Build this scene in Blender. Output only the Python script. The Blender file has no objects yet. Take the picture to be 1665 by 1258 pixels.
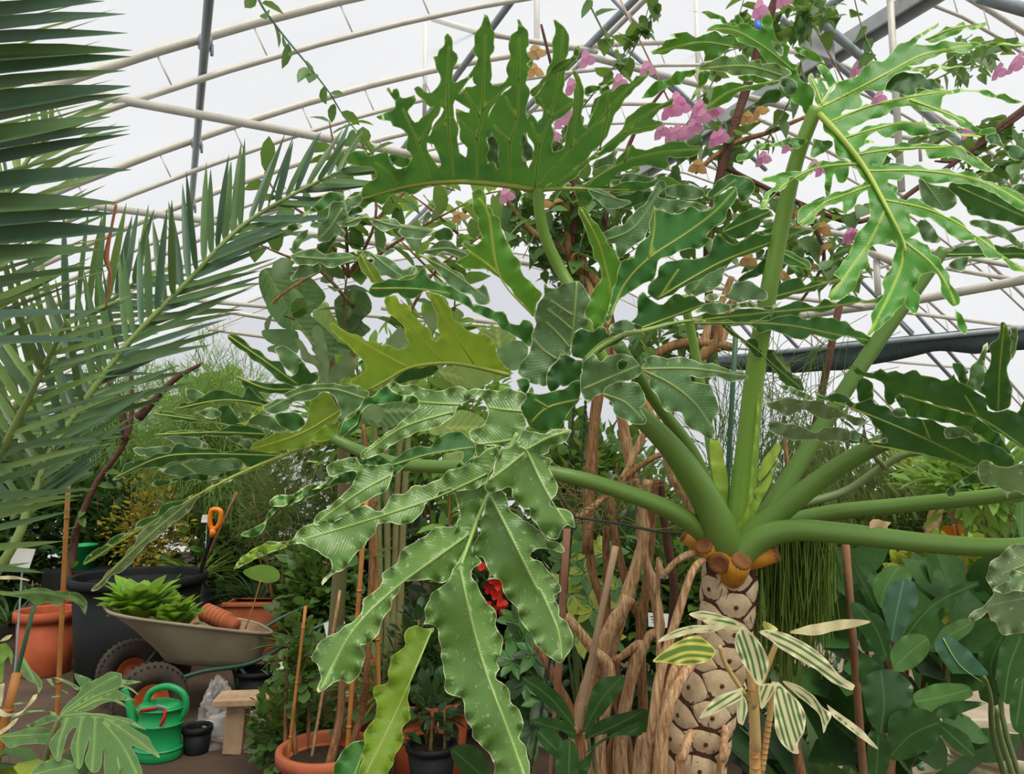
import bpy, bmesh, math, random
import numpy as np
from mathutils import Vector, Matrix, Quaternion
from mathutils.geometry import delaunay_2d_cdt

scene = bpy.context.scene
# ------------------------------------------------------------------ camera, sky, exposure
FPX, CX, CY, CAMZ = 1190.0, 832.5, 629.0, 1.55
PITCH = math.atan(130 / FPX)
cam_data = bpy.data.cameras.new('camera'); cam = bpy.data.objects.new('camera', cam_data)
scene.collection.objects.link(cam)
cam.location = (0, 0, CAMZ); cam.rotation_euler = (math.pi / 2 + PITCH, 0, 0)
cam_data.sensor_width = 36; cam_data.lens = FPX / 1665 * 36; cam_data.clip_start = 0.05
scene.camera = cam
world = bpy.data.worlds.new('overcast_sky'); scene.world = world; world.use_nodes = True
world.node_tree.nodes['Background'].inputs[0].default_value = (0.94, 0.96, 1.0, 1)
world.node_tree.nodes['Background'].inputs[1].default_value = 0.65
sun_data = bpy.data.lights.new('hazy_sun', 'SUN'); sun_data.energy = 3.5; sun_data.angle = math.radians(40)
sun_data.color = (1, 0.95, 0.82)
sun = bpy.data.objects.new('hazy_sun', sun_data); scene.collection.objects.link(sun)
sun.rotation_euler = (math.radians(28), math.radians(14), 0)
scene.view_settings.view_transform = 'Standard'; scene.view_settings.look = 'None'
scene.view_settings.gamma = 1; scene.view_settings.use_curve_mapping = False
scene.view_settings.exposure = 0.22

# ------------------------------------------------------------------ pixel -> place
cp, sp = math.cos(PITCH), math.sin(PITCH)
def W(px, py, d):
    x = (px - CX) / FPX * d; y = -(py - CY) / FPX * d
    return Vector((x, d * cp - y * sp, CAMZ + d * sp + y * cp))
def WZ(px, py, z):
    a = (px - CX) / FPX; b = -(py - CY) / FPX
    dz = sp + b * cp; t = (z - CAMZ) / dz
    return Vector((a * t, t * (cp - b * sp), z))
def G(px, py): return WZ(px, py, 0.0)
def DEP(v): return v.y * cp + (v.z - CAMZ) * sp
FR = dict(P=(0, 0, 1), F1=(540, 10, 3.8125), F2=(840, 10, 3.8125), F3=(1040, 0, 5.203), F4=(1300, 20, 4.493), F5=(1200, 180, 3.3097),
          M1=(480, 300, 5.203), M2=(760, 290, 5.203), M3=(1000, 290, 3.784), M4=(520, 480, 5.203), M5=(800, 440, 3.964),
          M6=(120, 520, 2.858), M7=(380, 600, 3.469), M8=(620, 620, 3.7), L1=(480, 900, 3.469), L2=(1020, 640, 3.931),
          L3=(1240, 500, 3.918), L4=(1345, 780, 4.194), L5=(0, 1040, 5.55), R4=(1185, 780, 2.631), C3=(780, 780, 2.631),
          C1=(0, 780, 2.631), C2=(400, 780, 2.631), B3=(340, 420, 3.7))
def pts(s):
    """'F1: x,y x,y | M5: x,y' -> list of photo pixels"""
    out = []
    for seg in s.split('|'):
        fr, body = seg.split(':'); x0, y0, k = FR[fr.strip()]
        for w in body.split():
            a, b = w.split(','); out.append((x0 + float(a) / k, y0 + float(b) / k))
    return out

# ------------------------------------------------------------------ objects
COL = scene.collection
def link(o, parent=None):
    COL.objects.link(o)
    if parent is not None: o.parent = parent
    return o
WL = {}
def tag(o, label=None, cat=None, group=None, kind=None):
    if label: o['label'] = label
    if cat: o['category'] = cat
    if group: o['group'] = group
    if kind: o['kind'] = kind
    return o
def thing(name, label, cat, loc=(0, 0, 0), group=None):
    o = bpy.data.objects.new(name, None); o.empty_display_size = 0.1
    link(o); o.location = loc; WL[o] = Vector(loc)
    return tag(o, label, cat, group)
def obj(name, verts, faces, mat, parent=None, smooth=True, attrs=None, loc=None):
    """one mesh object; verts in world space, origin at loc or the parent's"""
    pl = WL[parent] if parent is not None else Vector((0, 0, 0))
    ol = Vector(loc) if loc is not None else pl
    V = np.asarray([tuple(v) for v in verts], dtype=np.float64) if not isinstance(verts, np.ndarray) else verts
    V = V - np.array(ol)
    me = bpy.data.meshes.new(name); me.from_pydata(V.tolist() if not isinstance(faces, np.ndarray) else V, [], faces.tolist() if isinstance(faces, np.ndarray) else faces)
    if smooth: me.polygons.foreach_set('use_smooth', [True] * len(me.polygons))
    for k, a in (attrs or {}).items():
        at = me.attributes.new(k, 'FLOAT', 'POINT'); at.data.foreach_set('value', np.asarray(a, dtype=np.float32))
    me.materials.append(mat); me.update()
    o = bpy.data.objects.new(name, me); link(o, parent); o.location = ol - pl; WL[o] = ol
    return o
class MB:
    def __init__(s): s.v = []; s.f = []
    def add(s, v, f):
        n = len(s.v); s.v += [Vector(p) for p in v]; s.f += [tuple(i + n for i in q) for q in f]; return s
    def tube(s, P, R, n=8, cap=True, flat=1.0):
        P = [Vector(p) for p in P]
        if not hasattr(R, '__len__'): R = [R] * len(P)
        v = []; f = []; prev = None
        for i, p in enumerate(P):
            t = (P[min(i + 1, len(P) - 1)] - P[max(i - 1, 0)])
            t = t.normalized() if t.length > 1e-9 else Vector((0, 0, 1))
            if prev is None:
                a = Vector((0, 0, 1)) if abs(t.z) < 0.9 else Vector((1, 0, 0)); nrm = t.cross(a).normalized()
            else:
                nrm = prev - t * prev.dot(t); nrm = nrm.normalized() if nrm.length > 1e-6 else t.orthogonal().normalized()
            prev = nrm; b = t.cross(nrm)
            for k in range(n):
                a = 2 * math.pi * k / n; v.append(p + (nrm * math.cos(a) + b * math.sin(a) * flat) * R[i])
        for i in range(len(P) - 1):
            for k in range(n):
                k2 = (k + 1) % n; f.append((i * n + k, i * n + k2, (i + 1) * n + k2, (i + 1) * n + k))
        if cap:
            f.append(tuple(reversed(range(n)))); f.append(tuple(range((len(P) - 1) * n, len(P) * n)))
        return s.add(v, f)
    def lathe(s, c, prof, n=32, axis=None, flat=1.0, turn=0.0):
        """prof: (radius, height) ring list about c; closed ends where radius 0"""
        c = Vector(c); q = Vector((0, 0, 1)).rotation_difference(Vector(axis)) if axis is not None else Quaternion()
        v = []; f = []; R = []
        for r, h in prof:
            if r < 1e-6: R.append([len(v)]); v.append(c + q @ Vector((0, 0, h)))
            else:
                R.append(list(range(len(v), len(v) + n)))
                for k in range(n):
                    a = 2 * math.pi * k / n + turn; v.append(c + q @ Vector((r * math.cos(a), r * math.sin(a) * flat, h)))
        for A, B in zip(R, R[1:]):
            if len(A) == 1 and len(B) == 1: continue
            for k in range(n):
                k2 = (k + 1) % n
                if len(A) == 1: f.append((A[0], B[k2], B[k]))
                elif len(B) == 1: f.append((A[k], A[k2], B[0]))
                else: f.append((A[k], A[k2], B[k2], B[k]))
        return s.add(v, f)
    def box(s, c, size, M=None, bev=0.0):
        c = Vector(c); x, y, z = [k / 2 for k in size]; M = M or Matrix.Identity(3)
        if bev <= 0:
            v = [c + M @ Vector((i * x, j * y, k * z)) for i in (-1, 1) for j in (-1, 1) for k in (-1, 1)]
            f = [(0, 1, 3, 2), (4, 6, 7, 5), (0, 4, 5, 1), (2, 3, 7, 6), (0, 2, 6, 4), (1, 5, 7, 3)]
            return s.add(v, f)
        bm = bmesh.new(); bmesh.ops.create_cube(bm, size=1)
        for q in bm.verts: q.co = Vector((q.co.x * 2 * x, q.co.y * 2 * y, q.co.z * 2 * z))
        bmesh.ops.bevel(bm, geom=bm.edges[:], offset=bev, segments=2, affect='EDGES', profile=0.5)
        bm.verts.index_update(); v = [c + M @ q.co for q in bm.verts]; f = [tuple(q.index for q in fa.verts) for fa in bm.faces]
        bm.free(); return s.add(v, f)
    def build(s, name, mat, parent=None, smooth=True, loc=None):
        return obj(name, s.v, s.f, mat, parent, smooth, loc=loc)
def smooth_path(P, n=4):
    P = [Vector(p) for p in P]; out = []
    for i in range(len(P) - 1):
        a, b, c, d = P[max(i - 1, 0)], P[i], P[i + 1], P[min(i + 2, len(P) - 1)]
        for k in range(n):
            t = k / n; out.append(0.5 * ((2 * b) + (c - a) * t + (2 * a - 5 * b + 4 * c - d) * t * t + (3 * b - a - 3 * c + d) * t ** 3))
    out.append(P[-1]); return out
def interp(R, n):
    return list(np.interp(np.linspace(0, 1, n), np.linspace(0, 1, len(R)), R))
def rod(name, P, R, mat, parent=None, n=8, k=5, loc=None, jit=0.0, seed=0):
    S = smooth_path(P, k) if len(P) > 2 else [Vector(P[0]).lerp(Vector(P[1]), i / 3) for i in range(4)]
    rr = interp(R if hasattr(R, '__len__') else [R], len(S))
    if jit:
        rnd = random.Random(seed); rr = [r * (1 + rnd.uniform(-jit, jit)) for r in rr]
    return MB().tube(S, rr, n).build(name, mat, parent, loc=loc)

# ------------------------------------------------------------------ materials
def lin(c):
    if isinstance(c, str): c = [int(c[i:i + 2], 16) for i in (0, 2, 4)]
    return tuple(((v / 255 + 0.055) / 1.055) ** 2.4 if v / 255 > 0.04045 else v / 255 / 12.92 for v in c) + (1,)
class N:
    def __init__(s, name):
        s.m = bpy.data.materials.new(name); s.m.use_nodes = True; s.t = s.m.node_tree; s.n = s.t.nodes
        s.b = s.n['Principled BSDF']; s.out = s.n['Material Output']
    def new(s, ty, **kw):
        x = s.n.new(ty)
        for k, v in kw.items(): setattr(x, k, v)
        return x
    def L(s, a, b): s.t.links.new(a, b)
    def math(s, op, a, b=None, clamp=False):
        x = s.new('ShaderNodeMath', operation=op, use_clamp=clamp)
        for i, q in enumerate((a, b)):
            if q is None: continue
            if isinstance(q, (int, float)): x.inputs[i].default_value = q
            else: s.L(q, x.inputs[i])
        return x.outputs[0]
    def mix(s, fac, a, b):
        x = s.new('ShaderNodeMix', data_type='RGBA')
        for sock, q in ((x.inputs[0], fac), (x.inputs[6], a), (x.inputs[7], b)):
            if isinstance(q, (int, float)): sock.default_value = q
            elif isinstance(q, tuple): sock.default_value = q
            else: s.L(q, sock)
        return x.outputs[2]
    def noise(s, scale, detail=3, vec=None, rough=0.6):
        x = s.new('ShaderNodeTexNoise'); x.inputs['Scale'].default_value = scale; x.inputs['Detail'].default_value = detail; x.inputs['Roughness'].default_value = rough
        if vec is None:
            tc = s.new('ShaderNodeTexCoord'); vec = tc.outputs['Object']
        s.L(vec, x.inputs['Vector']); return x.outputs['Fac']
    def ramp(s, fac, lo, hi):
        x = s.new('ShaderNodeMapRange'); x.inputs[1].default_value = lo; x.inputs[2].default_value = hi
        s.L(fac, x.inputs[0]); return x.outputs[0]
    def bump(s, h, strength, dist=0.01):
        x = s.new('ShaderNodeBump'); x.inputs['Strength'].default_value = strength; x.inputs['Distance'].default_value = dist
        s.L(h, x.inputs['Height']); s.L(x.outputs[0], s.b.inputs['Normal']); return x.outputs[0]
    def attr(s, name):
        return s.new('ShaderNodeAttribute', attribute_name=name).outputs['Fac']
def plain(name, c1, c2=None, rough=0.6, scale=8.0, bump=0.0, metal=0.0, spec=0.5, bscale=None):
    m = N(name); c2 = c2 or c1
    f = m.ramp(m.noise(scale, 5), 0.3, 0.7)
    m.L(m.mix(f, lin(c1), lin(c2)), m.b.inputs['Base Color'])
    m.b.inputs['Roughness'].default_value = rough; m.b.inputs['Metallic'].default_value = metal
    m.b.inputs['Specular IOR Level'].default_value = spec
    if bump: m.bump(m.noise(bscale or scale * 4, 6), bump)
    return m.m
def leafmat(name, c1, c2, glow, trans=0.3, rough=0.42, spec=0.4, vein=None, edge=None, veinw=1.6, edgew=1.3, ribs=0.0, ribf=1.1, stripes=None, stripef=0.9, speck=0.0, nscale=9.0, rand=0.25):
    """thin leaf: reflecting face plus light let through; vein and margin colours follow the leaf's own outline"""
    m = N(name)
    f = m.ramp(m.noise(nscale, 3), 0.32, 0.68)
    col = m.mix(f, lin(c1), lin(c2))
    if stripes:
        vd = m.attr('vd'); w = m.math('SINE', m.math('MULTIPLY', m.math('ADD', vd, m.math('MULTIPLY', m.noise(14, 2), 1.2)), stripef))
        col = m.mix(m.ramp(w, -0.25, 0.3), col, lin(stripes))
    if vein:
        vd = m.attr('vd'); vw = m.attr('vw')
        col = m.mix(m.ramp(vd, veinw * 2.2, veinw * 0.6), col, lin(vein))
    if speck:
        sf = m.noise(90, 1); col = m.mix(m.math('MULTIPLY', m.ramp(sf, 0.66, 0.74), speck), col, lin('c9d3b4'))
    if edge:
        col = m.mix(m.ramp(m.attr('ed'), edgew * 1.25, edgew * 0.6), col, lin(edge))
    # every leaf a little lighter or darker
    oi = m.new('ShaderNodeObjectInfo').outputs['Random']; tn = m.math('ADD', oi, m.attr('tone'))
    tn = m.math('FRACT', tn); hs = m.new('ShaderNodeHueSaturation')
    m.L(m.math('ADD', m.math('MULTIPLY', tn, rand * 2), 1 - rand), hs.inputs['Value']); m.L(col, hs.inputs['Color']); col = hs.outputs[0]
    m.L(col, m.b.inputs['Base Color']); m.b.inputs['Roughness'].default_value = rough; m.b.inputs['Specular IOR Level'].default_value = spec
    nb = None
    if ribs:
        w = m.math('SINE', m.math('MULTIPLY', m.attr('la'), ribf)); nb = m.bump(w, ribs, 0.003)
    tr = m.new('ShaderNodeBsdfTranslucent'); mx = m.new('ShaderNodeMixShader'); mx.inputs[0].default_value = trans
    g = m.mix(0.55, col, lin(glow)); m.L(g, tr.inputs[0])
    m.L(m.b.outputs[0], mx.inputs[1]); m.L(tr.outputs[0], mx.inputs[2]); m.L(mx.outputs[0], m.out.inputs[0])
    return m.m

M = {}
M['film'] = None
def film():
    m = N('greenhouse_film'); t = m.new('ShaderNodeBsdfTransparent'); t.inputs[0].default_value = (0.97, 0.97, 0.98, 1)
    d = m.new('ShaderNodeBsdfTranslucent'); d.inputs[0].default_value = (0.95, 0.95, 0.96, 1)
    f = m.ramp(m.noise(0.7, 4), 0.3, 0.7); fac = m.math('ADD', m.math('MULTIPLY', f, 0.06), 0.18)
    mx = m.new('ShaderNodeMixShader'); m.L(fac, mx.inputs[0]); m.L(t.outputs[0], mx.inputs[1]); m.L(d.outputs[0], mx.inputs[2])
    m.L(mx.outputs[0], m.out.inputs[0]); return m.m
M['film'] = film()
M['pipe'] = plain('white_painted_pipe', 'cfcbc0', 'b9b5aa', 0.45, 6, 0.02)
M['grey_pipe'] = plain('galvanised_pipe', '9aa3a9', '848d94', 0.4, 9, 0.02)
M['gutter'] = plain('grey_steel_beam', 'b4b8b8', '9a9e9e', 0.5, 5, 0.03)
M['shade'] = plain('black_shade_cloth', '4a5859', '333f40', 0.85, 40, 0.3)
M['soil_floor'] = plain('packed_earth', '5d4a3a', '43342a', 0.92, 3.0, 0.35, bscale=26)
M['concrete'] = plain('paving_stone', 'b6a68f', '9a8a74', 0.85, 5, 0.2)
M['terra'] = plain('terracotta', 'b4572f', '9c4724', 0.75, 7, 0.06)
M['terra2'] = plain('pale_terracotta', 'bd6a45', 'a85836', 0.8, 9, 0.08)
M['terra_old'] = plain('dusty_terracotta', 'a8603f', '8c4a2e', 0.85, 14, 0.1)
M['black_plastic'] = plain('black_plastic', '17191b', '1f2224', 0.6, 6, 0.03, spec=.25)
M['tub'] = plain('dark_tub_plastic', '1d2121', '161919', 0.65, 5, 0.03, spec=.2)
M['potsoil'] = plain('potting_soil', '2b1d14', '3d2b1d', 0.95, 30, 0.8)
M['bamboo'] = plain('bamboo_cane', 'c98b4a', 'a8682f', 0.5, 12, 0.05)
M['cane_green'] = plain('green_stake', '3f6b4a', '365c40', 0.5, 9)
def barkmat(name, c1, c2, c3):
    m = N(name); tc = m.new('ShaderNodeTexCoord'); mp = m.new('ShaderNodeMapping'); mp.inputs['Scale'].default_value = (1, 1, .09); m.L(tc.outputs['Object'], mp.inputs['Vector'])
    n1 = m.noise(130, 4, mp.outputs[0], .7); n2 = m.noise(9, 3)
    c = m.mix(m.ramp(n1, .38, .64), lin(c2), lin(c1)); c = m.mix(m.math('MULTIPLY', m.ramp(n2, .5, .75), .6), c, lin(c3)); m.L(c, m.b.inputs['Base Color'])
    m.b.inputs['Roughness'].default_value = .85; m.b.inputs['Specular IOR Level'].default_value = .2; m.bump(n1, .6, .004); return m.m
M['bark'] = barkmat('brown_bark', 'a8825c', '6e4c30', '8a6040')
M['bark_pale'] = barkmat('pale_bark', 'd6b58e', '94683f', 'b08a62')
M['bark_dark'] = plain('dark_bark', '6b4636', '50342a', 0.85, 18, 0.5)
M['wood'] = plain('raw_wood', 'c0a283', 'a08263', 0.8, 10, 0.12)
M['stake_wood'] = plain('weathered_stake', '9a6e4e', '805a40', 0.8, 14, 0.2)
M['tag_white'] = plain('white_plant_tag', 'e6e4de', 'd6d4cc', 0.5, 5)
M['fiber'] = plain('brown_fibre', '5f3a22', '452818', 0.95, 60, 0.8)
M['scar'] = plain('leaf_scar', 'd8c5a2', 'b59a74', 0.8, 22, 0.25)
M['petiole'] = plain('green_petiole', '6a8c3c', '5d8036', 0.38, 5, 0.02)
M['petiole_light'] = plain('bright_green_petiole', '7fa53c', '719838', 0.38, 5, 0.02)
M['petiole_dull'] = plain('olive_petiole', '7c8f5a', '6c804e', 0.45, 5, 0.02)
M['stub'] = plain('cut_leaf_stub', 'd49a1f', 'b06f1a', 0.6, 14, 0.15)
M['stub_cut'] = plain('dried_cut_end', '8e5d30', '6a4020', 0.85, 30, 0.3)
M['vein_y'] = plain('yellow_vein', 'a3b04c', '95a344', 0.4, 9)
M['vein_g'] = plain('pale_green_vein', '8fae5a', '80a050', 0.4, 9)
M['vein_f'] = plain('bright_vein', 'a9c04a', '98b244', 0.4, 9)
M['rachis'] = plain('palm_rachis', '8fa35a', '7d934c', 0.5, 9)
# ------------------------------------------------------------------ the greenhouse itself
TH = math.radians(-25)
ED = Vector((math.cos(TH), -math.sin(TH), 0)); DD = Vector((math.sin(TH), math.cos(TH), 0))
RIDGE = 7.0
def za(e):
    if e > RIDGE: e = 2 * RIDGE - e
    return 4.0514 + 0.6101 * e - 0.03744 * e * e
def GE(e, s, z): return ED * e + DD * s + Vector((0, 0, z))
S0, S1 = -6.0, 15.0
# floor
fl = MB(); c = [GE(-5.3, S0, 0), GE(19.3, S0, 0), GE(19.3, S1, 0), GE(-5.3, S1, 0)]
nn = 24; v = []; f = []
for i in range(nn + 1):
    for j in range(nn + 1):
        v.append(c[0].lerp(c[1], i / nn).lerp(c[3].lerp(c[2], i / nn), j / nn))
for i in range(nn):
    for j in range(nn): f.append((i * (nn + 1) + j, (i + 1) * (nn + 1) + j, (i + 1) * (nn + 1) + j + 1, i * (nn + 1) + j + 1))
floor = tag(obj('floor', v, f, M['soil_floor'], smooth=False), kind='structure')
rnd = random.Random(5)
k = 0
for i in range(5):
    for j in range(9):
        p = Vector((1.62 + i * 0.47, 3.3 + j * 0.47, 0.012))
        b = MB().box(p, (0.455, 0.455, 0.03), Matrix.Rotation(rnd.uniform(-.02, .02), 3, 'Z'), bev=0.006)
        b.build('paving_slab', M['concrete'], floor, smooth=False)
# film skin: ceiling vault and end walls
es = list(np.linspace(-5.05, 2 * RIDGE + 5.05, 61)); v = []; f = []
ss = list(np.linspace(S0, S1, 21))
for s in ss:
    for e in es: v.append(GE(e, s, max(za(e) + 0.06, 0)))
ne = len(es)
for i in range(len(ss) - 1):
    for j in range(ne - 1): f.append((i * ne + j, i * ne + j + 1, (i + 1) * ne + j + 1, (i + 1) * ne + j))
ceiling = tag(obj('ceiling', v, f, M['film']), 'white translucent film stretched over the arched greenhouse frame', kind='structure')
for nm, s in (('wall_back', S1), ('wall_front', S0)):
    v = [GE(e, s, 0) for e in es] + [GE(e, s, max(za(e) + 0.06, 0)) for e in es]
    f = [(j, j + 1, ne + j + 1, ne + j) for j in range(ne - 1)]
    tag(obj(nm, v, f, M['film'], smooth=False), 'white film end wall of the greenhouse', kind='structure')
# arches: thick outer hoop, thin inner chord, struts, tie bar
def hoop(s):
    eo = [x for x in np.linspace(-4.95, 2 * RIDGE + 4.95, 46)]
    MB().tube([GE(e, s, max(za(e), 0)) for e in eo], 0.03, 8).build('hoop', M['pipe'], ceiling)
    ei = [x for x in np.linspace(-3.6, 2 * RIDGE + 3.6, 40)]
    MB().tube([GE(e, s, za(e) - 0.26) for e in ei], 0.019, 6).build('inner_chord', M['pipe'], ceiling)
    for e in np.arange(-3.3, 2 * RIDGE + 3.4, 0.52):
        MB().tube([GE(e, s, za(e)), GE(e + 0.1, s, za(e + .1) - 0.26)], 0.006, 5).build('strut', M['pipe'], ceiling)
for s in (-1.5, 0, 1.5, 3, 4.5, 6, 7.5, 9, 12, 14.9): hoop(s)
for s, z in ((4.5, 3.61), (6.0, 3.45), (9, 3.45)):
    e0 = -0.75; MB().tube([GE(e0, s, z), GE(2 * RIDGE - e0, s, z)], 0.027, 8).build('tie_bar', M['pipe'], ceiling)
def purlin(e, dz, r, mat, name='purlin', s0=1.0, s1=14.9, flat=None):
    MB().tube([GE(e, s0, za(e) + dz), GE(e, s1, za(e) + dz)], r, 8).build(name, mat, ceiling)
purlin(0.08, -0.07, 0.026, M['grey_pipe'], s0=2.5, s1=8.2)
for s in (4.5, 6.0, 7.5):
    p = GE(0.08, s, za(0.08) - 0.04)
    MB().tube([p - DD * .04, p + DD * .04], 0.042, 10).tube([p + ED * .04, p + ED * .04 + Vector((.0, 0, -.07))], 0.01, 6).build('pipe_clamp', M['grey_pipe'], ceiling)
purlin(2.27, -0.06, 0.03, M['grey_pipe']); purlin(3.55, -0.08, 0.035, M['grey_pipe']); purlin(3.75, -0.02, 0.026, M['pipe'])
purlin(10.45, -0.06, 0.03, M['grey_pipe']); purlin(11.7, -0.06, 0.03, M['pipe']); purlin(-3.2, -0.06, 0.022, M['pipe'])
# channel-shaped ridge beam
e, z = 6.45, 6.15
b = MB()
b.box(GE(e, 3.5, z), (0.20, 19, 0.04), Matrix.Rotation(-TH, 3, 'Z')); b.box(GE(e - .095, 3.5, z - .07), (0.03, 19, 0.14), Matrix.Rotation(-TH, 3, 'Z')); b.box(GE(e + .095, 3.5, z - .07), (0.03, 19, 0.14), Matrix.Rotation(-TH, 3, 'Z'))
b.build('ridge_beam', M['gutter'], ceiling, smooth=False)
b = MB().box(W(1328, 62, 7.0), (0.36, 0.10, 0.42), Matrix.Rotation(-TH, 3, 'Z'), bev=0.01); b.build('joint_plate', M['gutter'], ceiling, smooth=False)
def bar(pa, da, pb, db, r, mat, name='brace'):
    return MB().tube([W(pa[0], pa[1], da), W(pb[0], pb[1], db)], r, 8).build(name, mat, ceiling)
def post(px, py, d, h, r, mat=None, down=0.0):
    p = W(px, py, d); MB().tube([p - Vector((0, 0, down)), p + Vector((0, 0, h))], r, 8).build('post', mat or M['pipe'], ceiling)
P_ = M['pipe']; Q_ = M['grey_pipe']
bar((1300, 5), 6.6, (1562, 234), 8.4, 0.042, Q_); bar((1562, 234), 8.4, (1630, 297), 8.9, 0.042, Q_)
bar((1270, 30), 6.8, (1460, 188), 8.0, 0.028, Q_); bar((1318, 30), 6.5, (1420, -40), 6.2, 0.036, Q_)
bar((976, 76), 7.2, (1093, 138), 7.8, 0.03, Q_); bar((1093, 138), 7.8, (1245, 276), 8.8, 0.026, Q_)
bar((937, 87), 7.4, (1065, 119), 7.4, 0.034, P_); bar((1065, 119), 7.4, (1290, 177), 7.6, 0.034, P_)
bar((1024, 83), 7.6, (1176, 220), 8.5, 0.026, Q_); bar((992, -6), 5.0, (1056, 62), 5.1, 0.014, Q_)
bar((702, 30), 6.3, (775, 52), 6.35, 0.026, P_); bar((775, 52), 6.35, (970, 84), 7.2, 0.026, P_)
post(690, 190, 7.0, 0.95, 0.02); post(873, 95, 7.2, 1.2, 0.03)
post(1463, 262, 7.0, 2.2, 0.034, down=0.3); post(1139, 253, 8.3, 2.6, 0.026, down=0.2); post(1497, 262, 9, .5, 0.02); post(1428, 480, 9.0, 0.45, 0.04)
bar((1413, 408), 9.0, (1452, 427), 9.0, 0.045, P_); bar((1540, 436), 8.0, (1640, 453), 8.0, 0.028, P_); bar((1447, 220), 8, (1520, 231), 8, 0.025, P_)
for a, b2 in (((1348, 405), (1484, 541)), ((1490, 510), (1572, 605)), ((1455, 515), (1545, 612)), ((1255, 520), (1330, 600)), ((1200, 520), (1300, 640))):
    bar(a, 10.5, b2, 11.5, 0.028, Q_)
for y in (430, 446): bar((1500, y), 11, (1665, y - 40 + y % 7), 10, 0.016, P_)
MB().tube([WZ(1740, 440, 3.5), WZ(1665, 455, 3.5), WZ(1499, 486, 3.45), WZ(1301, 513, 3.45), WZ(1090, 535, 3.45)], 0.05, 10).build('screen_pipe', P_, ceiling)
MB().tube([W(1590, -6, 3.4), W(1700, 26, 3.4)], 0.03, 10).build('overhead_pipe', Q_, ceiling)
# low rails on the far left side
bar((330, 500), 11, (470, 523), 11.5, 0.035, P_); bar((340, 535), 11.5, (440, 549), 12, 0.03, P_); bar((620, 500), 11, (830, 528), 11, 0.04, P_, 'rail')
for nm_, P_l in (('beige string tied from the joint plate down to the bright hanging leaf', [(1313, 22), (1372, 132)]), ('pale string slanting through the bougainvillea bracts', [(1052, 90), (1088, 165)]), ('pale string running down left of the brown bougainvillea branch', [(1160, 180), (1182, 222)])):
    a_, b_ = W(P_l[0][0], P_l[0][1], 2.9), W(P_l[1][0], P_l[1][1], 2.85); o_ = MB().tube([a_ + (a_ - b_) * 1.5, a_, b_], .0035, 6).build('tie_string', M['wood'], loc=b_); tag(o_, nm_, 'string')
# rolled shade screen hanging in two sags
def roll():
    r = thing('shade_screen', 'rolled black shade cloth sagging from the pipe under the roof', 'shade cloth', WZ(1460, 575, 3.0))
    top = [(1150, 586), (1255, 572), (1340, 561), (1444, 548), (1555, 538), (1665, 529), (1760, 522)]
    bot = [(1150, 598), (1274, 606), (1373, 603), (1450, 586), (1521, 570), (1589, 576), (1665, 568), (1760, 560)]
    tx = np.array(top); bx_ = np.array(bot); v = []; f = []; n = 12; cols = 50
    for i in range(cols + 1):
        x = 1150 + (1760 - 1150) * i / cols
        yt = np.interp(x, tx[:, 0], tx[:, 1]); yb = np.interp(x, bx_[:, 0], bx_[:, 1]); d = 10.6 - 2.2 * i / cols
        ctr = W(x, (yt + yb) / 2, d); h = (yb - yt) / 2 / FPX * d
        for k in range(n):
            a = 2 * math.pi * k / n; rr = 1 + 0.07 * math.sin(5 * a + i * 0.35)
            v.append(ctr + Vector((0.0, 0.13 * math.cos(a) * rr, h * math.sin(a) * rr)))
    for i in range(cols):
        for k in range(n): k2 = (k + 1) % n; f.append((i * n + k, i * n + k2, (i + 1) * n + k2, (i + 1) * n + k))
    obj('rolled_cloth', v, f, M['shade'], r)
    MB().tube([W(1760, 524, 8.4), W(1150, 584, 10.6)], 0.035, 8).build('roller_pipe', M['grey_pipe'], r)
roll()

# ------------------------------------------------------------------ leaf surfaces from outlines
def catmull(P, n, closed=True):
    P = np.array(P, float); m = len(P); out = []
    rng = range(m) if closed else range(m - 1)
    for i in rng:
        if closed: a, b, c, d = P[(i - 1) % m], P[i], P[(i + 1) % m], P[(i + 2) % m]
        else: a, b, c, d = P[max(i - 1, 0)], P[i], P[i + 1], P[min(i + 2, m - 1)]
        L = np.hypot(*(c - b)); k = max(1, int(round(L / n)))
        for j in range(k):
            t = j / k; out.append(0.5 * (2 * b + (c - a) * t + (2 * a - 5 * b + 4 * c - d) * t * t + (3 * b - a - 3 * c + d) * t ** 3))
    if not closed: out.append(P[-1])
    return np.array(out)
def segdist(Q, P, closed):
    """distance of points Q to polyline P and the arc length at the nearest spot"""
    A = P; B = np.roll(P, -1, 0)
    if not closed: A = P[:-1]; B = P[1:]
    L = np.hypot(*(B - A).T) + 1e-9; arc = np.concatenate([[0], np.cumsum(L)[:-1]])
    best = np.full(len(Q), 1e9); where = np.zeros(len(Q))
    for i in range(len(A)):
        d = B[i] - A[i]; t = np.clip(((Q - A[i]) @ d) / (L[i] ** 2), 0, 1)
        r = np.hypot(*(Q - A[i] - t[:, None] * d).T); m = r < best
        best[m] = r[m]; where[m] = arc[i] + t[m] * L[i]
    return best, where
def inside(Q, P):
    x, y = Q[:, 0], Q[:, 1]; c = np.zeros(len(Q), bool); x1, y1 = P[:, 0], P[:, 1]; x2, y2 = np.roll(x1, -1), np.roll(y1, -1)
    for i in range(len(P)):
        if y1[i] == y2[i]: continue
        m = (y1[i] > y) != (y2[i] > y); m &= x < (x2[i] - x1[i]) * (y - y1[i]) / (y2[i] - y1[i]) + x1[i]; c ^= m
    return c
def BULGE(x, y): return np.sin(x / 37 + 0.4 * np.sin(y / 50)) * np.sin(y / 33 + 0.7)
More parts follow.
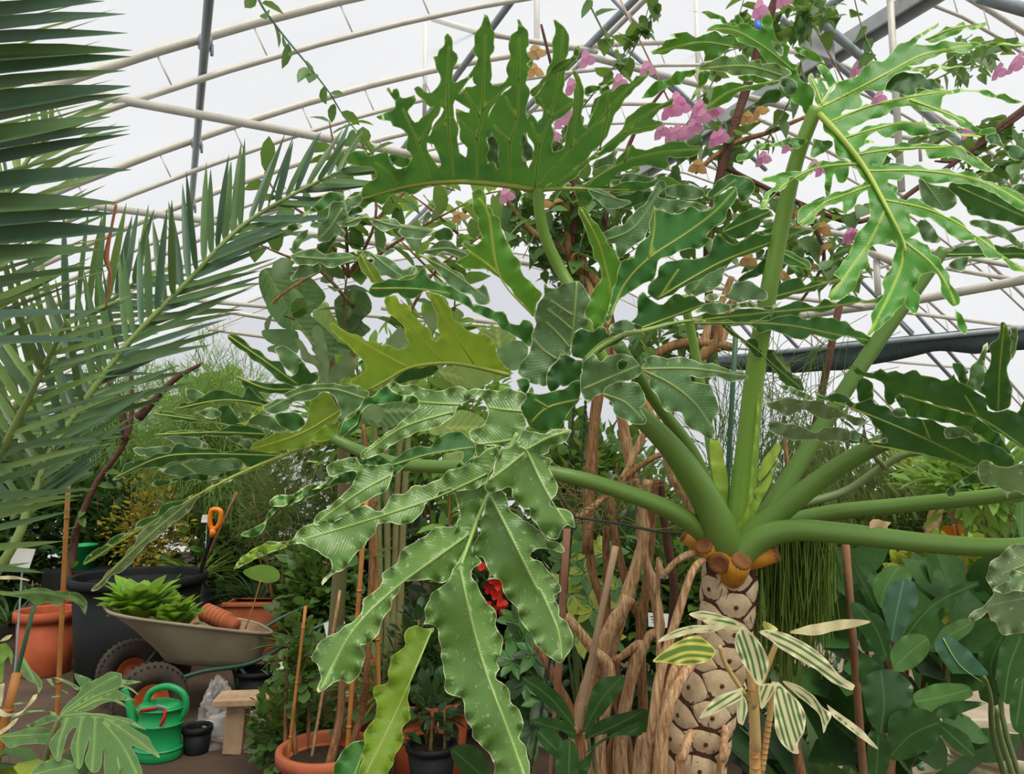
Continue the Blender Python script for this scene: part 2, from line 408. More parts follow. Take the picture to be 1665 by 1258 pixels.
def sheet(outline, veins, depth, rng, fold=0.0, ripple=0.010, wave=34, crinkle=1.2, bulge=0.015, step=9.0, sample=7.0):
    """a leaf lobe: outline and veins in photo pixels, depth(x, y) in metres -> world verts, tris, attributes"""
    P = catmull(outline, sample); ph = rng.uniform(0, 6.28, 6)
    seg = np.hypot(*(np.roll(P, -1, 0) - P).T); arc = np.concatenate([[0], np.cumsum(seg)[:-1]])
    tan = np.roll(P, -1, 0) - np.roll(P, 1, 0); tan /= (np.hypot(*tan.T)[:, None] + 1e-9); nrm = np.stack([-tan[:, 1], tan[:, 0]], 1)
    P = P + nrm * (crinkle * (np.sin(arc / 7.5 + ph[0]) + 0.7 * np.sin(arc / 4.1 + ph[1])))[:, None]
    lo, hi = P.min(0), P.max(0)
    gx, gy = np.meshgrid(np.arange(lo[0], hi[0], step), np.arange(lo[1], hi[1], step * 0.87)); gx[1::2] += step / 2
    Q = np.stack([gx.ravel(), gy.ravel()], 1); Q += rng.uniform(-.15, .15, Q.shape) * step
    ins = np.concatenate([P + nrm * 3.2, P - nrm * 3.2])[::2]; Q = np.concatenate([Q, ins])
    Q = Q[inside(Q, P)]
    if len(Q):
        d, _ = segdist(Q, P, True); Q = Q[d > 2.6]
    VP = []; VE = []
    for q in veins:
        c = catmull(q, 7, False); ok = inside(c, P); dd_, _ = segdist(c, P, True); ok &= dd_ > 2.0; prev = None
        for k_, p_ in enumerate(c):
            if ok[k_]:
                VP.append(p_)
                if prev == k_ - 1: VE.append((len(VP) - 2, len(VP) - 1))
                prev = k_
    if VP and len(Q):
        va = np.array(VP); dm = np.full(len(Q), 1e9)
        for p_ in va: dm = np.minimum(dm, np.hypot(*(Q - p_).T))
        Q = Q[dm > 3.0]
    if VP: Q = np.concatenate([np.array(VP), Q]) if len(Q) else np.array(VP)
    n = len(P); VE = [(a + n, b + n) for a, b in VE]; allp = [Vector((float(a), float(b))) for a, b in np.concatenate([P, Q])] if len(Q) else [Vector((float(a), float(b))) for a, b in P]
    r = delaunay_2d_cdt(allp, VE, [list(range(n))], 1, 1e-4)
    V2 = np.array([tuple(p) for p in r[0]]); F = [tuple(q) for q in r[2]]
    ed, ea = segdist(V2, P, True)
    vd = np.full(len(V2), 60.0); la = np.zeros(len(V2))
    for q in veins:
        dd, aa = segdist(V2, catmull(q, 12, False), False); m = dd < vd; vd[m] = dd[m]; la[m] = (aa - dd * 0.8)[m]
    z = depth(V2[:, 0], V2[:, 1]) + fold * np.minimum(vd, 60) / 100
    env = np.exp(-ed / 10.0) * np.clip(vd / 25.0, 0, 1)
    z = z + ripple * env * (np.sin(ea / wave * 6.283 + ph[2]) + 0.6 * np.sin(ea / wave * 11 + ph[3]))
    z = z + bulge * BULGE(V2[:, 0], V2[:, 1])
    V = np.array([tuple(W(a, b, c)) for (a, b), c in zip(V2, z)])
    # faces towards the camera
    if F:
        a, b, c = V[F[0][0]], V[F[0][1]], V[F[0][2]]
        if np.dot(np.cross(b - a, c - a), (a - np.array([0, 0, CAMZ]))) > 0: F = [q[::-1] for q in F]
    return V, F, dict(ed=ed, vd=vd, la=la)
def union_sheet(outlines, veins, depth, rng, fold=0.0, ripple=0.010, wave=34, crinkle=1.2, bulge=0.015, step=9.0, sample=7.0):
    """several lobes that grow together into one blade"""
    PS = []; faces = []; pool = []; ins = []
    for outline in outlines:
        P = catmull(outline, sample); ph_ = rng.uniform(0, 6.28, 2); seg = np.hypot(*(np.roll(P, -1, 0) - P).T); arc = np.concatenate([[0], np.cumsum(seg)[:-1]])
        tan = np.roll(P, -1, 0) - np.roll(P, 1, 0); tan /= (np.hypot(*tan.T)[:, None] + 1e-9); nrm = np.stack([-tan[:, 1], tan[:, 0]], 1)
        P = P + nrm * (crinkle * (np.sin(arc / 7.5 + ph_[0]) + 0.7 * np.sin(arc / 4.1 + ph_[1])))[:, None]
        n0 = sum(len(q) for q in PS); faces.append(list(range(n0, n0 + len(P)))); PS.append(P); ins.append(np.concatenate([P + nrm * 3.2, P - nrm * 3.2])[::2])
    A = np.concatenate(PS); lo, hi = A.min(0), A.max(0)
    gx, gy = np.meshgrid(np.arange(lo[0], hi[0], step), np.arange(lo[1], hi[1], step * 0.87)); gx[1::2] += step / 2
    Q = np.concatenate([np.stack([gx.ravel(), gy.ravel()], 1)] + ins + [catmull(q, 7, False) for q in veins]); isin = np.zeros(len(Q), bool); dm = np.full(len(Q), 1e9)
    for P in PS: isin |= inside(Q, P); dm = np.minimum(dm, segdist(Q, P, True)[0])
    Q = Q[isin & (dm > 2.2)]
    r = delaunay_2d_cdt([Vector((float(a), float(b))) for a, b in np.concatenate([A, Q])], [], faces, 1, 1e-3)
    V2 = np.array([tuple(p) for p in r[0]]); F = [tuple(q) for q in r[2]]; cnt = {}; cen = np.array([V2[list(q)].mean(0) for q in F]); keep = np.zeros(len(F), bool)
    for P in PS: keep |= inside(cen, P)
    F = [q for q, k_ in zip(F, keep) if k_]
    for q in F:
        for i in range(len(q)):
            e = (q[i], q[(i + 1) % len(q)]); e = (min(e), max(e)); cnt[e] = cnt.get(e, 0) + 1
    ed = np.full(len(V2), 1e9)
    for (i, j), c in cnt.items():
        if c == 1:
            a, b = V2[i], V2[j]; d = b - a; L2 = d @ d + 1e-9; t = np.clip(((V2 - a) @ d) / L2, 0, 1); ed = np.minimum(ed, np.hypot(*(V2 - a - t[:, None] * d).T))
    vd = np.full(len(V2), 60.0); la = np.zeros(len(V2))
    for q in veins:
        dd, aa = segdist(V2, catmull(q, 12, False), False); m = dd < vd; vd[m] = dd[m]; la[m] = (aa - dd * 0.8)[m]
    x, y = V2[:, 0], V2[:, 1]
    z = depth(x, y) + fold * np.minimum(vd, 60) / 100 + bulge * BULGE(x, y)
    z = z + ripple * np.exp(-ed / 10) * np.clip(vd / 25, 0, 1) * (np.sin(x / wave * 5 + y / wave * 3) + np.sin(y / wave * 6 - x / wave * 2))
    V = np.array([tuple(W(a, b, c)) for (a, b), c in zip(V2, z)])
    Fo = []
    for q in F:
        a, b, c = V[q[0]], V[q[1]], V[q[2]]; Fo.append(q[::-1] if np.dot(np.cross(b - a, c - a), a - np.array([0, 0, CAMZ])) > 0 else q)
    return V, Fo, dict(ed=ed, vd=vd, la=la)
def plane(x0, y0, d0, gx=0.0, gy=0.0, curv=0.0, cx=0.0):
    """depth: d0 at (x0,y0), change in metres per 100 px"""
    return lambda x, y: d0 + gx * (x - x0) / 100 + gy * (y - y0) / 100 + curv * ((x - x0) / 100) ** 2 + cx * ((y - y0) / 100) ** 2
def join(parts):
    V = []; F = []; A = {}; n = 0
    for v, f, a in parts:
        V.append(v); F += [tuple(i + n for i in q) for q in f]; n += len(v)
        for k in a: A.setdefault(k, []).append(a[k])
    return np.concatenate(V), F, {k: np.concatenate(x) for k, x in A.items()}
def veintube(name, path, depth, r0, r1, mat, parent, lift=0.002, bulge=0.015):
    P = catmull(path, 10, False); z = depth(P[:, 0], P[:, 1]) - lift + bulge * BULGE(P[:, 0], P[:, 1])
    pp = [W(a, b, c) for (a, b), c in zip(P, z)]
    k = float(np.mean(z)) / FPX
    return MB().tube(pp, interp([r0 * k, r1 * k], len(pp)), 6).build(name, mat, parent)
def big_leaf(parent, mat, lobes, dep, seed, vein_mat=None, label=None, name='leaf', vr=1.5, merge=None, **kw):
    """lobes: list of (outline string, [vein strings], dz, extra) joined into one blade; veins become sub-parts"""
    rng = np.random.default_rng(seed); groups = {}; veins = []
    if merge is not None:
        one = [L for L in lobes if abs(L[2] if len(L) > 2 else 0) <= merge and (len(L) < 4 or L[3] in (None, mat))]; lobes = [L for L in lobes if L not in one]
        vs = [pts(q) for L in one for q in L[1]]; groups[mat] = [union_sheet([pts(L[0]) for L in one], vs, dep, rng, **kw)]
        for q in vs: veins.append((q, dep, kw.get('bulge', 0.015)))
    for L in lobes:
        out = L[0]; vs = [pts(q) for q in L[1]]; dz = L[2] if len(L) > 2 else 0.0; m = L[3] if len(L) > 3 and L[3] else mat; kk = dict(kw); kk.update(L[4] if len(L) > 4 else {})
        d = kk.pop('dep', None) or dep
        dd = (lambda d, dz: (lambda x, y: d(x, y) + dz))(d, dz)
        groups.setdefault(m, []).append(sheet(pts(out), vs, dd, rng, **kk))
        for q in vs: veins.append((q, dd, kk.get('bulge', 0.015)))
    o = None
    for m, parts in groups.items():
        for V, F, A in parts:
            q = obj(name if o is None else 'lobe', V, F, m, parent if o is None else o, attrs=A)
            if o is None: o = q
    if label: o['label'] = label
    if vein_mat:
        for i, (q, dd, bg) in enumerate(veins): veintube('vein', q, dd, vr, vr * .3, vein_mat, o, bulge=bg)
    return o
def poly_leaf(parent, mat, outline, vein, d0, gx=0, gy=0, seed=0, name='leaf', vein_mat=None, vr=1.5, dep=None, **kw):
    P = pts(outline); v = [pts(vein)] if vein else []
    x0 = sum(p[0] for p in P) / len(P); y0 = sum(p[1] for p in P) / len(P)
    d = dep or plane(x0, y0, d0, gx, gy); kw.setdefault('ripple', 0.004); kw.setdefault('crinkle', 0.35); kw.setdefault('bulge', 0.006)
    V, F, A = sheet(P, v, d, np.random.default_rng(seed), **kw)
    o = obj(name, V, F, mat, parent, attrs=A)
    if vein_mat and v: veintube('midrib', v[0], d, vr, vr * .35, vein_mat, o, bulge=kw['bulge'])
    return o
# ------------------------------------------------------------------ the tree philodendron
EDGE = 'c9d6a4'
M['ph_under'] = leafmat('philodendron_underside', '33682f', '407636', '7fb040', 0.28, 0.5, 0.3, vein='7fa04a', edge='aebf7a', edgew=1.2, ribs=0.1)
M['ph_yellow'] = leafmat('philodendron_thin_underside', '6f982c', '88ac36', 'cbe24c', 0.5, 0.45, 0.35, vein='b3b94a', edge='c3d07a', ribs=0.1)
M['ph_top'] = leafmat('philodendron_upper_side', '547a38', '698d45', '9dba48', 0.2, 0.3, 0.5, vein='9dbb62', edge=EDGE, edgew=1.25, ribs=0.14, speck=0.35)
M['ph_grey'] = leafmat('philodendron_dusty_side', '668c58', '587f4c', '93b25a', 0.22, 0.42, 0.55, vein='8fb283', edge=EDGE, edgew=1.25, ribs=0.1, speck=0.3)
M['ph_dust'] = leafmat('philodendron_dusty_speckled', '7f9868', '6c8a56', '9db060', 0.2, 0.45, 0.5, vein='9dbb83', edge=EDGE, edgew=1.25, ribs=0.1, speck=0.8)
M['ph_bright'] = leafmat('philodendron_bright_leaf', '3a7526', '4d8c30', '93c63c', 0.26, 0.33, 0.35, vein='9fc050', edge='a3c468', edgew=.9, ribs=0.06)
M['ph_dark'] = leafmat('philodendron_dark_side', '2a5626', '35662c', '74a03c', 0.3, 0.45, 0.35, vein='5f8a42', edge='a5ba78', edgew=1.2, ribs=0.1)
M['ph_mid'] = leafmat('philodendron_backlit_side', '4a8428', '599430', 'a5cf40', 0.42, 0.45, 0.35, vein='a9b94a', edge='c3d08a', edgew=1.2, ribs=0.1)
CROWN = W(1192, 900, 1.9)
TB = Vector((CROWN.x - 0.22, CROWN.y + 0.05, 0.0))
ph = thing('tree_philodendron', 'huge tree philodendron with ruffled deeply lobed leaves on a scarred trunk', 'plant', TB)
U, Y, T, GR, DU, BR, DK = (M['ph_' + k] for k in ('under', 'yellow', 'top', 'grey', 'dust', 'bright', 'dark'))

# leaf held up high, seen from below, tips leaning over towards the viewer
dA = plane(870, 310, 1.95, 0.02, 0.13, 0.004)
big_leaf(ph, U, [
 ('F1: 190,1200 185,1130 250,1075 270,1055 245,1000 130,990 85,965 105,915 205,885 215,930 310,905 330,872 350,940 400,1005 480,995 600,1085 430,1130 300,1165', ['F1: 420,1115 350,1030 270,970'], .004),
 ('F1: 190,1195 430,1120 610,1095 560,1140 480,1165 440,1155 350,1185 310,1235 250,1215 190,1258', [], .006),
 ('F1: 420,1125 440,1040 490,940 465,885 465,800 440,770 380,740 365,712 320,715 270,685 340,660 385,625 390,590 370,560 340,515 350,505 372,530 375,508 405,510 420,560 460,570 515,545 520,580 480,635 470,655 515,715 555,700 620,635 705,545 715,525 700,580 660,660 610,770 585,850 605,905 625,955 660,1000 690,1050 755,1085 610,1095', ['F1: 605,1085 535,860 440,640', 'F1: 540,850 620,700 700,560'], .0),
 ('F1: 600,1095 660,1000 680,985 650,920 632,855 600,850 580,840 620,760 690,640 612,620 570,590 520,545 505,510 530,500 570,525 615,532 655,495 680,450 670,425 640,395 640,350 627,315 655,310 665,270 690,235 700,190 715,170 740,195 755,270 775,295 770,350 750,400 758,470 800,465 840,430 870,390 885,365 890,400 860,450 810,510 770,560 755,590 760,640 755,690 775,730 785,790 780,860 790,910 830,940 850,1000 895,1080 755,1085', ['F1: 755,1080 725,800 715,530 725,250', 'F1: 722,690 640,760'], -.004),
 ('F1: 755,1085 800,1000 835,920 835,880 800,845 790,760 765,690 770,640 800,650 845,655 850,640 790,600 760,560 800,530 830,500 870,500 895,490 870,450 890,365 905,320 875,290 875,240 895,160 925,120 940,45 960,60 975,95 995,140 1015,180 1000,230 1000,280 985,310 990,400 980,470 1000,485 1060,480 1090,440 1130,410 1190,392 1220,350 1244,330 1235,390 1190,440 1100,500 1040,560 1000,620 975,660 975,720 985,760 960,830 975,880 955,940 970,975 1000,980 1040,1000 1060,1060 1100,1095 900,1085', ['F1: 900,1080 900,830 930,650 950,180', 'F1: 900,830 830,750 770,690', 'F1: 930,650 1000,580 1090,500', 'F1: 915,690 860,590 810,510'], -.008),
 ('F2: -245,1085 -170,960 -165,880 -185,800 -170,700 -160,640 -100,560 -40,500 -60,420 -65,400 -45,330 -50,240 -30,180 0,150 5,85 15,85 35,120 65,150 80,190 75,240 55,260 70,300 95,325 70,360 65,420 60,480 80,510 90,540 60,600 65,660 70,740 55,790 90,860 105,900 100,950 60,960 110,1050 115,1130 -30,1115', ['F2: -45,1100 -40,850 5,680 15,200', 'F2: -40,850 -140,740', 'F2: -5,700 -70,560'], .0),
 ('F2: 20,1125 100,950 105,880 60,760 75,660 105,690 130,715 155,690 160,640 120,600 112,565 180,460 190,395 195,365 222,320 225,200 240,130 228,80 270,110 305,130 320,180 322,300 300,350 300,430 300,490 290,530 320,570 355,570 340,640 270,690 220,740 235,790 215,860 230,895 270,890 320,900 250,1030 120,1135', ['F2: 115,1120 145,870 205,690 270,410 285,150', 'F2: 145,870 90,720', 'F2: 205,690 140,570', 'F2: 215,690 340,600'], -.003),
 ('F2: 80,530 140,480 200,400 270,340 330,320 365,260 385,250 390,300 350,360 290,400 210,440 150,500 115,570', ['F2: 100,550 200,440 330,340'], -.03),
 ('F2: 110,1130 250,1000 290,880 300,800 330,700 350,600 360,500 350,400 350,385 380,425 410,470 415,560 415,620 405,690 410,740 435,755 430,820 400,900 300,1050', ['F2: 335,880 375,600 370,430'], -.006),
 ('F2: 420,550 420,510 470,495 550,480 600,440 610,465 560,500 480,530', [], .03),
 ('F2: 120,1135 200,1020 340,880 430,760 470,670 500,590 540,540 580,510 590,530 630,490 700,480 740,430 790,430 815,395 815,440 760,490 720,520 690,560 650,620 600,680 590,745 560,800 500,880 330,1030', ['F2: 130,1130 340,880 530,690 680,520 810,420', 'F2: 515,890 560,680 570,530'], -.012),
 ('F2: 140,1138 300,1040 480,920 590,830 650,760 690,690 730,650 790,610 870,600 930,590 970,568 960,610 890,650 840,700 910,720 910,740 860,760 760,790 690,810 640,850 600,900 480,950 300,1110', ['F2: 250,1110 515,890 700,740 960,575', 'F2: 660,790 900,735'], -.006),
 ('F2: 240,1135 400,1120 560,1010 640,930 720,850 740,880 800,895 860,870 940,845 1040,835 1070,860 1130,870 1140,890 1110,930 1040,940 950,935 940,950 950,1010 860,1000 760,990 700,1010 620,1050 560,1110 450,1140', ['F2: 400,1120 660,970 880,910 1130,885', 'F2: 670,965 700,880'], .0),
 ('F2: 400,1130 560,1110 620,1050 700,1030 760,1060 900,1050 1030,1100 1000,1110 860,1120 700,1155 580,1145', [], .004),
 ('F2: 355,1140 470,1140 465,1215 420,1240 395,1230 370,1190', [], .05),
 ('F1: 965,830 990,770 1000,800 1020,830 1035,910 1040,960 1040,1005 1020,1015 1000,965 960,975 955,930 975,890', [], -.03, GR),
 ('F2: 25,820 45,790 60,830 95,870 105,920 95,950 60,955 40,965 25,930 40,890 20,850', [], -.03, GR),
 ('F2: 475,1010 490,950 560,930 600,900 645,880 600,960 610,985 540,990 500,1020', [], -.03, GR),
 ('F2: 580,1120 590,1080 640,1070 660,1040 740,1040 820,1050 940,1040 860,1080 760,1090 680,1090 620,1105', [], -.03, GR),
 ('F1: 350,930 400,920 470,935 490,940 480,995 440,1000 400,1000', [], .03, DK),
], dA, 11, M['vein_g'], 'dark green ruffled leaf held up against the roof with finger-like lobes', merge=.02)
veintube('midrib', pts('F1: 190,1195 420,1128 600,1098 760,1088 900,1093 1100,1113 1260,1140'), dA, 2.4, 5.2, M['vein_y'], ph, lift=.008)
veintube('midrib', pts('F2: 115,1140 250,1132 400,1132 580,1138 700,1140'), dA, 4.0, 1.2, M['vein_y'], ph, lift=.008)

# bright leaf hanging at the right
dF = plane(1400, 300, 1.62, -0.03, -0.09)
big_leaf(ph, BR, [
 ('F4: 150,690 250,560 280,505 400,480 470,400 530,360 600,355 680,290 720,240 860,170 1015,70 1010,95 900,180 830,245 860,235 980,235 1070,210 1240,222 1330,222 1640,228 1640,242 1330,245 1270,275 1180,295 1050,300 960,335 920,365 870,385 790,390 830,405 1000,390 1240,397 1080,408 850,430 760,435 650,490 630,570 560,580 500,560 450,590 460,650 440,700 340,715 300,760 220,800 165,760', ['F4: 170,690 540,500 760,380 940,300 1250,240', 'F4: 160,680 250,535 270,515'], .01),
 ('F4: 905,190 960,180 1040,130 1070,100 1130,100 1200,70 1220,95 1290,90 1375,70 1340,105 1270,135 1200,125 1130,170 1080,190 1000,220 950,215', ['F4: 920,200 1120,120 1360,75'], .0),
 ('F4: 630,485 700,450 800,440 900,450 930,490 980,490 1050,540 1060,555 960,565 900,565 850,560 855,590 790,610 740,600 660,575 630,570', [], .03, DK),
 ('F4: 215,800 330,740 440,700 490,675 560,670 620,640 700,640 760,610 850,600 960,565 1110,570 1180,550 1260,575 1350,565 1400,575 1440,600 1500,600 1560,630 1640,655 1560,660 1520,670 1480,640 1400,620 1340,600 1240,580 1150,585 1100,605 1050,620 1035,660 1030,700 1120,730 1200,770 1240,800 1300,840 1430,850 1440,880 1350,900 1280,870 1180,840 1130,790 1060,760 1000,730 900,720 840,700 780,690 700,690 660,720 640,750 590,775 540,770 480,800 430,830 330,870 240,850', ['F4: 225,800 500,690 800,620 1110,575', 'F4: 800,640 1000,710 1200,800'], .0),
 ('F4: 1350,900 1440,880 1480,960 1560,965 1640,1010 1640,1090 1540,1060 1500,1000 1400,960', [], .06, DK),
 ('F4: 310,930 400,880 500,830 560,825 620,800 700,815 750,790 850,800 910,800 930,840 970,880 930,900 850,895 800,900 760,870 710,870 660,910 600,905 560,880 500,900 480,930 540,940 550,965 480,960 420,1000 380,1010', ['F4: 320,920 560,850 760,805 910,810'], .0),
 ('F4: 920,805 1000,810 1080,830 1130,840 1150,870 1250,890 1330,905 1300,920 1200,900 1130,880 1050,850 960,825', [], .02),
 ('F4: 400,1040 480,1000 560,980 650,975 740,955 830,960 920,955 980,970 1070,960 1120,980 1180,975 1230,1030 1300,1060 1370,1120 1430,1155 1400,1165 1330,1150 1260,1125 1200,1090 1150,1060 1080,1060 1010,1070 950,1065 920,1010 880,1000 800,1010 720,1005 660,1020 620,1080 590,1130 540,1110 480,1130 450,1100', ['F4: 420,1040 700,1000 1000,990 1180,990 1400,1150'], .0),
 ('F5: 690,320 780,300 850,275 920,300 980,290 1050,320 1130,310 1180,330 1270,330 1320,370 1400,400 1470,420 1539,470 1600,520 1600,560 1539,550 1480,510 1400,460 1330,420 1250,400 1150,385 1060,395 1000,370 900,345 870,370 800,380 860,410 850,440 780,440', ['F5: 700,325 1000,325 1300,375 1539,500'], -.01),
 ('F5: 780,480 850,465 900,480 930,465 1010,500 1080,540 1120,580 1150,560 1210,600 1230,640 1280,670 1340,680 1380,730 1440,790 1539,840 1600,860 1600,890 1539,875 1470,850 1420,800 1350,790 1300,740 1270,700 1180,690 1140,670 1100,620 1050,590 980,570 920,555 940,600 970,650 900,690 860,640 800,540', ['F5: 780,480 1000,525 1170,600 1300,690 1539,860'], -.015),
 ('F5: 890,700 940,690 1020,720 1040,770 1090,800 1110,850 1140,890 1140,930 1180,970 1190,1040 1160,1055 1110,1010 1095,960 1070,880 1000,870 980,900 960,940 900,850', ['F5: 890,700 1050,830 1130,950 1170,1050'], -.01),
 ('F5: 1165,1060 1200,1100 1235,1170 1225,1210 1190,1170 1170,1110', [], -.01),
 ('F5: 870,690 930,800 960,900 950,960 915,990 890,1040 830,1100 780,1160 730,1190 700,1210 715,1150 720,1090 740,1060 790,960 775,930 800,870 830,830 850,740', ['F5: 890,700 880,830 820,980 710,1200'], -.005),
 ('F5: 930,960 975,980 980,1020 950,1100 920,1075 900,1030', [], -.01),
 ('F5: 790,530 840,600 860,660 820,710 740,720 710,740 700,800 690,850 660,860 650,900 620,960 570,1010 500,1020 490,990 500,960 560,910 515,880 550,830 600,770 620,700 660,640 700,590 720,500 750,480', ['F5: 790,540 700,720 600,860 500,1000'], .0),
 ('F5: 740,420 690,430 660,450 630,500 580,555 560,540 560,490 520,500 470,520 420,560 400,600 340,625 320,600 330,540 360,500 440,485 520,430 560,440 620,410 680,380 690,340', ['F5: 720,400 560,460 470,495 330,610'], .0),
 ('F5: 660,290 600,290 600,330 575,390 540,380 520,340 500,420 480,480 465,430 470,330 430,300 390,330 340,380 280,360 250,420 190,440 160,480 150,530 115,525 140,460 200,390 125,380 200,340 350,320 400,290 450,270 540,270 640,275', ['F5: 650,285 470,300 370,330 250,400 140,510'], .0),
 ('F5: 0,270 0,235 60,220 120,180 200,170 280,150 280,190 210,190 140,200 80,240 40,265', [], .03),
 ('F5: 270,195 290,150 370,150 380,165 320,200', [], .03), ('F5: 390,255 405,180 400,150 460,160 505,170 500,205 440,235', [], .03),
 ('F5: 450,30 520,60 620,150 680,260 760,300 830,420 900,560 940,640 900,710 850,720 780,640 720,560 705,480 690,400 650,330 600,270 545,250 520,210 510,150 470,110', [], .004),
 ('F4: 150,690 110,640 100,560 60,480 90,440 130,520 170,600 180,640', ['F4: 155,660 120,560 75,470'], .0), ('F4: 180,640 150,560 120,440 150,450 190,560 215,570', [], .0), ('F4: 215,570 180,480 130,390 190,380 230,450 270,515 250,530', [], .0),
], dF, 12, M['vein_f'], 'glossy yellow-green hanging leaf with narrow wavy lobes', vr=1.2, bulge=0.02, merge=.02)
veintube('midrib', pts('F5: 440,20 570,160 690,320 790,500 890,700 900,760'), dF, 6.0, 1.6, M['vein_f'], ph, lift=.008, bulge=.02)

# light leaf at the top, edges turned to the viewer
dG = plane(1200, 120, 1.75, 0.05, 0.05)
big_leaf(ph, BR, [
 ('F3: 405,90 520,100 580,90 640,125 720,135 740,190 800,190 810,135 840,118 870,140 885,185 910,120 945,130 940,180 900,210 860,205 780,215 700,200 680,170 600,160 560,115', [], .06),
 ('F3: 565,240 640,215 720,200 800,215 880,200 960,225 1020,255 1050,240 1030,220 1045,150 1100,95 1120,130 1120,180 1130,250 1150,300 1200,360 1270,400 1250,480 1300,530 1335,550 1320,590 1250,640 1190,560 1110,550 1050,500 980,400 930,380 830,360 800,300 710,280 640,265 570,265', ['F3: 1300,600 1050,400 800,260 600,250'], .03),
 ('F3: 105,440 180,390 220,340 330,325 235,300 400,275 480,310 570,290 640,260 700,300 800,330 790,370 720,440 700,470 600,510 540,530 550,470 540,430 420,430 300,415 200,460 110,465', ['F3: 800,400 500,360 130,450'], .04),
 ('F3: 510,590 520,530 600,515 690,475 760,485 800,465 880,460 930,520 1030,490 1035,545 1140,530 1200,555 1250,570 1280,620 1200,660 1150,690 1050,650 1000,640 900,640 830,640 750,620 680,610 560,590', ['F3: 1200,640 900,560 530,580'], .0, T),
 ('F3: 10,835 80,740 170,680 260,660 310,600 350,610 420,590 500,570 540,590 480,610 430,660 390,660 340,710 270,720 210,760 140,800 40,835', [], .03),
 ('F3: 430,855 460,770 500,700 510,600 600,600 580,660 510,760 450,850', [], .03),
 ('F3: 545,940 600,860 620,740 700,720 820,690 900,720 980,725 1080,700 1150,680 1190,670 1180,700 1080,740 980,760 870,770 770,840 660,910', ['F3: 1180,685 800,760 580,900'], -.02),
 ('F3: 940,910 980,860 1050,800 1100,760 1180,740 1200,780 1180,850 1100,880 1020,900', [], .03, DK),
 ('F3: 830,640 1000,640 1150,690 1280,620 1330,550 1340,640 1440,720 1480,760 1470,880 1540,930 1520,1000 1460,1020 1400,980 1380,900 1300,870 1210,800 1190,680 1050,700 880,690', [], .01),
 ('F3: 1290,405 1360,400 1450,430 1530,480 1570,545 1500,520 1400,480 1340,450 1310,430', [], .05),
 ('F3: 1190,680 1260,660 1330,700 1330,790 1270,805 1215,770', [], -.02, GR), ('F3: 1120,340 1170,370 1215,400 1210,470 1185,480 1140,430', [], -.02, GR),
], dG, 13, M['vein_g'], 'fresh green leaf spread under the ridge, seen nearly edge-on')

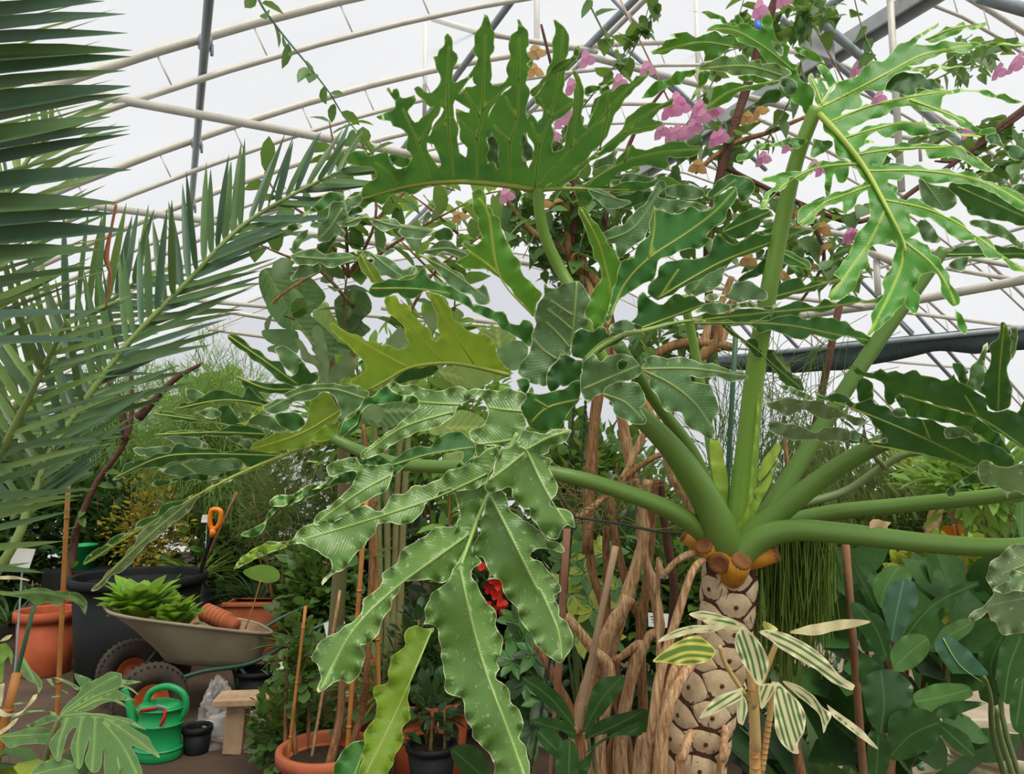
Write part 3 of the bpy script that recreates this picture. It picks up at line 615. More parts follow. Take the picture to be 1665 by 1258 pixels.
# middle leaf: pale centre facing the viewer, lobes radiating
dD = plane(920, 560, 1.68, 0.04, 0.02, 0.006)
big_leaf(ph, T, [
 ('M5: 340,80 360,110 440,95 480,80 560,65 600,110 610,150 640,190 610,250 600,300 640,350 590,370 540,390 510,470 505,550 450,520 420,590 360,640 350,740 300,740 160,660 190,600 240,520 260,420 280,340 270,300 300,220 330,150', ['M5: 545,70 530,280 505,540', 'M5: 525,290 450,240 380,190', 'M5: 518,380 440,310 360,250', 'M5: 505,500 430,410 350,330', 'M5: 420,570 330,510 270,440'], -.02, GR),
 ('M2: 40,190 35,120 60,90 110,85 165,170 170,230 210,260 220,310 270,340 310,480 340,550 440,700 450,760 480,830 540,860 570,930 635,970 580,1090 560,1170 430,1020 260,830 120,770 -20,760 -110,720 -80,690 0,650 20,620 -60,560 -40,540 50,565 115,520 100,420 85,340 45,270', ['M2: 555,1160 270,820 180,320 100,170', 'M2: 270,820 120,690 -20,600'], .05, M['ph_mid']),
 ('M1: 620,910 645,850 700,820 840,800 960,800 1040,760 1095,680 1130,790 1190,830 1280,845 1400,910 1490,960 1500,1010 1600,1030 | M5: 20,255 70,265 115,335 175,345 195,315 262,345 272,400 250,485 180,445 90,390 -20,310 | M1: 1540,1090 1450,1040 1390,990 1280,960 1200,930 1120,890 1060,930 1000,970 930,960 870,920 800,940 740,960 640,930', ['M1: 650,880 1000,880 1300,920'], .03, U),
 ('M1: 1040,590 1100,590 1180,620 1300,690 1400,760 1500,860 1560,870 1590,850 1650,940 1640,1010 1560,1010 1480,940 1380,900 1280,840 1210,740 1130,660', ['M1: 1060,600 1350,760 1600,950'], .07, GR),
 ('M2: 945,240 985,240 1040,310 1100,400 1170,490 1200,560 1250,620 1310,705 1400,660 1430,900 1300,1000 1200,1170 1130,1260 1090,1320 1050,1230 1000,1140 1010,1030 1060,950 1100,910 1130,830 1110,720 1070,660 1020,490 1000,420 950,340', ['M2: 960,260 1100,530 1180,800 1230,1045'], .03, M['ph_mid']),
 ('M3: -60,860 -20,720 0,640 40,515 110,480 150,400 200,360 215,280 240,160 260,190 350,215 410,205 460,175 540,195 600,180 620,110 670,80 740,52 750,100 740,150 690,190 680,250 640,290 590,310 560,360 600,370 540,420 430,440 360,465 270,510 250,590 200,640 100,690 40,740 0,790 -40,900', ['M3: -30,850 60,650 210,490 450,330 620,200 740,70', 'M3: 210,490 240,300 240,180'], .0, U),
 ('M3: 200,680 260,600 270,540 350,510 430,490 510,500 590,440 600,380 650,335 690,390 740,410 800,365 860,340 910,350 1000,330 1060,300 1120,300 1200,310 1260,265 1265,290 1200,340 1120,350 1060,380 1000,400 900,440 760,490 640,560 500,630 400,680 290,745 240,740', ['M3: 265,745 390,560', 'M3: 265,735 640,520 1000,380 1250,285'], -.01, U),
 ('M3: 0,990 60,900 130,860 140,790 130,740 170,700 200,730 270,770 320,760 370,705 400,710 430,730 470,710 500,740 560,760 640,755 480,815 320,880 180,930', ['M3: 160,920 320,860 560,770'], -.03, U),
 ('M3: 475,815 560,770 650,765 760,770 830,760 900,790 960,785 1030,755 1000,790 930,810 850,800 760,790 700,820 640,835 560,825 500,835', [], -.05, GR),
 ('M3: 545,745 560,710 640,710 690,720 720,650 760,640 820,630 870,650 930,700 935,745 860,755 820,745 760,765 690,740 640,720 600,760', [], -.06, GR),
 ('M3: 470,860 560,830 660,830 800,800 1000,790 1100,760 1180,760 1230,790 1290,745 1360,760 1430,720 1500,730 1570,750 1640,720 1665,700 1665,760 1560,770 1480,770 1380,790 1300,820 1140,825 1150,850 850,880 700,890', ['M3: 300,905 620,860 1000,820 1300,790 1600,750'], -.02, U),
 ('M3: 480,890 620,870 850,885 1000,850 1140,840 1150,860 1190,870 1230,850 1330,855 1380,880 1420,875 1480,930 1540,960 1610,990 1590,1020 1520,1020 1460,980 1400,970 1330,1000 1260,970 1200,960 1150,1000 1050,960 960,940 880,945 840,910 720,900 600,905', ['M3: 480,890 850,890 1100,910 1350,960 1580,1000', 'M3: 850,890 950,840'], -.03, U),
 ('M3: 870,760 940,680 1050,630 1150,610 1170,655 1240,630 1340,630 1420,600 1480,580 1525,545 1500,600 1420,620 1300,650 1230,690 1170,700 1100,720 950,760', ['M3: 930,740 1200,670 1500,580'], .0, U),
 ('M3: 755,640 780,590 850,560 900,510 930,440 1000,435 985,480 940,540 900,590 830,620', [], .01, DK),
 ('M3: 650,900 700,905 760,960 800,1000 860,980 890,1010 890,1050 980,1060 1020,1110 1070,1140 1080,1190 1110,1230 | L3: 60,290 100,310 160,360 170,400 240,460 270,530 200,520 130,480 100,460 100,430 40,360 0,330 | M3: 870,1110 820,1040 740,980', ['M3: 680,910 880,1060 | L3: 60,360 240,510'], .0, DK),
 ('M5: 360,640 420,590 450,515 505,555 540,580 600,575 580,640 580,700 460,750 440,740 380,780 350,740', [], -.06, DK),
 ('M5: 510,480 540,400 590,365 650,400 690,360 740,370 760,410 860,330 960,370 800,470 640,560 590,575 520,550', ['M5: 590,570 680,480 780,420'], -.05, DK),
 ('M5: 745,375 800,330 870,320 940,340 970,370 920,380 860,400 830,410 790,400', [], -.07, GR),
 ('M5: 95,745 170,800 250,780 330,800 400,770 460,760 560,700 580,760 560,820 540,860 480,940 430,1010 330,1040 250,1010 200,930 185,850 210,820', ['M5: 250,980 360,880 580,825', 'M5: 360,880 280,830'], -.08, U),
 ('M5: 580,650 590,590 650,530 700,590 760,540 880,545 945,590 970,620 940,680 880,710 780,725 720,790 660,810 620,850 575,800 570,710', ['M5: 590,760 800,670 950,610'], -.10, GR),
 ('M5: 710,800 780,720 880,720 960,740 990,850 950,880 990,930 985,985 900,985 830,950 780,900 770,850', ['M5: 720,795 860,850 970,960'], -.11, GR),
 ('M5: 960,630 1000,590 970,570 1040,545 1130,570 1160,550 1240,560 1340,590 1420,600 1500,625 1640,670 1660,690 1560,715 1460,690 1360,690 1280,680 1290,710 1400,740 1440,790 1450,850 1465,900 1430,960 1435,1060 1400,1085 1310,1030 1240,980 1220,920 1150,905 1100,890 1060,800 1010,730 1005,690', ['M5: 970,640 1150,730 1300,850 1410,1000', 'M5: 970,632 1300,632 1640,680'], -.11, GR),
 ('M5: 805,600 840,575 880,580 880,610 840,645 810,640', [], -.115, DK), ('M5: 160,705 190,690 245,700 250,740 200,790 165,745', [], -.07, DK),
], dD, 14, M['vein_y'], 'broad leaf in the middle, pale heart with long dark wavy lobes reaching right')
veintube('midrib', pts('M5: 600,590 680,505 830,420 1000,380 1180,335 1300,320'), dD, 5.5, 2.5, M['vein_g'], ph, lift=.05)

# thin backlit leaf left of the middle
dC = plane(760, 590, 1.88, 0.02, 0.08, 0.006)
big_leaf(ph, Y, [
 ('M4: 90,240 120,235 200,290 300,335 400,380 470,390 530,430 600,425 660,450 740,440 755,400 720,330 700,250 640,190 560,130 545,50 560,20 640,0 680,60 760,90 770,150 830,200 930,300 950,360 990,385 1020,360 1000,280 990,190 930,20 920,-30 1010,-10 1060,60 1120,130 1130,200 1190,250 1260,300 1430,350 1480,400 1500,470 1510,540 1560,590 1620,630 1600,690 1450,650 1300,610 1060,580 900,600 760,620 600,700 410,810 330,770 250,745 260,710 340,680 385,595 340,520 240,430 170,360 110,300', ['M4: 750,610 500,480 150,270', 'M4: 1050,570 850,360 620,100', 'M4: 1310,590 1150,350 980,40'], .0),
 ('M4: 600,720 760,620 900,600 1060,590 980,650 880,705 760,730 640,745', [], .05, DK),
], dC, 15, M['vein_y'], 'backlit yellow-green leaf with a bright yellow midrib')
veintube('midrib', pts('M4: 1600,675 1300,602 1060,572 760,612 560,722 410,802'), dC, 4.2, 2.2, M['vein_y'], ph, lift=.012)

# leaf reaching out at the left
dE = plane(420, 690, 2.05, 0.04, 0.02, 0.004)
big_leaf(ph, DK, [
 ('M6: 715,70 780,80 830,130 880,155 920,190 960,190 980,230 1010,260 1040,240 1045,200 1075,195 1100,250 1130,240 1140,280 1100,300 1010,310 940,270 870,210 800,160 740,110', ['M6: 720,75 900,200 1040,300'], .08),
 ('M6: 750,260 780,265 830,285 900,290 1000,300 1050,320 980,340 910,345 860,335 900,380 880,400 830,390 800,350 785,300', ['M6: 760,265 900,320 1040,320'], .06),
 ('M6: 465,415 500,385 560,380 610,340 680,325 750,340 790,355 800,310 830,320 870,370 920,380 900,400 800,390 720,375 620,390 530,415', ['M6: 480,412 700,372 900,400 1050,480'], .03),
 ('M6: 360,435 400,420 450,430 520,440 600,460 680,480 670,400 720,400 760,450 800,490 900,525 780,505 620,475 500,475 430,450', ['M6: 370,435 650,475 890,525'], .02),
 ('M6: 370,535 450,520 530,510 640,515 740,490 820,490 880,520 900,530 870,560 800,545 680,540 560,545 450,540', ['M6: 380,533 640,522 890,530'], .01),
 ('M6: 180,745 220,700 240,670 330,640 400,620 450,610 470,575 560,590 640,600 720,610 800,600 870,610 930,620 1000,615 900,660 800,690 770,700 780,650 640,650 500,655 420,680 330,690 260,710 210,740', ['M6: 200,730 400,640 600,622 950,630'], .0),
 ('M6: 360,765 380,740 450,740 560,712 650,722 720,700 800,680 990,622 900,665 780,715 620,745 480,750 420,775', [], .015),
 ('M6: 40,1140 60,1100 130,1050 200,1000 270,980 310,930 380,900 430,850 520,830 590,795 700,735 840,690 1000,618 900,670 780,720 620,800 500,880 400,930 330,960 230,1010 150,1080 90,1120', ['M6: 50,1135 280,990 500,860'], -.02),
 ('M6: 80,1258 130,1200 200,1130 280,1040 300,990 380,940 430,890 480,860 580,810 560,860 500,920 430,970 380,1020 320,1060 260,1140 180,1190 130,1240', ['M6: 100,1245 330,1020 570,820'], -.03, DU),
 ('M6: 420,540 520,530 600,560 620,595 500,590', [], .05, GR), ('M6: 760,430 900,440 980,490 1000,520 900,510 800,470', [], .05, GR), ('M6: 390,700 500,665 640,640 740,650 780,690 700,710 690,755 560,740', ['M6: 500,670 640,760'], .03, GR), ('M6: 930,130 1000,130 1060,190 1030,260 1000,240 960,190', [], .1, GR), ('M6: 700,540 760,545 830,560 820,610 780,590', [], .04, GR), ('M6: 280,600 340,590 460,590 440,620 330,640', [], .04, GR), ('M6: 520,320 560,320 610,345 560,385 520,360', [], .05, GR), ('M6: 560,430 640,410 690,430 660,460', [], .01, GR),
 ('M6: 970,345 1050,310 1120,295 1250,300 1370,320 1365,370 1320,410 1250,470 1200,480 1240,420 1200,350 1160,335 1090,380 1020,380 980,430 900,430 880,400 940,370 1000,365', ['M6: 1365,370 1200,320 1050,340 900,415'], -.10, GR),
 ('M6: 820,600 860,560 960,520 1030,520 1080,480 1090,400 1130,340 1190,340 1210,390 1240,420 1230,470 1170,500 1100,560 1140,580 1040,600 900,615 870,610', ['M6: 1240,420 1050,530 830,600'], -.08, Y),
 ('M6: 760,480 800,470 850,410 890,410 870,430 820,460 800,485', [], -.09, Y), ('M6: 1240,480 1330,420 1340,470 1300,520 1240,555 1230,510', [], -.05),
 ('M6: 930,440 1000,430 1060,440 1070,490 1010,520 960,490', [], .02), ('M6: 1100,560 1130,510 1200,480 1235,480 1220,540 1150,565', [], -.09, Y),
], dE, 16, M['vein_y'], 'leaf reaching far out to the side with many narrow dark lobes', vr=1.6)
veintube('midrib', pts('M6: 1215,560 1150,565 1000,620 800,700 600,800 500,862'), dE, 4.5, 1.5, M['vein_y'], ph, lift=.06)

# foremost leaf, drooping in the middle of the picture
dB = plane(800, 800, 1.45, 0.02, -0.055)
FD = dict(fold=0.09)
big_leaf(ph, T, [
 ('M7: 880,70 900,65 940,85 1010,90 1090,110 1190,125 1220,95 1290,100 1340,150 1320,190 1270,200 1240,260 1200,300 1100,340 1000,370 940,400 880,440 800,490 720,510 740,450 840,380 900,330 1000,250 1040,200 1040,160 1010,145 930,150 880,100', ['M7: 1280,200 1100,190 1040,180', 'M7: 1240,240 950,330 740,480'], -.01),
 ('M7: 590,390 620,300 700,230 740,160 800,140 880,75 890,110 940,150 1020,145 1040,190 900,190 760,210 710,260 690,320 640,360', [], .03, U),
 ('M8: 520,60 600,40 700,60 760,35 850,70 880,100 840,150 860,230 880,260 870,290 830,340 800,400 780,400 640,380 560,370 530,300 580,280 640,220 640,170 600,100 530,95', ['M8: 850,180 740,170 640,155', 'M8: 790,350 700,365 560,380'], .02),
 ('M7: 710,540 760,490 830,490 890,510 960,470 1030,430 1110,440 1150,380 1230,355 1300,360 1350,410 1365,470 1340,510 1300,540 1250,550 1290,500 1290,470 1150,480 1000,520 930,580 890,610 880,540 800,545', ['M7: 900,540 1100,480 1350,440'], .0, U),
 ('M7: 410,520 480,515 530,550 540,600 590,590 680,570 700,600 680,640 620,640 560,660 470,700 400,740 280,780 190,850 160,930 100,945 40,935 60,910 130,890 180,850 190,800 270,750 200,760 230,720 340,700 430,650 510,640 540,590 520,540 490,525', [], .02, U),
 ('M7: 520,540 580,520 700,490 710,540 890,540 890,620 860,680 760,740 700,770 620,830 540,870 460,880 470,820 560,760 620,700 690,620 690,580 640,580 540,600', ['M7: 880,600 700,700 480,860'], -.01),
 ('M7: 200,760 230,720 340,700 430,650 510,640 560,600 600,600 520,660 430,690 400,720 280,775', [], .01),
 ('M7: 0,1130 40,1070 110,1015 200,975 330,960 380,890 450,870 560,840 640,810 720,765 800,800 830,800 900,710 970,700 1000,660 1070,660 1100,640 1180,610 1220,560 1300,550 1400,470 1480,440 1490,480 1440,600 1400,660 1260,690 1220,670 1160,690 1150,720 1080,760 1050,830 980,870 880,870 810,870 800,920 740,990 680,1050 640,1110 560,1160 500,1220 510,1180 550,1130 540,1070 450,1020 380,980 300,1000 200,1040 100,1080 30,1120', ['M7: 1430,590 1150,720 830,830 400,960'], -.01),
 ('M7: 0,1130 40,1070 110,1015 200,985 300,1000 200,1040 100,1080 30,1120', [], -.02, Y),
 ('L1: 1030,-290 940,-222 889,-156 795,-146 673,-62 589,-15 580,51 486,107 500,150 460,200 390,250 385,295 340,370 250,430 150,490 90,580 130,630 140,700 130,780 200,745 260,705 300,735 360,690 370,640 400,580 370,515 430,500 470,450 490,370 540,320 545,260 590,210 620,155 700,150 780,150 850,160 910,90 980,0 1030,-100', ['L1: 982,-111 800,20 560,200 330,430 150,760'], .0, None, FD),
 ('L1: 990,-130 940,0 860,150 830,180 760,240 730,320 740,370 720,400 800,410 810,480 830,600 840,700 860,790 940,815 960,870 950,920 1000,990 1010,1050 1100,1130 1120,1200 1140,1300 1320,1300 1315,1180 1300,1080 1255,1040 1290,980 1270,900 1220,830 1200,760 1135,700 1150,650 1135,610 1170,540 1165,470 1130,400 1140,350 1090,280 1060,240 1000,130 1005,80 1050,50 1020,10 1040,-60', ['L1: 930,80 1000,400 1080,680 1200,1000 1300,1280'], -.02, None, FD),
 ('M8: 650,670 720,660 760,700 770,760 800,800 860,830 930,880 1000,940 1080,980 1100,1020 1060,1030 990,1000 920,1015 900,1050 960,1090 1010,1140 1060,1200 | L1: 1400,40 1440,100 1480,150 1500,210 1455,235 1490,290 1485,350 1540,390 1560,450 1560,530 1510,605 1460,600 1390,550 1340,470 1280,390 1250,310 1190,240 1150,150 1100,140 1080,150 1100,110 1060,60 | M8: 640,1140 610,1060 555,1050 560,960 595,910 570,850 585,830 610,800', ['M8: 655,680 780,930 940,1250 | L1: 1380,200 1480,430 1500,590'], -.045, None, FD),
 ('M8: 620,625 640,590 680,520 700,440 720,400 790,390 830,320 850,285 890,300 960,310 1050,290 1150,290 1130,330 1090,370 1020,390 1010,430 950,440 1020,460 1040,480 1000,520 1040,570 1065,640 1045,680 1015,720 1050,760 1110,770 1160,820 1165,880 1120,860 1080,900 1070,950 1010,940 960,900 910,830 890,770 860,770 800,710 780,640 700,660 650,665', ['M8: 830,390 870,410 960,600 1050,760 1110,850', 'M8: 865,415 1000,340 1130,300', 'M8: 860,430 750,520 640,600'], -.08, None, FD),
 ('M8: 560,375 680,385 690,480 640,560 620,640 655,680 610,770 560,870 500,960 440,900 480,800 460,750 440,680 400,640 430,600 480,560 530,470 570,440', ['M8: 640,555 500,620 400,650'], .015),
 ('L1: 610,460 680,400 720,420 780,420 760,460 700,600 650,720 640,870 650,930 600,1000 610,1060 560,1150 530,1230 500,1300 370,1300 375,1150 395,1050 385,1000 450,930 455,850 445,750 520,720 540,580 620,530', ['L1: 770,430 600,830 400,1240'], .02, Y),
 ('L1: 225,1300 230,1170 290,1090 370,1045 395,1040 380,1300', ['L1: 380,1130 320,1290'], .05, U),
], dB, 17, M['vein_g'], 'foremost drooping leaf with broad grey-green lobes and rippled pale margins', vr=1.9, bulge=.015, ripple=.016)
veintube('midrib', pts('M8: 820,310 780,390 700,560 650,670 600,780 560,880 470,1130'), dB, 5.0, 3.0, M['vein_g'], ph, lift=.012)

# leaf at the right edge, seen from below
dH = plane(1500, 660, 1.55, -0.05, 0.05)
big_leaf(ph, DK, [
 ('L3: 565,370 600,375 640,410 700,410 750,390 790,415 850,400 900,415 980,400 1010,430 1080,435 1140,470 1200,440 1220,420 1250,480 1330,500 1350,530 1420,580 1440,650 1500,665 1560,650 1620,660 1665,600 1740,560 1820,600 1900,560 1940,640 1880,700 1960,760 1900,840 1960,920 1860,960 1740,950 1665,900 1500,800 1370,705 1200,645 1000,590 870,560 840,600 800,620 770,540 760,470 640,440 610,440', ['L3: 870,548 1150,640 1380,700 1665,890', 'L3: 1370,690 1290,560'], .0),
 ('L3: 1520,85 1545,90 1560,150 1590,220 1580,300 1560,400 1580,480 1590,560 1580,620 1540,650 1440,650 1420,560 1370,530 1400,480 1420,420 1450,360 1450,240 1500,190 1510,130', ['L3: 1540,110 1510,400 1500,650'], .01),
 ('L3: 1580,130 1620,125 1630,180 1610,280 1580,340 1580,220', [], .03, GR), ('L3: 1310,450 1320,390 1380,320 1400,240 1430,225 1435,260 1420,320 1410,480 1380,530 1340,530 1320,490', [], .02, GR),
 ('L3: 1210,355 1250,350 1300,400 1310,470 1320,500 1250,470', [], .03),
 ('L3: 330,530 400,560 480,545 540,560 590,610 640,600 690,570 720,610 800,640 900,690 960,705 1070,710 1160,760 1300,760 1400,850 1540,900 1600,1010 1400,1010 1320,1020 1180,985 1050,945 900,915 700,880 550,850 545,790 620,800 700,850 760,800 700,740 620,660 450,600 350,580', ['L3: 450,600 720,700 1070,850 1370,1000', 'L3: 700,875 1060,945 1320,1018', 'L3: 1070,845 1020,720'], -.01),
 ('L3: 830,540 900,560 1000,590 1200,645 1370,705 1500,800 1600,960 1500,900 1400,830 1250,760 1060,710 960,700 880,640', [], .03),
 ('L3: 0,580 60,600 130,575 220,580 300,590 380,600 470,640 540,680 640,700 650,740 580,750 500,700 400,720 350,700 300,660 230,660 170,690 90,660 40,640', [], .02, DU),
 ('L3: 40,740 130,730 250,760 330,790 400,765 545,770 545,850 430,850 300,845 180,840 90,810 45,780', [], -.02, DU),
 ('L3: 830,650 910,645 915,690 870,705 840,690', [], -.02, GR), ('L3: 1155,770 1230,755 1300,780 1360,810 1400,850 1340,855 1280,825 1220,830 1170,830', [], -.02, GR), ('L3: 100,490 150,500 250,530 330,580 270,590 210,560', [], .0, GR), ('L3: 545,790 590,780 640,830 700,845 790,830 800,860 740,865 640,855 560,845', [], -.02, GR),
 ('L3: 600,480 640,450 700,480 710,560 680,590 610,600', [], .04),
 ('L3: 1370,1000 1400,970 1460,990 1540,1015 1665,1000 1760,1030 1800,1100 1740,1190 1665,1190 1600,1170 1560,1190 1560,1220 1540,1170 1470,1140 1400,1120 1370,1060', [], -.05, DU),
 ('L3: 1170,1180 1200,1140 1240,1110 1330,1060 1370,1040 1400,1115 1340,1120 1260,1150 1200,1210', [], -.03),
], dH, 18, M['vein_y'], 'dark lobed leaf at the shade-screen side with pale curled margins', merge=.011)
big_leaf(ph, DU, [('L4: 1090,640 1120,560 1190,500 1250,450 1342,430 1420,420 1500,460 1600,440 1660,500 1600,580 1700,640 1640,740 1700,820 1600,900 1560,1000 1480,980 1420,1060 1342,1040 1280,1050 1220,1065 1180,1030 1150,970 1110,950 1090,900 1020,960 965,970 960,930 1030,880 1090,830 1140,760 1080,690', ['L4: 1400,560 1200,640', 'L4: 1400,800 1100,860'], .0),
 ('L4: 1130,755 1180,700 1250,690 1240,640 1235,605 1290,610 1342,640 1420,640 1420,760 1300,760 1200,770', [], -.02, DU)], plane(1640, 950, 1.42, -0.05, -.03), 19, M['vein_g'], 'dusty speckled leaf drooping below the long horizontal stalks')
big_leaf(ph, DK, [('F5: 1130,400 1250,380 1350,430 1539,520 1600,560 1600,640 1539,620 1400,590 1250,560 1230,520', ['F5: 1180,410 1539,570'], 0), ('F5: 1090,780 1180,735 1330,720 1539,740 1600,750 1600,800 1539,800 1300,790 1200,790', ['F5: 1100,775 1580,770'], 0),
 ('F5: 1240,600 1350,590 1450,640 1539,720 1600,760 1539,750 1430,690 1330,650', [], -.01, GR), ('F5: 1130,820 1200,790 1260,785 1230,830 1200,865 1150,850', [], -.01, GR), ('F5: 980,360 1060,400 1150,420 1180,480 1120,540 1020,510 980,460', ['F5: 990,370 1100,520'], .02, GR),
 ('F5: 1420,400 1539,395 1600,400 1600,460 1539,450', [], .0), ('F5: 960,600 1010,590 1060,640 1090,700 1000,700', [], .0, GR)], plane(1500, 350, 1.95, 0, .03), 20, M['vein_g'], 'dark leaf behind the bright hanging leaf')
big_leaf(ph, GR, [
 ('M1: 130,350 170,310 260,300 300,170 320,140 410,145 440,260 430,310 360,330 400,380 430,400 410,450 340,430 290,470 200,490 175,450 190,370', ['M1: 400,200 300,360 200,460'], .0),
 ('M1: -40,600 0,570 90,550 170,550 250,580 360,575 500,590 540,630 430,660 330,710 290,700 200,660 150,690 0,660', ['M1: 0,610 300,630 520,610'], -.02),
 ('M1: 480,540 560,560 640,570 740,600 830,650 910,710 1000,690 1040,740 960,780 900,790 830,800 770,770 700,780 670,720 660,640 620,620 560,620 510,580', ['M1: 640,580 760,680 900,780'], -.02),
 ('M1: 540,620 570,570 620,640 670,680 740,800 800,820 680,830 640,830 620,790 560,740 550,690', ['M1: 560,600 620,720 680,820'], -.03, Y),
 ('M1: 350,340 440,290 520,265 600,250 640,290 720,290 830,290 890,330 980,340 1050,360 1200,380 1120,430 1020,465 930,450 870,400 900,360 840,380 740,390 660,340 580,280 520,340 460,360', ['M1: 420,330 600,280 800,340 1150,390'], .01),
 ('M1: 1060,570 1130,540 1220,480 1330,475 1370,540 1480,560 1520,600 1450,640 1340,600 1250,570 1180,600', ['M1: 1080,565 1300,540 1500,605'], .02),
 ('M1: 0,330 60,270 150,180 250,90 370,55 420,100 410,140 320,140 300,180 220,220 120,240 60,300', [], .03, U), ('M1: 410,170 440,120 520,90 560,50 570,120 540,170 490,190 440,260', [], .01),
 ('M1: 430,200 500,190 560,170 560,230 500,260 450,290', [], .03, DK), ('M1: 1140,410 1220,380 1300,370 1340,420 1330,470 1240,480', [], .03, DK), ('M1: 180,500 280,470 340,430 330,500 260,575 200,570', [], .03, DK), ('M1: -40,800 30,690 120,640 230,680 160,760 60,800', [], .0),
 ('M1: 0,440 60,400 110,380 80,470 30,540 -30,560', [], .0), ('M1: -60,350 0,330 60,350 0,400 -60,410', [], .02, DK),
], plane(600, 430, 2.1, .02, 0), 21, M['vein_g'], 'dusty grey-green leaf with curling lobes behind the backlit leaf')
big_leaf(ph, GR, [('M3: -120,380 -60,330 0,290 60,280 130,190 200,140 250,30 300,10 310,60 270,110 330,130 420,130 500,150 600,180 540,200 460,180 350,215 260,190 220,260 190,360 100,420 50,490 10,470 0,400 -60,420', ['M3: -60,380 120,300 280,60'], 0), ('M3: -170,60 -60,80 20,120 100,150 0,190 -100,150', ['M3: -160,70 80,150'], .03), ('M3: 310,60 380,40 430,30 520,60 560,110 480,130 420,120 340,120', [], .02), ('M3: 560,110 600,60 640,0 720,-20 840,0 850,90 780,150 740,60 660,80 610,130', ['M3: 600,120 740,10'], .06, DK),
 ('M3: 660,330 720,260 800,200 880,170 900,190 960,200 980,230 900,260 860,330 760,370', ['M3: 670,330 960,200'], .06, U), ('M3: 480,590 560,560 680,540 660,620 600,690 500,720 440,720 420,690', ['M3: 480,700 580,560'], .08), ('M3: 1000,440 1080,450 1190,510 1200,560 1100,540 1010,500', ['M3: 1010,450 1180,540'], .15, U), ('M3: 860,330 960,300 1000,300 940,350 860,345', [], .05, U),
 ('M3: 0,100 90,100 170,60 240,100 180,150 90,180 0,160', [], .05, DK)], plane(1080, 370, 1.95, .02, 0), 22, M['vein_g'], 'ruffled grey-green leaf crowded behind the middle leaf')

# stalks
def stalk(P, R, mat, name='petiole', lab=None):
    pp = [W(*p) for p in P]; k = [r * p[2] / FPX for r, p in zip(R, P)]
    o = rod(name, pp, k, mat, ph, n=12, k=6); 
    if lab: o['label'] = lab
    return o
stalk([(1178, 905, 1.9), (1150, 872, 1.86), (1090, 830, 1.8), (1000, 795, 1.75), (905, 770, 1.72), (800, 760, 1.76), (700, 758, 1.85), (640, 752, 1.92), (585, 733, 2.0), (541, 712, 2.02)], [20, 17, 15, 13.5, 12.5, 12, 11, 10.5, 10, 9], M['petiole'])
stalk([(1186, 905, 1.88), (1170, 862, 1.84), (1142, 800, 1.81), (1100, 738, 1.77), (1050, 685, 1.735), (1000, 645, 1.72)], [34, 29, 24, 20, 17, 15], M['petiole'])
stalk([(1180, 895, 1.98), (1158, 820, 1.97), (1125, 735, 1.92), (1066, 653, 1.85), (1005, 560, 1.76)], [16, 14, 11, 10, 10], M['petiole'])
stalk([(1203, 890, 1.93), (1206, 830, 1.93), (1214, 740, 1.92), (1226, 620, 1.9), (1245, 500, 1.86), (1270, 370, 1.83), (1295, 260, 1.79), (1328, 174, 1.755)], [27, 23, 19, 16, 14.5, 13.5, 12, 11], M['petiole_light'])
stalk([(1205, 890, 1.96), (1238, 850, 1.96), (1285, 775, 1.97), (1345, 680, 1.98), (1420, 565, 1.98), (1500, 455, 1.96), (1535, 405, 1.95)], [20, 18, 15, 13, 12.5, 11, 9], M['petiole'])
stalk([(1200, 905, 1.88), (1225, 870, 1.86), (1280, 822, 1.82), (1350, 768, 1.76), (1430, 722, 1.68), (1500, 700, 1.62)], [26, 21, 18, 16, 14.5, 13], M['petiole'])
stalk([(1210, 895, 1.93), (1265, 858, 1.9), (1345, 835, 1.86), (1480, 820, 1.75), (1640, 803, 1.6), (1700, 780, 1.56)], [17, 15, 13.5, 12.5, 12, 12], M['petiole'])
stalk([(1196, 912, 1.85), (1235, 876, 1.82), (1290, 862, 1.78), (1380, 868, 1.7), (1500, 882, 1.6), (1620, 890, 1.5), (1700, 885, 1.44)], [26, 21, 18, 17, 16, 15, 14], M['petiole'])
stalk([(1290, 822, 2.0), (1370, 800, 2.0), (1425, 765, 1.97), (1468, 740, 1.93), (1500, 735, 1.9)], [7, 6.5, 6, 6, 5], M['petiole_dull'])
stalk([(1440, 760, 1.96), (1425, 745, 1.93), (1415, 735, 1.9)], [5, 4, 4], M['petiole_dull'])
stalk([(875, 305, 1.93), (878, 350, 1.95), (890, 395, 1.97), (912, 440, 1.98), (940, 490, 1.96), (990, 600, 1.96), (1090, 740, 1.96), (1170, 880, 1.93)], [8.5, 9, 9.5, 10, 10, 10, 11, 13], M['petiole_light'])
stalk([(1172, 880, 2.0), (1167, 800, 2.02), (1150, 690, 2.05), (1128, 560, 2.05), (1110, 480, 2.03)], [11, 9, 8, 7.5, 7], M['petiole_light'])
def spear(out, d, lab=None):
    o = poly_leaf(ph, M['ph_young'], out, None, d, 0, 0, 3, name='leaf_sheath', crinkle=.2, bulge=.004); 
    if lab: o['label'] = lab
M['ph_young'] = leafmat('young_leaf_sheath', '8fb53e', 'b3cc55', 'cfe06a', 0.25, 0.4, 0.4, rand=0.1)
spear('L2: 530,290 560,300 590,290 620,420 645,560 640,680 640,800 615,720 580,660 555,560 530,420', 1.95, 'pale young leaf sheath')
spear('L2: 800,640 840,590 920,500 970,400 960,430 920,560 860,680 800,790 780,740', 1.9, 'yellow-green opening sheath')
spear('L2: 845,560 840,490 890,390 970,310 985,340 950,420 900,500', 1.92)
spear('L2: 690,870 730,800 770,700 800,400 820,200 830,0 850,0 835,260 815,480 790,740 760,830 720,880', 1.875, 'yellow-green edge of the sheath')
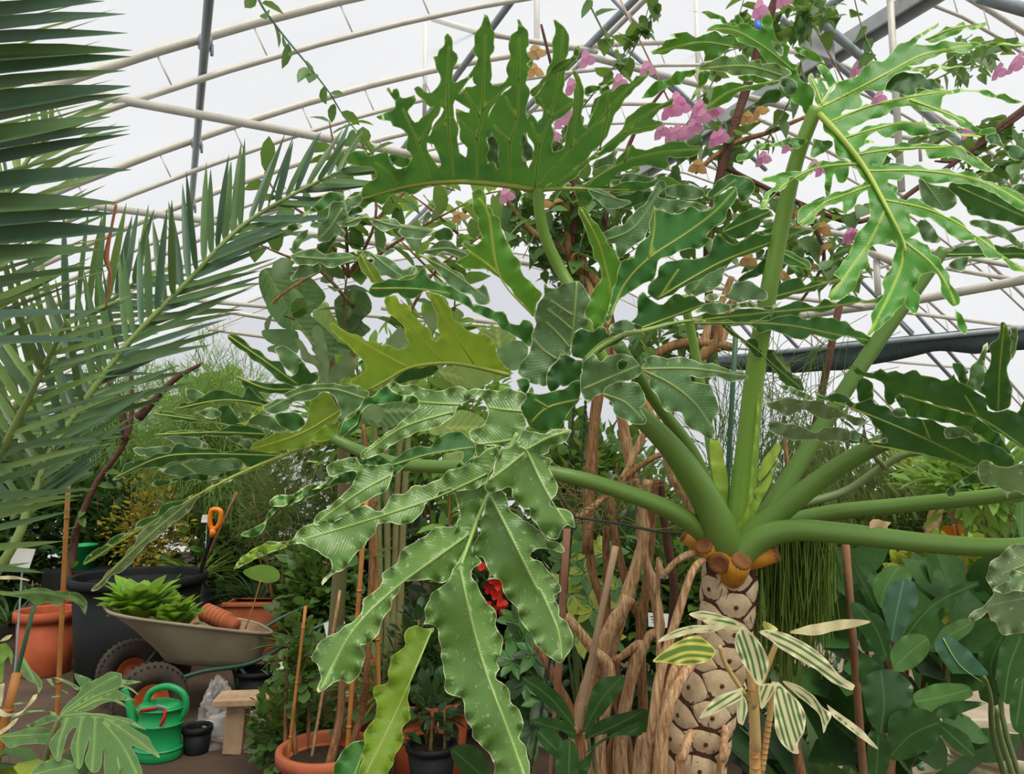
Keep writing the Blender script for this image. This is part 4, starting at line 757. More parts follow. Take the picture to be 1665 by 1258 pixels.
# cut leaf stubs around the crown
for (x, y, d, ax, r, L) in ((1150, 890, 1.84, (-.55, -.75, .35), 15, .055), (1202, 918, 1.81, (.1, -.75, .6), 17, .045), (1242, 903, 1.83, (.8, -.35, .25), 15, .075), (1170, 912, 1.83, (-.35, -.8, -.3), 18, .03), (1125, 880, 1.92, (-.8, .1, .5), 10, .06)):
    c = W(x, y, d); k = r * d / FPX; a = Vector(ax).normalized()
    o = MB().tube([c - a * 0.06, c - a * 0.01, c + a * L * .4], [k * 1.25, k * 1.15, k * .95], 14).build('leaf_stub', M['stub'], ph)
    MB().lathe(c + a * L * .4, [(k * .96, -.006), (k * .98, .003), (k * .8, .006), (k * .55, .003), (k * .3, .0012), (0, .001)], 14, axis=a).build('cut_end', M['stub_cut'], o)
# trunk
tp = [(1190, 900, 1.9, 36), (1186, 940, 1.9, 43), (1181, 1000, 1.9, 42), (1174, 1060, 1.9, 43), (1155, 1120, 1.9, 46), (1138, 1180, 1.91, 50), (1115, 1258, 1.92, 58), (1080, 1400, 1.93, 62)]
tc = [W(a, b, c) for a, b, c, r in tp] + [TB + Vector((0, 0, .25)), TB]
tr_ = [r * c / FPX for a, b, c, r in tp] + [.11, .125]
TS = smooth_path(tc, 8); TR = interp(tr_, len(TS))
MB().tube(TS, [r * 1.0 for r in TR], 20).build('trunk', M['fiber'], ph)
rnd = random.Random(8)
cum = [0]
for a, b in zip(TS, TS[1:]): cum.append(cum[-1] + (b - a).length)
def trunk_at(s):
    i = min(max(np.searchsorted(cum, s) - 1, 0), len(TS) - 2); t = (s - cum[i]) / (cum[i + 1] - cum[i] + 1e-9)
    return TS[i].lerp(TS[i + 1], t), (TS[i + 1] - TS[i]).normalized(), TR[i] * (1 - t) + TR[i + 1] * t
row = 0; s = 0.05
while s < 0.72:
    nper = 3; h = 0.034 + rnd.uniform(-.003, .003)
    for k in range(nper):
        a0 = (k + 0.5 * (row % 2)) * 2 * math.pi / nper + rnd.uniform(-.08, .08); half = math.pi / nper / 1.35 * .97
        v = []; f = []; nx, ny = 8, 5
        for i in range(nx + 1):
            for j in range(ny + 1):
                u = -1 + 2 * i / nx; w = -1 + 2 * j / ny
                # rounded lozenge, wider than tall
                hw = min(1.0, (1 - abs(u)) / .62) ** .85 * .95
                p, t, r = trunk_at(s + w * hw * h * .93); q = t.orthogonal(); 
                ref = (Vector((0, -1, 0)) - t * t.dot(Vector((0, -1, 0)))).normalized(); b = t.cross(ref)
                an = a0 + u * half; rr = r * (1.02 + 0.05 * (1 - u * u) * (1 - w * w) + 0.05 * (w if w > 0 else 0) * (-.5))
                v.append(p + (ref * math.cos(an) + b * math.sin(an)) * rr)
        for i in range(nx):
            for j in range(ny): f.append((i * (ny + 1) + j, (i + 1) * (ny + 1) + j, (i + 1) * (ny + 1) + j + 1, i * (ny + 1) + j + 1))
        sc = obj('leaf_scar', v, f, M['scar'], ph)
        p, t, r = trunk_at(s); ref = (Vector((0, -1, 0)) - t * t.dot(Vector((0, -1, 0)))).normalized(); b = t.cross(ref)
        dirn = ref * math.cos(a0) + b * math.sin(a0)
        MB().lathe(p + dirn * r * 1.075 + t * .004, [(0, .003), (.004, .0025), (.006, 0)], 8, axis=dirn).build('bud_mark', M['fiber'], sc)
    s += h * 1.02; row += 1
# aerial roots
for P, R in (([(1152, 905, 1.86), (1128, 925, 1.8), (1105, 990, 1.8), (1075, 1090, 1.8), (1062, 1180, 1.8), (1050, 1300, 1.82)], [6, 6, 7, 8, 9, 10]),
             ([(1140, 1060, 1.82), (1110, 1100, 1.78), (1085, 1160, 1.76), (1075, 1270, 1.76)], [8, 9, 10, 11]),
             ([(1125, 1190, 1.8), (1112, 1225, 1.76), (1105, 1300, 1.76)], [7, 8, 8]), ([(1180, 1180, 1.83), (1176, 1225, 1.8), (1172, 1300, 1.8)], [6, 7, 7]),
             ([(1140, 897, 1.86), (1110, 905, 1.84), (1080, 935, 1.86), (1070, 980, 1.9)], [6, 6, 5, 4]), ([(1100, 1080, 1.82), (1088, 1120, 1.8), (1070, 1258, 1.8)], [7, 8, 9])):
    pp = [W(*p) for p in P]; end = pp[-1]
    rod('aerial_root', pp + [Vector((end.x, end.y, 0))], [r * 1.8 / FPX for r in R] + [.014], M['bark_pale'], ph, n=8, jit=.06)
rndf = random.Random(3); b = MB()
for i in range(150):
    s_ = rndf.uniform(0, .7); p, t, r = trunk_at(s_); an = rndf.uniform(0, 6.28); ref = (Vector((0, -1, 0)) - t * t.dot(Vector((0, -1, 0)))).normalized(); q = t.cross(ref)
    o_ = p + (ref * math.cos(an) + q * math.sin(an)) * r * 1.02; dv = (ref * math.cos(an) + q * math.sin(an)) * rndf.uniform(.005, .02) + Vector((rndf.uniform(-.015, .015), 0, rndf.uniform(-.03, .01)))
    b.tube([o_, o_ + dv], [.0015, .0005], 4)
tag(b.build('trunk_fibres', M['fiber'], ph), kind='stuff')
# dry leaf lying on a stalk
poly_leaf(None, plain('dry_leaf', 'd2b58c', 'b8946a', .8, 20, .2), 'L4: 285,330 290,290 310,270 350,268 380,280 440,290 410,320 420,345 360,340', None, 1.66, 0, 0, 2, name='dry_leaf')
o = bpy.data.objects['dry_leaf']; tag(o, 'small curled dry beige leaf lying on the lowest long green stalk', 'leaf')
# ------------------------------------------------------------------ foliage tools
def tmpl(profile, fold=0.12, droop=0.15, twist=0.0):
    """unit leaf along +x: profile (t, half width); two strips, folded along the midrib"""
    v = []; f = []
    for t, w in profile:
        z = -droop * t * t
        v += [(t, w, z + fold * w), (t, 0, z), (t, -w, z + fold * w)]
    n = len(profile)
    for i in range(n - 1):
        a = i * 3; f += [(a, a + 3, a + 4, a + 1), (a + 1, a + 4, a + 5, a + 2)]
    return np.array(v, float), f
TP = dict(
    oval=tmpl([(0, .02), (.15, .22), (.45, .33), (.75, .24), (1, .01)], .25, .18),
    round=tmpl([(0, .05), (.2, .36), (.5, .48), (.8, .36), (1, .02)], .2, .12),
    heart=tmpl([(0, .1), (.12, .34), (.4, .4), (.75, .2), (1, .01)], .25, .2),
    lance=tmpl([(0, .02), (.25, .11), (.5, .13), (.8, .08), (1, .003)], .3, .25),
    strap=tmpl([(0, .03), (.2, .04), (.45, .045), (.7, .035), (.88, .02), (1, .002)], .4, .55),
    needle=(np.array([(0, .02, 0), (0, -.02, 0), (.5, 0.022, -.02), (.5, -.022, -.02), (1, 0, -.1)], float), [(0, 1, 3, 2), (2, 3, 4)]),
    blade=tmpl([(0, .015), (.12, .035), (.4, .045), (.75, .03), (1, .001)], .5, .1))
def frames(D, U):
    D = D / (np.linalg.norm(D, axis=1, keepdims=True) + 1e-9)
    S = np.cross(U, D); n = np.linalg.norm(S, axis=1, keepdims=True); S = np.where(n < 1e-4, np.array([[1., 0, 0]]), S / (n + 1e-9))
    return D, S, np.cross(D, S)
def stuff(name, kind, C, D, U, L, Wd, mat, parent=None, rng=None, loc=None):
    """many leaves in one mesh"""
    tv, tf = TP[kind]; C = np.asarray(C, float); n = len(C); D, S, Nn = frames(np.asarray(D, float), np.asarray(U, float))
    L = np.broadcast_to(np.asarray(L, float), (n,)); Wd = np.broadcast_to(np.asarray(Wd, float), (n,))
    V = C[:, None] + (tv[None, :, 0:1] * L[:, None, None]) * D[:, None] + (tv[None, :, 1:2] * Wd[:, None, None]) * S[:, None] + (tv[None, :, 2:3] * L[:, None, None]) * Nn[:, None]
    m = len(tv); V = V.reshape(-1, 3); pl = np.array(WL[parent]) if parent is not None else np.zeros(3)
    V = V - (pl if loc is None else np.array(loc))
    loops = np.concatenate([(np.array([i for q in tf for i in q])[None] + (np.arange(n) * m)[:, None]).ravel()])
    tot = np.tile(np.array([len(q) for q in tf]), n); start = np.concatenate([[0], np.cumsum(tot)[:-1]])
    me = bpy.data.meshes.new(name); me.vertices.add(len(V)); me.vertices.foreach_set('co', V.ravel().astype(np.float32))
    me.loops.add(len(loops)); me.loops.foreach_set('vertex_index', loops.astype(np.int32))
    me.polygons.add(len(tot)); me.polygons.foreach_set('loop_start', start.astype(np.int32)); me.polygons.foreach_set('loop_total', tot.astype(np.int32))
    me.polygons.foreach_set('use_smooth', np.ones(len(tot), bool)); me.update(calc_edges=True)
    at = me.attributes.new('tone', 'FLOAT', 'POINT'); r = (rng or np.random.default_rng(1)).uniform(0, 1, n); at.data.foreach_set('value', np.repeat(r, m).astype(np.float32))
    me.materials.append(mat); o = bpy.data.objects.new(name, me); link(o, parent); WL[o] = Vector(pl)
    if loc is not None: o.location = Vector(loc) - Vector(pl)
    o['kind'] = 'stuff'; return o
LM = {}
def leafmesh(kind, mat):
    k = (kind, mat.name)
    if k not in LM:
        tv, tf = TP[kind]; me = bpy.data.meshes.new(kind + '_leaf'); me.from_pydata(tv.tolist(), [], tf); me.polygons.foreach_set('use_smooth', [True] * len(tf)); me.materials.append(mat); me.update(); LM[k] = me
    return LM[k]
def put(me, parent, c, d, u, L, Wd, name='leaf'):
    """a leaf object of its own that shares its mesh"""
    D = Vector(d).normalized(); S = Vector(u).cross(D); S = S.normalized() if S.length > 1e-4 else D.orthogonal().normalized(); Nn = D.cross(S)
    o = bpy.data.objects.new(name, me); link(o, parent)
    m = Matrix((D * L, S * Wd, Nn * L)).transposed().to_4x4(); m.translation = Vector(c) - (WL[parent] if parent is not None else Vector((0, 0, 0)))
    o.matrix_local = m; WL[o] = Vector(c); return o
def rvec(rng, n): 
    v = rng.normal(size=(n, 3)); return v / np.linalg.norm(v, axis=1, keepdims=True)
GM = dict(
    mid=leafmat('mid_green_leaf', '587a38', '476a30', '9db84a', .3, .45, .4),
    dark=leafmat('dark_green_leaf', '35562a', '2b4824', '7a9840', .25, .4, .45),
    light=leafmat('light_green_leaf', '7fa64a', '6b963f', 'b5d365', .38, .5, .3),
    lime=leafmat('yellow_green_leaf', 'a3b33f', '8ea238', 'd2d95a', .35, .5, .3),
    feather=leafmat('feathery_green', '7f9f52', '688a44', 'b5cf75', .35, .6, .2),
    olive=leafmat('olive_twig_leaf', '5e6b3a', '4c5830', '93a055', .3, .6, .2),
    yellow=leafmat('yellow_blossom', 'ab9a38', '8f8f3a', 'cfc050', .3, .6, .2),
    grey=leafmat('grey_green_leaf', '7f9466', '6c8656', 'a5b878', .25, .5, .35),
    boug=leafmat('bougainvillea_leaf', '4a7038', '587e42', '9dbd4c', .35, .42, .4),
    straw=leafmat('dry_straw', 'b39a6a', '8f8a50', 'cdb880', .2, .7, .2))
def bush(name, label, px, d, ztop, rx, kind='oval', mat='mid', n=1500, size=.09, wide=.06, zbot=.3, seed=0, stems=5, cat='shrub', ry=None, updir=.5, twig='bark', base=None, group=None, dens=1.6):
    """a leafy plant standing on the floor at photo column px and depth d"""
    rng = np.random.default_rng(seed + 100); p = G(px, 1000); 
    x = (px - CX) / FPX * d; b = Vector((x, d, 0)); ry = ry or rx
    t = thing(name, label, cat, b, group); cz = (ztop + zbot) / 2; rz = (ztop - zbot) / 2
    for i in range(stems):
        a = rng.uniform(0, 6.28); q = b + Vector((math.cos(a) * rx * .55, math.sin(a) * ry * .55, rng.uniform(.6, .95) * ztop)); m = b.lerp(q, .5) + Vector((rng.uniform(-.06, .06), rng.uniform(-.06, .06), .05))
        rod('stem', [b + Vector((math.cos(a) * .04, math.sin(a) * .04, 0)), m, q], [.014 * (1 + ztop * .2), .009, .004], M[twig], t, n=6, k=4)
    u = rvec(rng, n); r = rng.uniform(0, 1, n) ** (1 / dens)
    C = np.array(b) + np.array([0, 0, cz]) + u * r[:, None] * np.array([rx, ry, rz])
    lump = 1 + .22 * np.sin(u[:, 0] * 7 + seed) * np.sin(u[:, 2] * 6 + seed * 2) ; C = np.array(b) + np.array([0, 0, cz]) + (C - np.array(b) - np.array([0, 0, cz])) * lump[:, None]
    D = u + rvec(rng, n) * .7 + np.array([0, 0, updir]); Un = np.array([0, 0, 1.]) + rvec(rng, n) * .6
    k = rng.uniform(.65, 1.25, n); stuff('foliage', kind, C, D, Un, size * k, wide * k, GM[mat], t, rng)
    return t
def strap_clump(name, label, px, d, z, n, L, w, mat='mid', seed=0, spread=.05, cat='plant', up=1.0, kind='strap', parts=False, group=None):
    rng = np.random.default_rng(seed + 500); b = Vector(((px - CX) / FPX * d, d, z)); t = thing(name, label, cat, b, group)
    for i in range(n):
        a = rng.uniform(0, 6.28); k = rng.uniform(.6, 1.15); D = Vector((math.cos(a), math.sin(a), up * rng.uniform(.4, 1.6)))
        put(leafmesh(kind, GM[mat] if isinstance(mat, str) else mat), t, b + Vector((math.cos(a) * spread, math.sin(a) * spread, 0)), D, (0, 0, 1), L * k, L * w * k)
    return t

# ------------------------------------------------------------------ planting behind and around
BG = [
 # name, label, px, depth, ztop, rx, kind, mat, n, size, wide, zbot, seed
 ('feathery_bamboo', 'tall feathery light green bamboo behind the date palm frond', 345, 7.2, 2.75, .75, 'needle', 'feather', 9500, .17, .17, .9, 1),
 ('feathery_bamboo', 'feathery light green bamboo close to the left film wall', 190, 8.4, 2.9, .7, 'needle', 'feather', 9500, .18, .2, .8, 2),
 ('leafy_shrub', 'dark broad-leaved shrub behind the terracotta pot with a tree', 45, 7.4, 1.9, .8, 'oval', 'dark', 1700, .15, .12, .1, 3),
 ('leafy_shrub', 'dark shrub between the black tub and the leaning brown trunk', 190, 7.6, 1.45, .55, 'oval', 'dark', 1200, .12, .1, .1, 4),
 ('flowering_shrub', 'golden yellow flowering shrub behind the black tub', 255, 6.7, 1.5, .36, 'oval', 'yellow', 1500, .05, .05, .35, 5),
 ('leafy_shrub', 'mid green shrub behind the orange-handled spade', 405, 7.2, 1.3, .55, 'round', 'mid', 900, .12, .12, .1, 6),
 ('twiggy_shrub', 'thin twiggy olive shrub under the outreaching philodendron leaf', 470, 6.2, 1.75, .6, 'needle', 'olive', 4200, .12, .1, .75, 7),
 ('leafy_shrub', 'bright green low shrub beside the terracotta trough', 525, 5.8, 1.0, .33, 'heart', 'mid', 800, .1, .09, .1, 8),
 ('leafy_shrub', 'dark shrub behind the tall orange canes', 590, 6.4, 1.5, .5, 'oval', 'dark', 1100, .13, .1, .1, 9),
 ('leafy_shrub', 'dark leafy shrub behind the red blossoms', 800, 4.6, 1.25, .5, 'oval', 'dark', 1400, .11, .08, .05, 10),
 ('leafy_shrub', 'dense dark shrub behind the bougainvillea stems', 960, 4.7, 1.5, .65, 'oval', 'dark', 2200, .11, .09, .05, 11),
 ('leafy_shrub', 'dense green shrub behind the scarred trunk', 1120, 4.4, 1.35, .55, 'oval', 'mid', 1700, .1, .08, .05, 12),
 ('leafy_shrub', 'heart-leaved green shrub behind the twisted ropes', 930, 5.8, 1.95, .6, 'heart', 'mid', 1200, .12, .12, .9, 13),
 ('leafy_shrub', 'low green shrub on the far side of the paved path', 1400, 8.6, 1.5, .8, 'oval', 'mid', 1700, .13, .1, .1, 14),
 ('leafy_shrub', 'yellow-green leafy shrub behind the rubber plants', 1525, 6.0, 1.05, .42, 'round', 'lime', 1000, .09, .09, .2, 15),
 ('leafy_shrub', 'green shrub between the ringed palm trunks', 1590, 8.0, 1.5, .8, 'oval', 'mid', 1500, .14, .1, .1, 16),
 ('leafy_shrub', 'far grey-green shrub by the end wall, behind the paved path', 1290, 11.5, 1.7, 1.0, 'oval', 'grey', 1500, .14, .1, .1, 17),
 ('leafy_tree', 'loose pale green tree behind the backlit leaf', 720, 7.5, 3.1, .9, 'oval', 'light', 1500, .17, .12, 1.0, 18),
 ('leafy_tree', 'tall light green tree against the far film, behind the banana', 590, 9.7, 3.2, .8, 'oval', 'light', 1800, .2, .14, .8, 19),
 ('leafy_tree', 'broad green tree far behind the near palm leaflets', 150, 10.5, 2.3, .9, 'oval', 'light', 2300, .22, .16, .8, 20),
 ('leafy_tree', 'broad green tree far behind the feathery bamboo', 345, 12.4, 3.1, .8, 'round', 'light', 1800, .24, .2, .5, 21),
 ('leafy_shrub', 'dark shrub far behind the twiggy olive shrub', 420, 9.5, 2.1, 1.0, 'oval', 'dark', 1500, .16, .12, .1, 22),
 ('leafy_shrub', 'dark shrub far behind the tall orange canes', 660, 9.0, 1.75, .9, 'oval', 'dark', 1300, .16, .12, .1, 23),
 ('leafy_shrub', 'low dark shrub in the corner under the near palm leaflets', -40, 6.6, 1.25, .5, 'oval', 'dark', 1000, .13, .1, .05, 24),
 ('leafy_shrub', 'small-leaved shrub in the shade right of the scarred trunk', 1300, 4.3, .5, .4, 'oval', 'dark', 900, .07, .05, .02, 25),
 ('leafy_shrub', 'far green shrub under the shade screen', 1480, 12.5, 1.8, 1.1, 'oval', 'mid', 1300, .16, .12, .1, 26),
 ('leafy_shrub', 'green shrub behind the pale planter by the path', 1665, 6.4, 1.25, .6, 'oval', 'mid', 1100, .12, .1, .1, 27),
 ('leafy_shrub', 'far shrub seen past the bougainvillea stems', 1050, 9.5, 1.75, 1.0, 'oval', 'mid', 1300, .16, .12, .1, 28)]
for q in BG: bush(q[0], q[1], q[2], q[3], q[4], q[5], q[6], q[7], q[8], q[9], q[10], q[11], q[12], cat='tree' if 'tree' in q[0] else ('bamboo' if 'bamboo' in q[0] else 'shrub'), updir=-.3 if 'feather' in q[0] else .4)
# tall shrub with rounded leaves at the upper middle left, leaves told apart one by one
def leafy_branches(name, label, cat, base, branches, mat, size, wide, seed, kind='oval', step=.05, bark='bark', n_max=290, rr=.006, spread=1.0, jitter=.03):
    rng = np.random.default_rng(seed); t = thing(name, label, cat, base); k = 0
    for br in branches:
        S = smooth_path(br, 8); rod('branch', br, [rr * 1.6, rr, rr * .5], M[bark], t, n=6, k=5); acc = 0
        for a, b in zip(S, S[1:]):
            acc += (b - a).length
            while acc > step and k < n_max:
                acc -= step; k += 1; f = rng.uniform(0, 1); p = a.lerp(b, f) ; ax = (b - a).normalized()
                d = Vector(rng.normal(size=3)); d = (d - ax * d.dot(ax)).normalized() * spread + ax * .5 + Vector((0, 0, rng.uniform(-.5, .2)))
                put(leafmesh(kind, GM[mat]), t, p + d.normalized() * .008, d, Vector((0, -.2, 1)) + Vector(rng.normal(size=3)) * .45, size * rng.uniform(.7, 1.25), size * wide * rng.uniform(.85, 1.15))
    return t
def Wl(L): return [W(*p) for p in L]
tb = Vector((-.75, 3.6, 0))
leafy_branches('round_leaved_tree', 'slender tree with rounded glossy leaves rising behind the banana', 'tree', tb,
  [[tb, W(590, 700, 3.6), W(560, 520, 3.5), W(566, 440, 3.5)], Wl([(575, 500, 3.5), (520, 440, 3.4), (450, 410, 3.3), (395, 385, 3.3)]), Wl([(566, 450, 3.5), (520, 370, 3.4), (455, 320, 3.3), (430, 280, 3.3)]), Wl([(566, 450, 3.5), (560, 340, 3.4), (545, 250, 3.4), (535, 195, 3.4)]), Wl([(566, 450, 3.5), (610, 360, 3.4), (600, 260, 3.4), (575, 215, 3.4)]), Wl([(566, 450, 3.5), (650, 390, 3.4), (720, 350, 3.4), (760, 330, 3.4)]),
   Wl([(640, 560, 3.6), (700, 450, 3.6), (760, 400, 3.6), (830, 350, 3.6)]), Wl([(520, 440, 3.4), (470, 470, 3.3), (440, 500, 3.25), (480, 520, 3.2)]), Wl([(610, 360, 3.4), (660, 310, 3.5), (700, 300, 3.5), (740, 310, 3.5)])], 'boug', .14, .85, 31, 'oval', .055, n_max=300)
tb = Vector((-.35, 4.4, 0))
leafy_branches('round_leaved_tree', 'second slender leafy tree filling the gap under the raised dark leaf', 'tree', tb,
  [[tb, W(730, 700, 4.4), W(740, 480, 4.3), W(745, 330, 4.2)], Wl([(740, 480, 4.3), (680, 420, 4.2), (640, 380, 4.2)]), Wl([(740, 440, 4.3), (800, 380, 4.2), (850, 330, 4.2)]), Wl([(745, 380, 4.3), (700, 340, 4.2), (660, 310, 4.2)]), Wl([(745, 360, 4.3), (780, 320, 4.2), (820, 310, 4.2)]), Wl([(740, 500, 4.3), (700, 520, 4.2), (650, 500, 4.2)])], 'light', .17, .8, 32, 'oval', .05, n_max=220)

# ------------------------------------------------------------------ date palm
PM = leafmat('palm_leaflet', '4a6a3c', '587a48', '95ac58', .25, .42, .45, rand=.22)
PMd = leafmat('palm_leaflet_bluish', '3d5c48', '4a6c50', '8fa868', .22, .4, .45, rand=.2)  # darker, bluer leaflet green, mixed in at random along the fronds
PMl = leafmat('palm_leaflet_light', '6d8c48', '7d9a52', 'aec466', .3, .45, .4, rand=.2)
pb = Vector((-2.15, 2.25, 0))
palm = thing('date_palm', 'date palm with long stiff pointed leaflets entering beside the film wall', 'palm', pb)
rod('trunk', [pb, pb + Vector((0.0, 0, .6)), pb + Vector((.03, 0, 1.1))], [.17, .16, .12], M['bark_dark'], palm, n=14, jit=.08)
def leaflet(frond, a, b, w, mat, sag=0.0, vtilt=(0, -.35, 1)):
    a = Vector(a); b = Vector(b); ax = b - a; L = ax.length; D = ax.normalized(); S = Vector(vtilt).cross(D).normalized(); Nn = D.cross(S); v = []; f = []
    prof = [(0, .35), (.08, .8), (.25, 1), (.5, .95), (.72, .7), (.9, .3), (1, .02)]
    for t, k in prof:
        c = a + ax * t - Vector((0, 0, sag * (t * t - t)))
        v += [c + S * w * k + Nn * w * k * .45, c, c - S * w * k + Nn * w * k * .45]
    for i in range(len(prof) - 1):
        q = i * 3; f += [(q, q + 3, q + 4, q + 1), (q + 1, q + 4, q + 5, q + 2)]
    return obj('leaflet', v, f, mat, frond)
rnd = random.Random(21)
fr1 = rod('frond', [pb + Vector((.03, 0, 1.1)), W(-190, 640, 1.75), W(-160, 330, 1.55), W(-120, 60, 1.45), W(-40, -160, 1.4)], [.022, .017, .013, .010, .006], M['rachis'], palm, n=8)
near = [(-8, 150, -28), (0, 55, 205, 23), (0, 72, 208, 54), (0, 98, 215, 82), (0, 117, 214, 92), (0, 147, 205, 115), (0, 177, 213, 140), (0, 207, 211, 152), (0, 232, 180, 190), (0, 247, 212, 205), (0, 272, 212, 218), (0, 312, 214, 276), (0, 338, 193, 330), (0, 364, 193, 347), (0, 390, 208, 374), (0, 427, 169, 406), (0, 466, 192, 430), (0, 516, 169, 506), (0, 560, 186, 553), (0, 30, 170, 2), (0, 10, 150, -25)]
for q in near[1:]:
    x0, y0, x1, y1 = q; dx = -150; k = dx / (x1 - x0); yb = y0 + (y1 - y0) * k * .6
    w = 24 if y0 < 460 else 11
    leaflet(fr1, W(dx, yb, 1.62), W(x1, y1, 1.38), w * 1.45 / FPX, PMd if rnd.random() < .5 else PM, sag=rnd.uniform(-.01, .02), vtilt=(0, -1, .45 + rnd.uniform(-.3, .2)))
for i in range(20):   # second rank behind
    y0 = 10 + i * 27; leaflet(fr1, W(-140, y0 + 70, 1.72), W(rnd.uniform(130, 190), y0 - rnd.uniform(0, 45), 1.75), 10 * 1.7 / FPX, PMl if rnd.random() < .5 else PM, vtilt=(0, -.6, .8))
def frond(path, n, lu, ld, w, mats, seed, t0=.12, ang_u=65, ang_d=-50, spread=.25, base_r=.016, par=palm):
    r = random.Random(seed); S = smooth_path([W(*p) for p in path], 12); rod_ = rod('frond', [W(*p) for p in path], [base_r, base_r * .8, base_r * .6, base_r * .35], M['rachis'], par, n=8, k=8)
    px = catmull([(p[0], p[1]) for p in path], 6, False); dd = np.interp(np.linspace(0, 1, len(px)), np.linspace(0, 1, len(path)), [p[2] for p in path])
    for i in range(n):
        t = t0 + (1 - t0) * i / (n - 1); k = min(int(t * (len(px) - 1)), len(px) - 2); c = px[k]; tg = px[k + 1] - px[k]; an = math.atan2(-tg[1], tg[0]); d = dd[k]
        env = math.sin(math.pi * (0.18 + .72 * t)) ** .6
        for side, L, A in ((1, lu, ang_u), (-1, ld, ang_d)):
            if L <= 0: continue
            a = an + math.radians(A * (1.05 - .45 * t) + r.uniform(-9, 9)); LL = L * env * r.uniform(.85, 1.1)
            e = (c[0] + math.cos(a) * LL, c[1] - math.sin(a) * LL); leaflet(rod_, W(c[0], c[1], d), W(e[0], e[1], d + r.uniform(-spread, spread)), w * d / FPX * r.uniform(.85, 1.15), r.choice(mats), sag=r.uniform(-.02, .03), vtilt=(r.uniform(-.3, .3), -.9, .3))
    return rod_
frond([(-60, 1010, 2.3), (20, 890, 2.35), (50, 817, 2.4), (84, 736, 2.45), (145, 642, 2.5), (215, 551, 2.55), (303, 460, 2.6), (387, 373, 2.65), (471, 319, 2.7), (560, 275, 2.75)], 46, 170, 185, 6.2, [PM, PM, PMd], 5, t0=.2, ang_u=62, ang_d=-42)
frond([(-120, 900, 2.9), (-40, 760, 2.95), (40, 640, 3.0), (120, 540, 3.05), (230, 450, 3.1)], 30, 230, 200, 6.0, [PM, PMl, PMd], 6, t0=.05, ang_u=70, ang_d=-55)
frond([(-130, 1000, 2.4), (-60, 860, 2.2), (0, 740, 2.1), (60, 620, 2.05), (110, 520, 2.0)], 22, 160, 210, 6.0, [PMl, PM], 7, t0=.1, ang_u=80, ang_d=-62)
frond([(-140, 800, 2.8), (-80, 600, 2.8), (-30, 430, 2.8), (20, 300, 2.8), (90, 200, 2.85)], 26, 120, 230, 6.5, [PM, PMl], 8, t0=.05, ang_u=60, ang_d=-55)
# dry strip hanging from a leaflet
rod('dry_strip', [W(189, 332, 1.6), W(181, 372, 1.6), W(173, 418, 1.6), W(180, 450, 1.6), W(172, 500, 1.6)], [.003, .003, .006, .003, .002], plain('dry_palm_strip', 'b5724a', 'a0603c', .8, 9), palm, n=5)

# ------------------------------------------------------------------ banana, left of the middle
BN = leafmat('banana_leaf', '71935f', '5d8252', '9fbf6a', .3, .42, .45, vein='9db878', veinw=2.5, ribs=.35, ribf=.55, rand=.15)
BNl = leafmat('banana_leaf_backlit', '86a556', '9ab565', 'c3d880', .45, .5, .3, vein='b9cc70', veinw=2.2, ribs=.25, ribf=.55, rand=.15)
bb = Vector((-.95, 3.9, 0)); ban = thing('banana_plant', 'banana plant with broad ribbed leaves behind the philodendron', 'plant', bb)
rod('pseudostem', [bb, W(560, 800, 3.85), W(545, 640, 3.8), W(535, 560, 3.8)], [.045, .035, .025, .02], plain('banana_stem', '6f7a48', '7a5f44', .6, 12, .1), ban, n=12)
poly_leaf(ban, BN, 'B3: 300,100 330,60 420,60 560,90 640,140 700,230 660,290 610,340 700,420 780,520 740,600 700,640 640,560 560,440 480,430 420,400 360,310 310,200', 'B3: 340,80 480,330 640,540 700,620', 3.5, .02, .03, 41, ripple=.01, vein_mat=M['vein_g'])
poly_leaf(ban, BN, 'B3: 315,440 360,425 440,425 530,440 540,500 530,570 470,540 400,520 340,490', None, 3.4, 0, 0, 42)
poly_leaf(ban, BN, 'B3: 755,250 800,220 860,180 920,175 980,270 960,330 900,400 940,460 860,470 790,420 760,340', 'B3: 880,190 850,320 800,460', 3.7, 0, .02, 43, vein_mat=M['vein_g'])
poly_leaf(ban, BNl, 'B3: 620,340 700,260 740,330 780,400 800,470 860,470 900,560 860,640 800,600 760,520 700,430', 'B3: 700,270 790,440', 3.75, 0, 0, 44, vein_mat=M['vein_y'])
poly_leaf(ban, BNl, 'M4: 1000,640 1100,600 1250,600 1420,640 1460,680 1370,780 1250,790 1130,760', 'M4: 1010,650 1380,740', 3.2, 0, 0, 45)
poly_leaf(ban, GM['grey'], 'M4: 560,400 620,320 680,260 710,310 750,400 740,445 640,450', None, 3.4, 0, 0, 46); poly_leaf(ban, GM['grey'], 'M4: 860,160 960,140 1000,190 1000,270 940,310 900,240', 'M4: 960,150 910,260', 3.4, 0, 0, 47)
poly_leaf(ban, BN, 'M1: 340,980 440,900 560,900 640,1000 640,1080 560,1150 640,1220 560,1280 440,1240 360,1150', 'M1: 500,900 460,1080 430,1230', 3.6, 0, 0, 48)
poly_leaf(ban, BNl, 'M4: 1160,620 1260,600 1340,620 1420,650 1480,690 1400,760 1280,770', None, 3.0, 0, 0, 49)
poly_leaf(ban, BN, 'M4: 1500,470 1600,400 1665,380 1760,420 1740,560 1640,640 1560,590 1510,540', None, 2.6, 0, 0, 50)
poly_leaf(ban, BNl, 'M4: 1320,270 1400,290 1500,270 1620,330 1665,370 1580,430 1500,470 1470,390 1400,340', 'M4: 1520,440 1500,290', 2.7, 0, 0, 51)
poly_leaf(ban, BN, 'M7: 720,250 800,200 900,190 1030,200 1000,260 880,330 760,310 700,300', 'M7: 730,240 1000,230', 3.0, 0, 0, 52)
